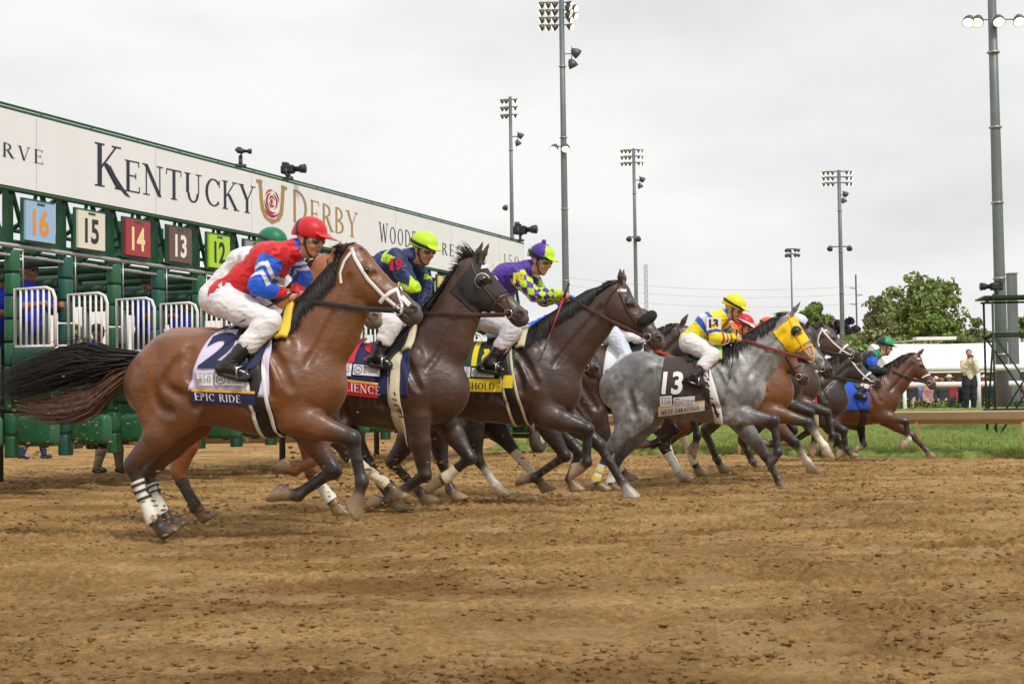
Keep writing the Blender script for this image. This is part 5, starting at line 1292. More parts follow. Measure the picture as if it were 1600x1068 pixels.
M_CL = {k: mat('cloth '+k, c, .75, bump=.35, bscale=60, bdist=.004, sheen=.2) for k, c in dict(lavender=srgb(214, 206, 232), navy=srgb(34, 40, 86), white=srgb(230, 230, 234), green=srgb(16, 62, 46), yellow=srgb(238, 208, 40), brown=srgb(66, 52, 46), red=srgb(200, 26, 40), blue=srgb(38, 84, 200), blueband=srgb(30, 62, 120), gold=srgb(238, 190, 60), black=srgb(26, 26, 28), pink=srgb(230, 130, 160), grey=srgb(120, 120, 128)).items()}
M_TXW = mat('white lettering', (.85, .85, .86), .6); M_TXN = mat('navy lettering', srgb(32, 38, 80), .6); M_TXR = mat('red numeral', srgb(206, 32, 56), .6); M_TXK = mat('black lettering', (.02, .02, .02), .6); M_TXG = mat('grey lettering', srgb(120, 124, 140), .6)
def X(H, px, py=600, Y=-.3): return float(H.fr.px(px, py, Y)[0])
def Zp(H, px, py, Y=-.3): return float(H.fr.px(px, py, Y)[2])
# saddle towel of the nearest horse
c20 = cloth(h20, X(h20, 333, 530), X(h20, 420, 530), Zp(h20, 297, 610), Zp(h20, 420, 622), M_CL['lavender'], .014, slant=-.19)
side_poly(h20, rect_px(299, 611, 400, 629, 4, 10, 2), .025, 'name_band', M_CL['navy'], c20); side_poly(h20, rect_px(299, 607, 400, 611, 4, 10, 1), .0255, 'gold_edge', M_CL['gold'], c20)
side_text(h20, 'EPIC RIDE', (303, 624.5), (377, 629), 11.5, .029, M_TXW, 'lettering', c20, .10, 1.05, 1.3)
side_number(h20, '2', (340, 546), 58, 46, .029, M_TXN, c20, shear=.28, offset=.035); side_number(h20, '0', (392, 548), 58, 40, .029, M_TXN, c20, shear=.2, offset=.035)
def patches(H, par, x, y, s, off, dy=1.0, blue=False):
    side_poly(H, rect_px(x, y, x+26*s, y+22*s, dy, 3, 2), off, 'patch', M_CL['white'], par); side_poly(H, rect_px(x+29*s, y+3*s, x+76*s, y+21*s, dy*2, 4, 2), off, 'patch', M_CL['white'], par)
    side_text(H, '150', (x+3*s, y+17*s), (x+23*s, y+17.5*s), 11*s, off+.003, M_TXG, 'lettering', par, .1)
    side_text(H, 'KENTUCKY DERBY', (x+2*s, y+4.5*s), (x+24*s, y+5*s), 3*s, off+.003, M_TXN, 'lettering', par, .1)
    cx, cy = x+38*s, y+12.5*s; n = 14
    side_poly(H, [[(cx+math.cos(a0)*r0*s, cy+math.sin(a0)*r0*s), (cx+math.cos(a1)*r0*s, cy+math.sin(a1)*r0*s), (cx+math.cos(a1)*r1*s, cy+math.sin(a1)*r1*s), (cx+math.cos(a0)*r1*s, cy+math.sin(a0)*r1*s)] for a0, a1 in zip(np.linspace(0, 2*PI, n+1)[:-1], np.linspace(0, 2*PI, n+1)[1:]) for r0, r1 in ((7.5, 6.4),)], off+.003, 'seal', M_TXN, par)
    side_text(H, 'WR', (x+34*s, y+15*s), (x+42*s, y+15.5*s), 5*s, off+.0035, M_TXN, 'lettering', par, .05)
    side_text(H, 'WOODFORD', (x+48*s, y+11*s), (x+75*s, y+12.5*s), 5.5*s, off+.003, M_TXN, 'lettering', par, .12); side_text(H, 'RESERVE', (x+48*s, y+18*s), (x+72*s, y+19.5*s), 5.5*s, off+.003, M_TXN, 'lettering', par, .14)
patches(h20, c20, 309, 580, 1.0, .029)
def full_girth(H, pt, pb, w_, m1, m2=None, name='girth', off=.018):
    xt = X(H, pt[0], pt[1]); xb = X(H, pb[0], pb[1], -.15); g_ = girth(H, xt, xb, w_, m1, off, name)
    if m2:
        for sd in (-1, 1): girth(H, xt+sd*(w_*.5+.012), xb+sd*(w_*.5+.012), .026, m2, off+.002, 'girth_edge').parent = g_
    return g_
full_girth(h20, (392, 540), (420, 683), .10, M_BLK, M_WHT)
def saddle(H, wx, m=None, flap_m=None, pad_m=None, zoff=0.0):
    """small racing saddle with flaps, on the cloth; wx: station of the pommel"""
    B = H.B; zc = H.S['torso'][4][2]; rows = []
    for i in range(12):
        f = i/11; x = wx-.36+.33*f; lift = .024+.035*max(0, f-.75)*4*.5+.03*max(0, .2-f)*4*.5
        q_ = .62+.42*math.sin(min(f*1.15, 1)*PI)**2*(f > .25); phs = np.linspace(-q_, q_, 21); rows.append(B.radial(x, zc, phs, lift))
    o = MB().sheet(np.array(rows)).build('saddle', m or M_BLK, H.root, True); md = o.modifiers.new('t', 'SOLIDIFY'); md.thickness = .012; md.offset = 1
    if pad_m:
        rows = [B.radial(wx-.06+.09*f, zc, np.linspace(-.66, .66, 17), .026+.01*math.sin(f*PI)) for f in np.linspace(0, 1, 5)]
        p = MB().sheet(np.array(rows)).build('pommel_pad', pad_m, o, True); md = p.modifiers.new('t', 'SOLIDIFY'); md.thickness = .03; md.offset = 0
    return o
s20 = saddle(h20, X(h20, 438, 520), pad_m=M_SOFTY)
def stirrups(H, J, top, m=M_STEEL, par=None):
    for sd, sg in (('R', -1), ('L', 1)):
        b = (J['an'+sd]*.35+J['to'+sd]*.65); t = np.array([top[0], sg*(abs(float(H.B.side(np.array([top[0]]), np.array([top[2]]), .03, sgn=sg)[0]))), top[2]])
        m1 = MB(); m1.tube([t, t+(b-t)*.75], .012, 6, flat=.35); l_ = m1.build('stirrup_leather', M_BLK, par or H.root, True)
        c = b+np.array([0, 0, -.02]); w_ = .062; m2 = MB(); a_ = t+(b-t)*.74
        m2.tube([a_, c+np.array([0, -w_, .05]), c+np.array([0, -w_, -.02]), c+np.array([0, w_, -.02]), c+np.array([0, w_, .05]), a_], .007, 6); m2.build('stirrup', m, l_, True)
for k in ('hn', 'hf'): bandage(h20, k, .28, 1.10, M_BANDW, ((.33, .37), (.45, .49), (.58, .62)) if k == 'hn' else ((.33, .37), (.45, .49)), M_BLKM)

side_poly(h20, [[(624, 465), (629, 460), (643, 474), (638, 479)]], .010, 'nasal_strip', M_WHT, None, Y=-.08)
BLUE = srgb(24, 92, 214); RED = srgb(206, 24, 36); WHT = srgb(232, 230, 232); BLKC = (.014, .014, .015); NAVY = srgb(28, 36, 78)
BREECH = srgb(230, 226, 228)
def sleeves(fn):
    """colour the jacket by limb: fn(kind, t, V, C, mask)"""
    def pat(nm, bi, bt, V, C):
        n = np.array([str(x) for x in nm])[bi]
        return fn(n, bt, V, C.copy())
    return pat
def pat20(n, t, V, C):
    J = JT; C[:] = RED
    for sd in 'RL':
        a, b, c = J['sh'+sd], J['el'+sd], J['wr'+sd]; up = n == 'up'+sd; fo = n == 'fore'+sd
        s = ((V-a)@unit(b-a)); ax = unit(b-a); side = np.cross(ax, np.array([0, 1.0, 0])); e = np.abs((V-a)@side)
        m = (up | fo); C[m] = BLUE
        L_ = np.linalg.norm(b-a); ch = s/L_-e*1.6/L_*.5
        for lo, hi in ((.30, .44), (.56, .70)):
            k = up & (ch > lo) & (ch < hi); C[k] = WHT
        tf = (V-b)@unit(c-b)/np.linalg.norm(c-b); C[fo & (tf > .72)] = RED
    # blue stripe and white edge down the front of the vest
    to = n == 'torso'; ax = unit(J['chest']-J['pelvis']); dn = np.cross(np.array([0, 1.0, 0]), ax); dn = dn if dn[2] < 0 else -dn
    x = (V-J['pelvis'])@ax; z = (V-J['chest'])@dn
    k = to & (z > .10) & (x > .30); C[k & (np.abs(x-.36-.0) < .035)] = BLUE; C[k & (np.abs(x-.41) < .015)] = WHT
    C[n == 'collar'] = BLUE
    return C
def helm20(Hd, V, C):
    q = V-Hd.c; f = q@Hd.f; u = q@Hd.u
    C[np.abs(f+.055+.9*(u-.06)*.35) < .017] = BLKC
    return C
px20 = dict(pelvis=(352, 464), chest=(420, 410), neck=(458, 392), head=(484, 374), shR=(430, 398), elR=(402, 447), wrR=(440, 459), shL=(446, 396), elL=(474, 432), wrL=(462, 458),
    hpR=(354, 474), knR=(422, 502), anR=(357, 572), toR=(386, 588), heR=(347, 577))
wear = dict(shirt=dict(col=RED, sleeve=BLUE, pat=sleeves(pat20)), pants=dict(col=BREECH, end=.5), boots=dict(col=BLKC, cuff=(.02, .02, .022), top=.16), helmet=dict(col=RED, pat=helm20, band=False), goggles='on')
j20, J20 = jockey(h20, 'jockey in red vest with blue sleeves and red helmet on the nearest horse', px20, wear, pitch=-.22, yaw=-.35, h=.0065, headsc=1.05)
stirrups(h20, J20, F20.px(418, 530, -.28), par=s20)
whip(F20, F20.px(444, 465, -.11), F20.px(350, 517, -.36), 'black riding whip in the hand of the red helmeted jockey')

def thigh_text(J, par, lines, c, h_, m, ang):
    """small printed words on the near thigh"""
    a, b = J['hpR'], J['knR']; ax = b-a; L2 = ax@ax; e = np.array([math.cos(ang), 0, math.sin(ang)]); n_ = np.array([-math.sin(ang), 0, math.cos(ang)]); c = np.array(c)
    for i, tx in enumerate(lines):
        ps, wd = word(tx, 1.0, .14, 1.0, 1.0, 1.5)
        def fn(u, v, k):
            q = c+e*(u-wd/2)*h_+n_*(v*h_-i*h_*1.7); t = np.clip(((q-a)@ax)/L2, 0, 1); p = a+ax*t; q[1] = 0; d = math.hypot(q[0]-p[0], q[2]-p[2]); r = .112-.030*t
            return (q[0], p[1]-math.sqrt(max(r*r-d*d, .0004))-.006-k, q[2])
        polys_mesh(ps, fn, 'thigh_lettering', m, par, .0002)
thigh_text(J20, j20, ['THE', 'CORRECTION', 'INSTITUTE'], F20.px(378, 478, -.2), .020, M_TXG, -.45)
# ================================================================== THE OTHER RUNNERS
def withers(S): t = S['torso'][-2]; return np.array([t[0], t[2]+t[3]])
def runner(name, label, F, coat, sp, wx=None, **kw):
    """a runner: traced joints where the picture shows them, the rest borrowed from the nearest horse"""
    own = skel(F, sp)
    if 'torso' not in sp:
        w_ = F.px(*wx); T0 = withers(S20); S = shift(S20, (w_[0]-T0[0], w_[2]-T0[1]))
        # stand the borrowed horse on the ground
        low = min(p[2] for k in ('hn', 'hf') for p in S[k]); dz = .01-low
        for k in ('hn', 'hf'):
            for i, p in enumerate(S[k]): p[2] += dz*(i/4)
    else: S = dict(own)
    S.update(own)
    if 'neck' not in own:
        T = S['torso'][-2]; p = S['poll']; a = np.array([T[0]+.0, 0, T[2]+.14]); b = p+unit(np.array([.0, 0, -1.0]))*.13
        S['neck'] = [(a[0]+(b[0]-a[0])*f, 0, a[2]+(b[2]-a[2])*f+.03*math.sin(PI*f), r, w_) for f, r, w_ in ((0, .29, .16), (.38, .24, .12), (.72, .19, .095), (1, .16, .085))]
    for k in ('hn', 'hf', 'fn', 'ff'):
        S[k] = [np.array(p, float) for p in S[k]]
    return horse(name, label, F, S, coat, **kw)
F19 = horse_frame(620, 14.3, -17)
SP19 = dict(torso=[(480, 606, 44, .20), (507, 596, 57, .265), (547, 599, 60, .285), (585, 603, 62, .30), (618, 604, 66, .30), (652, 598, 68, .265), (684, 608, 52, .19)],
    neck=[(670, 566, 54, .16), (694, 530, 45, .12), (713, 492, 37, .095), (728, 454, 31, .085)], poll=(744, 408), nose=(831, 489),
    fn=[(652, 652), (664, 742), (604, 783), (592, 784), (574, 788)], ff=[(690, 652), (734, 715), (696, 747), (684, 754), (666, 762)],
    hn=[(520, 655), (545, 712), (606, 757), (616, 766), (632, 778)], hf=[(530, 660), (575, 725), (612, 780), (618, 788), (634, 798)])
h19 = runner('racehorse', 'dark bay racehorse with a black eye hood and navy cloth behind the nearest horse', F19, DBAY, SP19, h=.012, mane='fly', ears='up', detail=2)
hd = hood(h19, mat('black hood cloth', srgb(48, 46, 46), .75, bump=.3, bscale=60, bdist=.003), .02, .56, .50, .17); eye_cup(h19, mat('clear plastic cup', srgb(60, 56, 54), .2), M_WHT, hd)
side_poly(h19, rect_px(751, 414, 764, 420, -5, 3, 2), .02, 'white_patch', M_WHT, hd, Y=-.1)
F18 = horse_frame(790, 15.2, -14)
SP18 = dict(torso=[(660, 602, 42, .20), (686, 592, 54, .265), (722, 594, 57, .285), (758, 598, 59, .30), (795, 596, 64, .30), (830, 592, 70, .265), (860, 606, 50, .19)],
    neck=[(862, 560, 56, .16), (890, 528, 46, .12), (918, 502, 38, .095), (944, 478, 31, .085)], poll=(972, 444), nose=(1044, 530),
    fn=[(852, 648), (918, 670), (917, 722), (906, 732), (886, 743)], ff=[(878, 648), (936, 694), (972, 752), (979, 763), (993, 780)],
    hn=[(665, 652), (612, 722), (655, 768), (662, 776), (676, 784)], hf=[(678, 655), (690, 718), (704, 764), (710, 772), (722, 780)])
h18 = runner('racehorse', 'dark brown racehorse with a black sheepskin noseband and yellow banded cloth', F18, BROWN, SP18, h=.012, ears='half', detail=2, hoofc={'ff': srgb(190, 184, 172)})
F13 = horse_frame(1060, 18.2, -7)
SP13 = dict(torso=[(974, 606, 38, .20), (1001, 598, 48, .265), (1036, 605, 45, .285), (1070, 608, 47, .30), (1104, 606, 52, .30), (1134, 600, 55, .265), (1158, 608, 38, .19)],
    neck=[(1160, 580, 42, .15), (1182, 557, 36, .12), (1206, 533, 29, .095), (1225, 517, 25, .085)], poll=(1234, 492), nose=(1293, 564),
    fn=[(1137, 646), (1209, 656), (1216, 706), (1210, 716), (1198, 728)], ff=[(1150, 652), (1197, 712), (1217, 750), (1220, 757), (1228, 770)],
    hn=[(1000, 648), (950, 704), (932, 750), (936, 757), (950, 767)], hf=[(1016, 652), (968, 712), (954, 754), (958, 760), (972, 769)])
h13 = runner('racehorse', 'grey racehorse wearing a yellow blinker hood', F13, GREY, SP13, h=.013, ears='up', detail=1, mane='lie', hoofc={'fn': DHOOF})
M_YCL = mat('yellow hood cloth', srgb(246, 204, 20), .6, bump=.3, bscale=60, bdist=.003)
hd = hood(h13, M_YCL, .04, .53, .43, .15); eye_cup(h13, M_BLKM, None, hd)
FB = horse_frame(360, 13.1, -9)
hB = runner('racehorse', 'chestnut racehorse mostly hidden behind the nearest horse, muzzle below its chin', FB, CHESTNUT, dict(poll=(520, 404), nose=(603, 494),
    hn=[(300, 655), (278, 738), (308, 794), (316, 802), (332, 808)], hf=[(290, 655), (228, 742), (252, 794), (262, 801), (276, 808)], fn=[(470, 652), (512, 712), (460, 734), (450, 732), (428, 726)], ff=[(478, 650), (488, 738), (520, 782), (526, 790), (538, 803)]), wx=(436, 505), ears='up', mane='short', detail=1, blaze=[(.3, .8, .02)])
FF = horse_frame(850, 16.6, -12)
hF = runner('racehorse', 'dark brown racehorse mostly hidden behind the yellow banded horse, muzzle under its neck', FF, BLACKISH, dict(poll=(884, 498), nose=(944, 578),
    hn=[(735, 655), (745, 715), (775, 758), (780, 765), (792, 774)], hf=[(760, 650), (800, 700), (842, 750), (848, 757), (862, 766)], fn=[(845, 650), (883, 712), (834, 746), (825, 748), (806, 750)], ff=[(852, 652), (905, 705), (890, 748), (895, 756), (905, 766)]), wx=(838, 528), ears='up', detail=0, socks={'hn': 2})
FH = horse_frame(1000, 19.3, -9)
hH = runner('racehorse', 'brown racehorse between the yellow banded horse and the grey one, half hidden', FH, BROWN, dict(poll=(1062, 510), nose=(1124, 572),
    hn=[(930, 650), (950, 700), (972, 735), (978, 742), (990, 750)], hf=[(1040, 648), (1038, 700), (1062, 738), (1066, 744), (1074, 752)]), wx=(1010, 535), ears='up', detail=0, socks={'hf': 2})
FI = horse_frame(1180, 19.6, -9)
hI = runner('racehorse', 'bay racehorse with white socks just beyond the grey horse', FI, BAY, dict(poll=(1224, 533), nose=(1268, 592),
    fn=[(1190, 640), (1262, 660), (1288, 696), (1291, 702), (1296, 714)], ff=[(1195, 648), (1242, 692), (1262, 722), (1266, 728), (1275, 742)]), wx=(1180, 556), ears='up', detail=0, socks={'fn': 2, 'ff': 2})
FM = horse_frame(1190, 20.8, -9)
hM = runner('racehorse', 'dark brown racehorse with its muzzle showing beyond the yellow hood', FM, BLACKISH, dict(poll=(1256, 512), nose=(1308, 580)), wx=(1198, 546), ears='up', detail=0)
FJ = horse_frame(1210, 22.0, -9)
hJ = runner('racehorse', 'dark bay racehorse with a white bridle and lifted head in the far group', FJ, DBAY, dict(poll=(1285, 511), nose=(1350, 552)), wx=(1228, 552), ears='half', detail=0)
FK = horse_frame(1270, 23.8, -8)
hK = runner('racehorse', 'blackish racehorse with a white noseband, second from the front of the field', FK, BLACKISH, dict(poll=(1328, 555), nose=(1381, 596),
    fn=[(1285, 655), (1318, 672), (1322, 702), (1316, 708), (1304, 714)]), wx=(1276, 578), ears='back', detail=0)
FL = horse_frame(1340, 26.5, -4)
SPL = dict(torso=[(1262, 626, 25, .2), (1279, 621, 32, .265), (1299, 623, 33, .285), (1319, 625, 35, .30), (1341, 626, 37, .30), (1360, 622, 40, .265), (1377, 622, 29, .19)],
    neck=[(1380, 606, 30, .15), (1397, 592, 24, .115), (1412, 577, 19, .095), (1424, 567, 17, .085)], poll=(1433, 555), nose=(1466, 601),
    fn=[(1372, 648), (1415, 658), (1420, 686), (1415, 692), (1405, 701)], ff=[(1384, 654), (1425, 680), (1448, 703), (1451, 707), (1458, 714)],
    hn=[(1298, 652), (1306, 690), (1326, 706), (1330, 709), (1338, 713)], hf=[(1305, 652), (1346, 668), (1350, 694), (1344, 699), (1334, 703)])
hL = runner('racehorse', 'bay racehorse at the front of the field with a white browband', FL, dict(BAY, main=srgb(92, 52, 28), under=srgb(84, 42, 20)), SPL, h=.016, ears='up', detail=0, socks={'fn': 1})
# ------------------------------------------------------------------ tack
bridle(h19, M_BRN, ('cheek', 'drop', 'nose'), .018, M_BRN, hand=F19.px(636, 486, -.07))
q = MB(); strap(h19, [h19.hp(.60, .012), h19.hp(.60, .26)], .016, q); q.build('noseband', M_BRN, h19.root, True)
bridle(h18, M_BRN, ('cheek', 'throat'), .02, M_BRN, hand=F18.px(884, 462, -.07))
q = MB(); strap(h18, [h18.hp(.055, .09), h18.hp(.09, .045), h18.hp(.13, .0)], .03, q); q.build('browband', M_WHT, h18.root, True)
P_, a_, b_, L_ = head_frame(h18.S); pts = []
for t in np.linspace(-1, 1, 15):
    an = t*1.75; c = h18.hp(.60, .125); pts.append(c+(-b_*math.cos(an)*.105+np.array([0, math.sin(an)*.085, 0]))*L_/.62)
M_FLEECE = mat('black sheepskin', (.02, .019, .018), .95, bump=1.0, bscale=90, bdist=.02)
MB().tube(pts, [.035]+[.048]*13+[.035], 12).build('sheepskin_noseband', M_FLEECE, h18.root, True)
bridle(h13, M_YEL, ('cheek', 'nose', 'drop'), .022, mat('red brown rein', srgb(120, 46, 36), .5), hand=F13.px(1152, 528, -.07))
bridle(hB, M_BRN, ('cheek', 'nose'), .02, M_BRN, hand=None)
bridle(hF, M_WHT, ('cheek', 'nose'), .02, M_BRN, hand=None)
bridle(hI, M_BRN, ('cheek', 'nose'), .02, M_BRN, hand=None); bridle(hM, M_BRN, ('cheek', 'nose'), .02, M_BRN, hand=None)
bridle(hJ, M_WHT, ('cheek', 'brow', 'throat', 'nose'), .026, M_BLK, hand=FJ.px(1240, 535, -.07))
bridle(hK, M_WHT, ('nose', 'cheek'), .026, M_BLK, hand=FK.px(1290, 585, -.07))
bridle(hL, M_WHT, ('brow', 'nose'), .024, M_BLK, hand=FL.px(1392, 580, -.07)); bridle(hH, M_BRN, ('cheek', 'nose'), .02, M_RED, hand=FH.px(1020, 545, -.07))
# towels
c19 = cloth(h19, X(h19, 535, 540), X(h19, 638, 540), Zp(h19, 540, 616), Zp(h19, 636, 622), M_CL['navy'], .014)
side_poly(h19, rect_px(512, 592, 592, 613, 9, 8, 2), .025, 'name_band', M_CL['red'], c19); side_poly(h19, rect_px(512, 589, 592, 592, 9, 8, 1), .0255, 'gold_edge', M_CL['gold'], c19)
side_text(h19, 'RESILIENCE', (505, 605), (596, 617), 13, .029, M_TXW, 'lettering', c19, .10, 1.0, 1.3)
side_number(h19, '19', (566, 546), 42, 50, .030, M_TXR, c19, offset=.04); patches(h19, c19, 526, 566, .9, .029, 1.5)
full_girth(h19, (614, 520), (628, 668), .11, M_CREAM); saddle(h19, X(h19, 634, 530), pad_m=M_CREAM)
q = []
for i in range(4):
    yy = 622+i*9; q += [[(614+i*2, yy), (622+i*2, yy+2), (622+i*2, yy+4), (614+i*2, yy+2)]]
q.append([(617, 612), (619, 612), (627, 652), (625, 652)]); side_poly(h19, q, .030, 'girth_stitching', M_TXK, None)
c18 = cloth(h18, X(h18, 725, 540), X(h18, 803, 540), Zp(h18, 730, 610), Zp(h18, 802, 608), M_CL['green'], .014)
side_poly(h18, rect_px(722, 591, 785, 611, 1, 6, 2), .025, 'name_band', M_CL['yellow'], c18); side_poly(h18, rect_px(787, 586, 802, 606, 0, 3, 2), .025, 'name_band', M_CL['yellow'], c18)
side_text(h18, 'STRONGHOLD', (684, 606), (774, 609), 11, .029, M_TXK, 'lettering', c18, .10, 1.0, 1.3); patches(h18, c18, 716, 572, .75, .029)
side_number(h18, '18', (756, 552), 40, 40, .030, mat('yellow numeral', srgb(240, 214, 30), .6), c18, offset=.04)
full_girth(h18, (783, 560), (812, 655), .10, M_BLK, M_CREAM); saddle(h18, X(h18, 812, 530), pad_m=M_CREAM)
c13 = cloth(h13, X(h13, 1040, 570), X(h13, 1108, 570), Zp(h13, 1030, 648), Zp(h13, 1100, 638), M_CL['brown'], .016, slant=-.08, name='saddle_cloth')
side_poly(h13, rect_px(1028, 637, 1101, 651, -10, 8, 2), .030, 'name_band', M_CL['white'], c13); side_text(h13, 'WEST SARATOGA', (1033, 648.5), (1092, 640), 7, .034, M_TXN, 'lettering', c13, .10, 1.0, 1.4); side_poly(h13, rect_px(1028, 635, 1101, 637, -10, 8, 1), .031, 'gold_edge', M_CL['gold'], c13)
side_number(h13, '13', (1051, 598), 36, 32, .036, M_TXW, c13, offset=.03, shear=.1); patches(h13, c13, 1031, 619, .72, .032, -1.5)
full_girth(h13, (1098, 575), (1124, 662), .10, M_WHT); saddle(h13, X(h13, 1124, 560), pad_m=mat('green pad', srgb(170, 210, 120), .8))
q = []
for i in range(4): yy = 608+i*12; q += [[(1101+i*5, yy), (1110+i*5, yy+2), (1110+i*5, yy+4), (1101+i*5, yy+2)]]
q.append([(1104, 606), (1107, 606), (1124, 652), (1120, 652)]); side_poly(h13, q, .032, 'girth_stitching', M_TXK, None)
def plain_tack(H, wpx, m, num=None, numm=None):
    """towel, girth and saddle set from the withers"""
    w_ = withers(H.S); x1 = w_[0]-.02; T = H.S['torso']; zb = T[4][2]-T[4][3]*.35
    c = cloth(H, x1-.42, x1, zb, zb, m, .014, slant=-.08, nx=16); girth(H, x1-.12, x1-.02, .10, M_CREAM, .018); saddle(H, x1+.03); return c
plain_tack(hB, 0, M_CL['black']); plain_tack(hF, 0, M_CL['blueband']); plain_tack(hH, 0, M_CL['white']); plain_tack(hI, 0, M_CL['pink']); plain_tack(hM, 0, M_CL['grey']); plain_tack(hJ, 0, M_CL['yellow']); plain_tack(hK, 0, M_CL['red'])
cL = cloth(hL, X(hL, 1318, 590), X(hL, 1356, 590), Zp(hL, 1330, 642), Zp(hL, 1352, 640), M_CL['blue'], .02); girth(hL, X(hL, 1352, 600), X(hL, 1350, 660), .10, M_BLK, .018); saddle(hL, X(hL, 1362, 590))
# bandages
bandage(h13, 'hn', .45, 1.12, M_BANDW, ((.62, .70), (.86, .98)), mat('yellow tape', srgb(238, 214, 40), .7)); bandage(h13, 'hf', .5, 1.1, M_BANDW)
bandage(hB, 'hn', .2, 1.1, M_BANDB); bandage(hB, 'hf', .2, 1.1, M_BANDB); bandage(hB, 'ff', .15, 1.0, M_BANDW); bandage(h19, 'hn', .1, 1.1, M_CREAM); bandage(h19, 'ff', .5, 1.15, M_CREAM); bandage(hF, 'hf', .1, 1.1, M_CREAM); bandage(hH, 'hf', .2, 1.1, M_BANDW); bandage(hH, 'hn', .2, 1.1, M_CREAM); bandage(hI, 'hn', .2, 1.1, M_BANDW); bandage(hM, 'hn', .2, 1.1, M_CREAM)
# ================================================================== THE OTHER RIDERS
LIME = srgb(190, 232, 40); PURP = srgb(78, 34, 150); YELL = srgb(240, 222, 30); NAVJ = srgb(26, 44, 92); GREENH = srgb(0, 116, 74)
def tri(x): return np.abs((x % 1.0)-.5)*2
def polar(V, a, b):
    ax = unit(b-a); q = V-a; s = q@ax; u = unit(np.cross(ax, [0, 1.0, 0])); w_ = np.cross(ax, u); return s/np.linalg.norm(b-a), np.arctan2(q@u, q@w_)/(2*PI)
def pat19(n, t, V, C):
    J = JT; C[:] = NAVJ
    s, an = polar(V, J['pelvis'], J['neck']); to = (n == 'torso'); z = tri(an*5+.2)
    C[to & (s > .70+.16*z) & (s < .84+.16*z)] = LIME; C[to & (s > .18+.12*z) & (s < .36+.12*z)] = LIME
    for sd in 'RL':
        a, b, c = J['sh'+sd], J['el'+sd], J['wr'+sd]; s, an = polar(V, a, b); up = n == 'up'+sd; C[up & (s > .74+.26*tri(an*4)) & (s < 1.3)] = LIME; C[up & (s < -.04+.10*tri(an*4))] = LIME
        C[n == 'fore'+sd] = NAVJ
    return C
def pat18(n, t, V, C):
    J = JT; C[:] = PURP
    for sd in 'RL':
        a, b, c = J['sh'+sd], J['el'+sd], J['wr'+sd]
        for p, q, nm in ((a, b, 'up'), (b, c, 'fore')):
            s, an = polar(V, p, q); k = n == nm+sd; d = (s*1.35+an*3) % 1.0; e = (s*1.35-an*3) % 1.0; C[k & ((d < .5) == (e < .5))] = LIME
        tf, _ = polar(V, b, c); C[(n == 'fore'+sd) & (tf > .72)] = LIME
    return C
def helm18(Hd, V, C):
    q = V-Hd.c; an = np.arctan2(q@Hd.s, q@Hd.f); C[:] = np.where((np.floor((an+PI/4)/(PI/2)).astype(int) % 2 == 0)[:, None], np.array(LIME), np.array(PURP)); C[(q@Hd.u) > .155] = PURP; return C
def pat13(n, t, V, C):
    J = JT; C[:] = YELL; s, an = polar(V, J['pelvis'], J['neck']); to = n == 'torso'
    C[to & (s > .42) & (s < .56)] = BLUE; C[to & (s > .56) & (s < .72)] = WHT; C[to & (s > .72) & (s < .80)] = BLUE; C[n == 'collar'] = BLUE
    for sd in 'RL':
        a, b, c = J['sh'+sd], J['el'+sd], J['wr'+sd]; s, an = polar(V, a, b); up = n == 'up'+sd; C[up & (s > .34) & (s < .46)] = RED; C[up & (s > .62) & (s < .78)] = BLUE
        s, an = polar(V, b, c); f = n == 'fore'+sd; C[f & (s > .2) & (s < .32)] = RED; C[f & (s > .45) & (s < .56)] = BLUE; C[f & (s > .7) & (s < .8)] = RED
    return C
def arm_badge(H, J, px, txt, h_, m, y_off, bgm=None, bsz=None):
    """number patch on the near upper arm"""
    V, F = bold_text(txt, 1.0, .05); ex = V.max(0)-V.min(0); d = J['elR']-J['shR']; c0 = J['shR']+d*.28; 
    sc_ = h_/ex[1]; P = []
    for u, v in V*sc_: P.append((c0[0]+u, c0[1]-y_off, c0[2]+v+.01))
    return P, F
wear = dict(shirt=dict(col=NAVJ, pat=sleeves(pat19)), pants=dict(col=BREECH, end=.5), boots=dict(col=BLKC, cuff=(.02, .02, .022), top=.16), helmet=dict(col=LIME), goggles='on')
px19 = dict(pelvis=(556, 466), chest=(606, 418), neck=(640, 402), head=(662, 390), shR=(618, 403), elR=(645, 450), wrR=(638, 486), shL=(640, 402), elL=(664, 440), wrL=(660, 480), hpR=(558, 474), knR=(614, 504), anR=(588, 556), toR=(608, 571), heR=(578, 564))
j19, J19 = jockey(h19, 'jockey in navy silks with lime zigzags and a lime helmet', px19, wear, pitch=-.3, yaw=-.4, h=.007, headsc=1.05); stirrups(h19, J19, F19.px(618, 520, -.28))
P, F = arm_badge(h19, J19, None, '19', .11, None, .095); mesh('arm_number', P, F, M_TXR, j19, False)
wear = dict(shirt=dict(col=PURP, pat=sleeves(pat18)), pants=dict(col=srgb(206, 202, 206), end=.5), boots=dict(col=BLKC, cuff=srgb(150, 20, 60), top=.1), helmet=dict(col=LIME, pat=helm18, pom=PURP), goggles='on')
px18 = dict(pelvis=(742, 486), chest=(792, 436), neck=(822, 420), head=(845, 407), shR=(806, 428), elR=(836, 460), wrR=(872, 459), shL=(822, 424), elL=(850, 468), wrL=(872, 464), hpR=(744, 492), knR=(802, 516), anR=(764, 566), toR=(786, 580), heR=(752, 573))
j18, J18 = jockey(h18, 'jockey in purple silks with lime diamonds and a bobble on the helmet', px18, wear, pitch=-.3, yaw=-.35, h=.007, headsc=1.05); stirrups(h18, J18, F18.px(802, 530, -.28))
P, F = arm_badge(h18, J18, None, '18', .10, None, .09); mesh('arm_number', P, F, mat('yellow numeral', srgb(240, 214, 30), .6), j18, False)
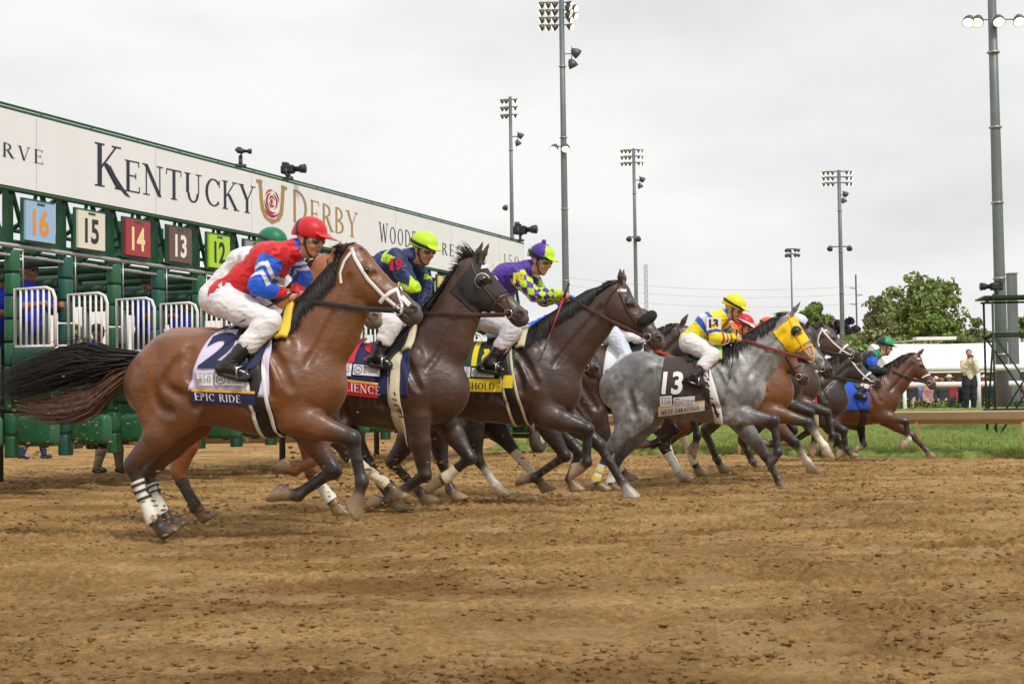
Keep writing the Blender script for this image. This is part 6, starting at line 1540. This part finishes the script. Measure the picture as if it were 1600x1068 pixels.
whip(F18, F18.px(884, 456, -.10), F18.px(850, 547, -.30), 'red and black riding whip held by the purple and lime jockey', M_RED)
wear = dict(shirt=dict(col=YELL, pat=sleeves(pat13)), pants=dict(col=BREECH, end=.5), boots=dict(col=BLKC, cuff=srgb(210, 40, 60), top=.1), helmet=dict(col=YELL), goggles='on')
px13 = dict(pelvis=(1078, 532), chest=(1106, 508), neck=(1127, 494), head=(1146, 482), shR=(1114, 499), elR=(1118, 528), wrR=(1146, 528), shL=(1122, 497), elL=(1140, 520), wrL=(1150, 526), hpR=(1080, 536), knR=(1114, 554), anR=(1084, 588), toR=(1096, 600), heR=(1074, 592))
j13, J13 = jockey(h13, 'jockey in yellow silks with blue bands and yellow helmet on the grey horse', px13, wear, pitch=-.4, yaw=-.3, h=.009, headsc=1.05, sc=.97); stirrups(h13, J13, F13.px(1110, 560, -.28))
P, F = arm_badge(h13, J13, None, '13', .10, None, .088); b_ = J13['shR']+(J13['elR']-J13['shR'])*.28
o = MB().box((b_[0], b_[1]-.082, b_[2]+.01), (.16, .006, .14)).build('arm_badge', M_TXW, j13); mesh('arm_number', P, F, M_TXK, o, False)
whip(F13, F13.px(1150, 526, -.10), F13.px(1141, 592, -.34), 'black riding whip held low by the yellow silks jockey')
def template_rider(H, label, px, wear, sc=1.0, **kw):
    d = withers(H.S)-withers(S20); return jockey(H, label, px, wear, tmpl=(F20, px20, d), h=kw.pop('h', .01), sc=sc, **kw)
def silks(c, sl=None, pc=BREECH, hc=(.8, .8, .8), pat=None, boots=True, goggles='on', hpat=None, cuff=(.02, .02, .022)):
    return dict(shirt=dict(col=c, sleeve=sl or c, pat=pat), pants=dict(col=pc, end=.5), boots=dict(col=BLKC, cuff=cuff, top=.14), helmet=dict(col=hc, pat=hpat), goggles=goggles)
rB = dict(pelvis=(336, 463), chest=(384, 414), neck=(410, 400), head=(425, 385), shR=(390, 404), shL=(400, 402), hpR=(338, 470))
template_rider(hB, 'jockey in white silks and green helmet, half hidden beside the red vest jockey', rB, silks(WHT, WHT, BREECH, GREENH), pitch=-.25, yaw=-.3)
template_rider(hF, 'jockey in blue crouched behind the purple and lime jockey', dict(pelvis=(786, 545), chest=(824, 530), neck=(862, 501), head=(884, 483), shR=(836, 524), shL=(840, 524), elR=(842, 530), wrR=(866, 520)), silks(BLUE, BLUE, srgb(190, 200, 220), BLUE), pitch=-.4, yaw=-.2)
template_rider(hH, 'jockey in white with a red whip, hidden behind the head of the yellow banded horse', dict(pelvis=(948, 524), chest=(972, 510), neck=(988, 504), head=(1001, 502), shR=(978, 508), elR=(985, 525), wrR=(1010, 535), shL=(982, 508), anR=(958, 580), toR=(972, 588), heR=(950, 582), knR=(982, 560)), silks(WHT, WHT, srgb(206, 212, 226), srgb(90, 50, 40)), pitch=-.4, yaw=-.2, sc=.95)
def helmI(Hd, V, C): C[np.abs((V-Hd.c)@Hd.u-.06) < .02] = WHT; return C
template_rider(hI, 'jockey with red and white helmet beyond the yellow silks jockey', dict(pelvis=(1110, 536), chest=(1134, 520), neck=(1150, 514), head=(1161, 510), shR=(1140, 518), elR=(1150, 534), wrR=(1172, 530), shL=(1144, 518)), silks(srgb(230, 110, 50), srgb(236, 120, 60), BREECH, RED, hpat=helmI), pitch=-.4, yaw=-.2, sc=.95)
template_rider(hM, 'jockey in orange low behind the ears of the grey horse', dict(pelvis=(1150, 540), chest=(1178, 522), neck=(1190, 516), head=(1200, 514), shR=(1182, 520), elR=(1190, 536), wrR=(1206, 536), shL=(1186, 520)), silks(srgb(236, 120, 60), None, BREECH, srgb(226, 96, 40)), pitch=-.4, yaw=-.2, sc=.9)
template_rider(hJ, 'jockey with pale blue and white helmet above the yellow hood', dict(pelvis=(1196, 540), chest=(1220, 522), neck=(1236, 514), head=(1247, 508), shR=(1226, 520), elR=(1230, 538), wrR=(1250, 536), shL=(1228, 518)), silks(srgb(190, 210, 236), None, BREECH, srgb(206, 216, 232)), pitch=-.4, yaw=-.2, sc=.95)
template_rider(hK, 'jockey in green and navy hidden in the far group', dict(pelvis=(1236, 562), chest=(1262, 552), neck=(1276, 547), head=(1284, 545), shR=(1266, 551), elR=(1270, 566), wrR=(1290, 568), shL=(1268, 551)), silks(srgb(40, 110, 60), None, BREECH, NAVJ), pitch=-.4, yaw=-.2, sc=.9)
def patL(n, t, V, C):
    J = JT; C[:] = srgb(18, 34, 44); s, an = polar(V, J['pelvis'], J['neck']); C[(n == 'torso') & (s > .85)] = srgb(20, 140, 90); C[(n == 'torso') & (s < .3)] = srgb(20, 140, 90); C[(n == 'upR') & (V[:, 2] > J['elR'][2]+.06)] = BLUE; return C
def helmL(Hd, V, C): q = V-Hd.c; C[(q@Hd.f < -.02)] = (.01, .05, .035); return C
jL, JL = template_rider(hL, 'jockey with green helmet on the leading horse by the rail', dict(pelvis=(1334, 578), chest=(1356, 562), neck=(1371, 553), head=(1383, 542), shR=(1362, 556), elR=(1364, 576), wrR=(1384, 580), shL=(1366, 556), knR=(1358, 592), anR=(1342, 616), toR=(1352, 621), heR=(1338, 617)), silks(BLUE, BLUE, BREECH, srgb(20, 160, 96), pat=sleeves(patL), hpat=helmL), pitch=-.2, yaw=-.1, sc=.95, h=.011, headsc=1.1)
# ================================================================== HANDLERS, SPECTATORS
def standing(name, label, cat, o, yaw, wear, H_=1.76, group=None, skin=SKIN, pose='stand', h=.012, head_yaw=0.0, stride=0.0):
    k = H_/1.76; a = lambda x, y, z: np.array([x, y, z])*k
    J = dict(upright=True, sc=k, pelvis=a(0, 0, .95), chest=a(.01, 0, 1.30), neck=a(0, 0, 1.47), head=HeadF(a(.03, 0, 1.64), 0, head_yaw, k))
    for sd, sg in (('R', -1), ('L', 1)):
        J['sh'+sd] = a(0, sg*.17, 1.40); J['hp'+sd] = a(0, sg*.09, .92); fx = sg*stride
        J['kn'+sd] = a(.03+fx*.5, sg*.10, .50); J['an'+sd] = a(-.01+fx, sg*.11, .09); J['he'+sd] = a(-.05+fx, sg*.11, .045); J['to'+sd] = a(.13+fx, sg*.13, .04)
        if pose == 'photo': J['el'+sd] = a(.13, sg*.19, 1.14); J['wr'+sd] = a(.26, sg*.06, 1.44); J['hd'+sd] = a(-.0, -sg*.3, 1); J['pm'+sd] = a(0, -sg, .0)
        elif pose == 'reach': J['el'+sd] = a(.14, sg*.26, 1.18); J['wr'+sd] = a(.36, sg*.16, 1.22); J['pm'+sd] = a(0, -sg*.4, -1)
        else: J['el'+sd] = a(-.02, sg*.25, 1.12); J['wr'+sd] = a(.06, sg*.25, .88); J['pm'+sd] = a(0, -sg, 0); J['curl'] = .5
    return figure(name, label, cat, o, yaw, J, wear, skin, h, group), J
BPOLO = srgb(34, 52, 190); TROU = srgb(34, 38, 66)
def worker(cap=(.03, .03, .032), sh=BPOLO, pant=TROU, gl=True):
    w_ = dict(shirt=dict(col=sh, name='polo_shirt', m=M_TWILL, end=.0001+.02), pants=dict(col=pant, fat=.02, name='trousers', m=M_TWILL), boots=dict(col=(.05, .045, .04), top=.95, name='shoe'), cap=dict(col=cap))
    if gl: w_['glasses'] = 1
    return w_
def at_gate(x, y, z): p = G.o+G.f*x+G.l*y; return (p[0], p[1], z)
for px_, py_, y_, sk, lab in ((44, 424, .35, SKIN2, 'gate worker in blue with a black cap and glasses, in the stall under number 16'), (4, 436, .8, SKIN2, 'gate worker in blue at the left edge of the photo'), (228, 447, .5, SKIN2, 'gate worker in blue and a dark cap in the stall under number 14'), (284, 473, .5, SKIN2, 'gate worker in blue with a low dark cap, in the stall under number 13'), (150, 520, 1.6, SKIN2, 'gate worker in blue crouching low in the stall under number 15')):
    q = G.px(px_, py_, y_*-1*-1); standing('person', lab, 'gate worker', at_gate(q[0], y_, q[2]-1.64), R(-30), worker(), group='gate workers in blue', skin=sk, pose='reach', head_yaw=.1)
q = on_ground(52, 716); standing('person', 'walking gate worker in blue trousers seen under the gate pads', 'gate worker', (q[0], q[1], 0), R(10), worker(pant=srgb(40, 48, 90)), group='gate workers in blue', skin=SKIN2, stride=.22)
q = on_ground(170, 738); standing('person', 'gate worker in khaki boots standing under the gate pads', 'gate worker', (q[0], q[1], 0), R(-10), worker(pant=srgb(128, 112, 88)), group='gate workers in blue', skin=SKIN, stride=.14)
# woman on the grass taking a picture
wz = .735; wp = at_depth(1515, 600, 44)
wear = dict(shirt=dict(col=srgb(222, 206, 180), name='blazer', m=M_TWILL, fat=.002), pants=dict(col=srgb(34, 36, 46), fat=.03, name='trousers', m=M_TWILL), boots=dict(col=(.03, .03, .03), top=.95, name='shoe'), hair=dict(col=srgb(70, 48, 36), bun=1))
wo, WJ = standing('person', 'woman in cream blazer and black trousers standing on the grass holding up a phone', 'spectator', (wp[0], wp[1], wz), R(-95), wear, 1.66, None, pose='photo', h=.012)
p_ = empty('phone', (wp[0], wp[1], wz), R(-95)); tag(p_, 'phone held up by the woman in the cream blazer', 'phone'); c_ = (WJ['wrR']+WJ['wrL'])/2+np.array([.02, 0, .10])
MB().box(c_, (.012, .15, .08)).build('case', M_BLKM, p_); MB().box(c_+np.array([-.007, 0, 0]), (.003, .14, .07)).build('screen', mat('phone screen', (.03, .04, .05), .1), p_)
# crowd behind the lower white rail
rgc = np.random.default_rng(21)
tops = [(srgb(34, 40, 62), 'navy'), (srgb(200, 150, 156), 'pink'), (srgb(200, 198, 196), 'white'), (srgb(40, 40, 42), 'black'), (srgb(60, 62, 70), 'charcoal'), (srgb(150, 190, 150), 'pale green'), (srgb(150, 60, 60), 'dark red'), (srgb(120, 150, 200), 'light blue')]
botm = [(srgb(40, 42, 54), 'dark trousers'), (srgb(196, 180, 150), 'beige trousers'), (srgb(90, 96, 110), 'grey trousers')]
protos = []
for i, (c, nm) in enumerate(tops):
    b, bn = botm[i % 3]; w_ = dict(shirt=dict(col=c, name='jacket', m=M_TWILL, fat=.01), pants=dict(col=b, fat=.03, name='trousers', m=M_TWILL), boots=dict(col=(.04, .035, .03), top=.95, name='shoe'))
    if i % 3 == 0: w_['hat'] = dict(col=srgb(224, 216, 200) if i else srgb(60, 56, 54)); ht = 'a wide hat'
    else: w_['hair'] = dict(col=[srgb(60, 42, 32), srgb(150, 112, 70), srgb(34, 28, 26)][i % 3], long=i % 2); ht = 'bare head'
    protos.append((c, nm, bn, ht, w_, [SKIN, SKIN2, SKIN][i % 3]))
n_ = 0; made = {}
for i in range(34):
    x_px = 1392+i*6.6+rgc.normal()*2; d = 58+rgc.random()*9; p = at_depth(x_px, 600, d); k = i % 8; c, nm, bn, ht, w_, sk = protos[k]
    lab = 'spectator in %s with %s and %s behind the lower white rail' % (nm, bn, ht); yaw = R(-90+rgc.normal()*25)
    if k not in made: made[k] = standing('person', lab, 'spectator', (p[0], p[1], .25), yaw, w_, 1.62+.16*rgc.random(), 'spectators behind the white rail', sk, h=.02)[0]
    else: o = copy_tree(made[k]); o.location = (p[0], p[1], .25-.06*rgc.random()); o.rotation_euler = (0, 0, yaw)
# ------------------------------------------------------------------ dirt thrown up by the hooves
rg = np.random.default_rng(5); m = MB()
srcs = [(270, 812, 11.7, 60), (312, 800, 13, 40), (545, 790, 12.2, 50), (610, 770, 14.3, 90), (640, 740, 14.8, 70), (700, 745, 15.2, 50), (860, 745, 16, 40), (1060, 735, 18.6, 50), (120, 690, 12.5, 60), (60, 650, 12.8, 40), (500, 735, 12.2, 60), (980, 650, 17, 14)]
DP = []; DR = []
for sx, sy, d, n in srcs:
    for i in range(int(n*3)):
        p = at_depth(sx+rg.normal()*46-14, sy+rg.normal()*16-abs(rg.normal())**1.5*24*(1 if sy < 700 else .8), d+rg.normal()*.4)
        if p[2] < .02: p[2] = .01+rg.random()*.06
        DP.append(p); DR.append(.0025+.014*rg.random()**4.5)
tag(lumps('flying_dirt', np.array(DP), np.array(DR), rg, .5), kind='stuff')
# ================================================================== LIGHT POLES
M_POLE = mat('grey steel pole', srgb(112, 120, 120), .5, metal=.3, var=.12, vscale=1.5); M_LAMPH = mat('lamp housing', srgb(86, 88, 90), .45, metal=.4)
M_LIT = mat('lit floodlight glass', (.9, .88, .82), .3, emit=((1, .80, .50), 1.6))
def lamp(parent, o, yaw, s=1.0, tilt=.5, lit=True):
    """a floodlight head: visor, reflector, glass"""
    f = np.array([math.cos(yaw)*math.cos(tilt), math.sin(yaw)*math.cos(tilt), -math.sin(tilt)]); o = np.array(o)
    m = MB(); m.tube([o, o+f*.12*s, o+f*.36*s, o+f*.62*s], [.10*s, .20*s, .32*s, .36*s], 12); h_ = m.build('lamp_head', M_LAMPH, parent, True)
    if lit: MB().tube([o+f*.621*s, o+f*.65*s], [.32*s, .30*s], 12).build('glass', M_LIT, h_, True)
    return h_
def light_pole(label, px, top_py, d, w_px, heads, lean=0.0, lit=True):
    yh = 642-.014*(px-800); b = at_depth(px, yh, d); H_ = CAMH+(yh-top_py)/FPX*d
    root = empty('light_pole', (b[0], b[1], 0)); tag(root, label, 'light pole', 'floodlight poles'); r_ = w_px/2/FPX*d
    q = lambda py: CAMH+(yh-py)/FPX*d
    u = lambda n: n/FPX*d
    m = MB(); m.tube([(0, 0, -.2), (0, 0, H_*.33), (0, 0, H_*.34), (0, 0, H_*.66), (0, 0, H_*.67), (0, 0, H_)], [r_*1.12, r_*1.0, r_*.97, r_*.86, r_*.83, r_*.72], 16); m.build('pole', M_POLE, root, True)
    for k in range(1, 6): z = H_*k/6; MB().tube([(0, 0, z), (0, 0, z+.05)], r_*1.14, 16).build('band', M_PIPE, root, True)
    for hd in heads:
        kind = hd[0]
        if kind == 'bank':       # rows of floodlights: (bank, top px, rows, row gap px, [x offsets px], yaw, size px)
            _, ty, rows, gap, xs_, yw, sp = hd; m = MB()
            for r in range(rows):
                z = q(ty+r*gap); m.tube([(u(min(xs_)), 0, z), (u(max(xs_)), 0, z)], u(.9), 6)
                for x in xs_: lamp(root, (u(x), -r_*.5, z-u(1)), yw if x < 3 else R(-25), u(sp)/.62, .5, lit)
            m.build('crossarm', M_DKST, root, True)
        elif kind == 'pair':     # two bell lamps on a bracket
            _, py, dx, sp, gap = hd; z = q(py); m = MB(); m.tube([(0, 0, z), (u(dx), 0, z)], u(.8), 6); m.tube([(u(dx), 0, z+u(gap/2)), (u(dx), 0, z-u(gap/2))], u(.7), 6); m.build('bracket', M_DKST, root, True)
            lamp(root, (u(dx), 0, z+u(gap*.3)), R(20), u(sp)/.62, .6, False); lamp(root, (u(dx*.8), 0, z-u(gap*.35)), R(10), u(sp)/.62, 1.1, False)
        elif kind == 'arm':      # short arm with street lamps left and right
            _, py, xs_, sp, lt = hd; z = q(py); m = MB(); m.tube([(u(min(xs_)), 0, z+u(1.5)), (u(max(xs_)), 0, z+u(1.5))], u(.9), 6); m.build('arm', M_DKST, root, True)
            for x in xs_: lamp(root, (u(x), -r_, z+u(sp*.3)), R(-100 if x > 0 else -120), u(sp)/.62, .85, lt)
    return root
light_pole('tall floodlight pole with a stacked bank of lamps, left of the tallest', 804, 148, 145, 7, [('bank', 152, 3, 12, [-9, -3, 6], R(172), 7), ('pair', 211, 11, 9, 16), ('arm', 322, [-8], 8, False)])
light_pole('tallest thick floodlight pole rising behind the purple and green jockey', 887, -12, 95, 11, [('bank', -2, 4, 12, [-26, -16, -6, 8], R(178), 10), ('bank', 4, 2, 12, [6, 14], R(-40), 11), ('pair', 80, 15, 14, 24), ('arm', 228, [-12, 4], 12, True)])
light_pole('slim floodlight pole standing above the dark brown horse head', 997, 230, 145, 6.5, [('bank', 232, 3, 10, [-16, -10, -4, 6, 11], R(175), 5.5), ('pair', 280, 9, 8, 14), ('arm', 371, [-8, 5], 8, False)])
light_pole('floodlight pole with three rows of lamps beside the dark tree', 1319, 264, 150, 7.5, [('bank', 266, 3, 9, [-22, -15, -8, 10, 16], R(172), 5.5), ('pair', 303, 6, 8, 14), ('arm', 386, [-16, 13], 8, False)])
light_pole('thin distant floodlight pole above the grey horse head', 1241, 387, 290, 3.2, [('bank', 388, 2, 8, [-8, -3, 4, 9], R(-90), 5)], lit=False)
light_pole('massive grey light pole at the right edge with glowing lamps', 1567, -40, 52, 18, [('arm', 27, [-38, -24, 6, 38], 17, True)])
o = at_depth(1586, 631, 58); pz = empty('square_post', (o[0], o[1], 0)); tag(pz, 'plain grey square post just right of the massive light pole', 'post'); H_ = CAMH+(631-428)/FPX*58
m = MB(); m.rbox((0, 0, H_/2), np.array([1, 0, 0]), np.array([0, 1, 0]), np.array([0, 0, 1]), (.32, .32, H_), .03); m.build('shaft', M_POLE, pz); MB().box((0, 0, H_+.02), (.36, .36, .04)).build('cap', M_POLE, pz)
# utility pole, mast, wires
b = at_depth(1341, 600, 250); up = empty('utility_pole', (b[0], b[1], 0)); tag(up, 'far utility pole with three staggered crossarms between the trees', 'utility pole')
q = lambda py: CAMH+(634-py)/FPX*250; u = lambda n: n/FPX*250
MB().tube([(0, 0, 0), (0, 0, q(428))], u(1.3), 8).build('pole', M_DKST, up, True); m = MB()
for py, s_ in ((450, -1), (461, 1), (475, -1)): m.tube([(0, 0, q(py)), (s_*u(10), 0, q(py)+u(1))], u(.7), 6)
m.build('crossarm', M_DKST, up, True)
b = at_depth(1012, 600, 260); ms = empty('lattice_mast', (b[0], b[1], 0)); tag(ms, 'thin distant lattice mast right of the slim floodlight pole', 'mast'); m = MB(); Hm = CAMH+(639-412)/FPX*260
for x, y in ((-.25, 0), (.25, 0), (0, .4)): m.tube([(x, y, 0), (x, y, Hm)], .05, 4)
for k in range(30): z = Hm*k/30; m.tube([(-.25, 0, z), (.25, 0, z+Hm/30)], .03, 4); m.tube([(.25, 0, z), (0, .4, z+Hm/30)], .03, 4)
m.build('lattice', M_PIPE, ms)
for py, lab in ((433, 'uppermost of the three faint power lines across the sky'), (445, 'middle one of the three faint power lines across the sky'), (460, 'lowest of the three faint power lines across the sky')):
    a = at_depth(880, py, 252); c = at_depth(1345, py+14, 250); pts = [a+(c-a)*t-np.array([0, 0, 1.2*math.sin(PI*t)]) for t in np.linspace(0, 1, 16)]
    o = MB().tube([p-a for p in pts], .028, 4).build('power_line', mat('wire', (.55, .56, .58), .6), None, True); o.location = a; tag(o, lab, 'power line', 'power lines')
# ================================================================== TREES
def tree(name, label, px, top_py, base_py, half_px, d, leafm, n, seed, leaf=.5, clumps=14, shape='round'):
    rg = np.random.default_rng(seed); yh = 642-.014*(px-800); b = at_depth(px, yh, d); s = d/FPX
    H_ = CAMH+(yh-top_py)*s; z0 = CAMH+(yh-base_py)*s; W = half_px*s; root = empty(name, (b[0], b[1], 0)); tag(root, label, 'tree', 'trees beyond the tents')
    m = MB(); fork = max(z0+.15*(H_-z0), H_*.3); m.tube([(0, 0, -.1), (.05, 0, fork*.5), (0, 0, fork), (.1, 0, H_*.75)], [.035*H_, .028*H_, .024*H_, .008*H_], 10)
    C = []; zc = (H_+z0)/2; rv = (H_-z0)/2
    for i in range(clumps):
        for _ in range(40):
            p = rg.uniform(-1, 1, 3)
            if np.linalg.norm(p) < 1: break
        if shape == 'cone': zz = rg.random(); rad = (1-zz)*.95+.08; an = rg.random()*2*PI; c = np.array([math.cos(an)*W*rad*.75, math.sin(an)*W*rad*.75, z0+(H_-z0)*zz*.95])
        else: c = np.array([p[0]*W*.78, p[1]*W*.6, zc+p[2]*rv*.80])
        r_ = (.13+.20*rg.random())*min(W, rv*1.1)*(1.25 if clumps < 20 else 1); C.append((c, r_)); m.tube([(0, 0, fork*(.8+.3*rg.random())), c*np.array([.45, .45, 0])+np.array([0, 0, (fork+c[2])/2]), c], [.011*H_, .007*H_, .002*H_], 6)
    m.build('trunk', mat('tree bark', srgb(92, 78, 66), .9, var=.3, vscale=3), root, True)
    P = []
    for k in range(n):
        c, r_ = C[rg.integers(len(C))]; v = rg.normal(size=3); v /= np.linalg.norm(v); v[2] *= .75; P.append(c+v*r_*(.35+.65*rg.random()**.5)*(1+.15*rg.normal()))
    leaf_cloud('crown', P, leaf, leafm, root, rg); return root
LM1 = leaf_mat('oak leaves', srgb(128, 146, 86)); LM2 = leaf_mat('conifer leaves', srgb(140, 148, 100)); LM3 = leaf_mat('purple leaves', srgb(70, 62, 74)); LM4 = leaf_mat('bright leaves', srgb(128, 150, 80))
tree('broadleaf_tree', 'tallest broad dark green tree with an open crown', 1445, 418, 560, 76, 170, LM1, 7600, 1, .55, 60)
tree('conifer_tree', 'pale olive conifer left of the tallest tree', 1375, 468, 560, 44, 150, LM2, 9000, 2, .45, 44, 'cone')
tree('broadleaf_tree', 'dark purple leaved tree beside the floodlight pole', 1318, 490, 560, 34, 160, LM3, 6500, 3, .45, 28)
tree('broadleaf_tree', 'mid green tree above the yellow hooded grey horse', 1274, 464, 560, 36, 180, LM4, 7000, 4, .45, 30)
tree('broadleaf_tree', 'low bright green tree in front of the tallest tree', 1462, 490, 560, 60, 148, LM4, 9000, 5, .45, 34)
tree('broadleaf_tree', 'low olive tree between the tallest tree and the scaffold', 1535, 494, 560, 44, 165, LM2, 7000, 6, .45, 30)
tree('broadleaf_tree', 'olive tree at the right edge behind the scaffold', 1602, 486, 560, 32, 165, LM1, 6000, 7, .45, 26)
tree('broadleaf_tree', 'small distant tree beyond the yellow silks jockey', 1045, 512, 600, 26, 240, LM4, 2500, 8, .7, 10)
tree('broadleaf_tree', 'dark tree behind the white tent at the right', 1430, 515, 600, 46, 140, LM1, 4500, 9, .5, 14)
tree('broadleaf_tree', 'dark bushy tree behind the far jockey in green', 1340, 515, 600, 40, 142, LM1, 4000, 10, .5, 14)
tree('broadleaf_tree', 'bushy green tree seen through the starting gate stalls', 122, 492, 640, 26, 46, LM4, 2500, 12, .22, 10)
# white lift boom over the tent
b = at_depth(1448, 600, 90); lb = empty('lift_boom', (b[0], b[1], 0)); tag(lb, 'pale folding boom and flat canopy above the white tent', 'boom')
q = lambda py: CAMH+(633-py)/FPX*90; u = lambda n: n/FPX*90
m = MB(); m.box((u(14), 0, q(529)), (u(62), .9, u(5))); m.build('canopy', M_TENT, lb); m = MB(); m.tube([(u(-48), 0, q(534)), (u(-5), 0, q(531)), (u(40), 0, q(531))], u(1.4), 8); m.tube([(u(-18), 0, q(540)), (u(-5), 0, q(530))], u(1.2), 6); m.tube([(u(-22), 0, 0), (u(-18), 0, q(534))], u(1.5), 8); m.build('arm', M_TPOLE, lb, True)
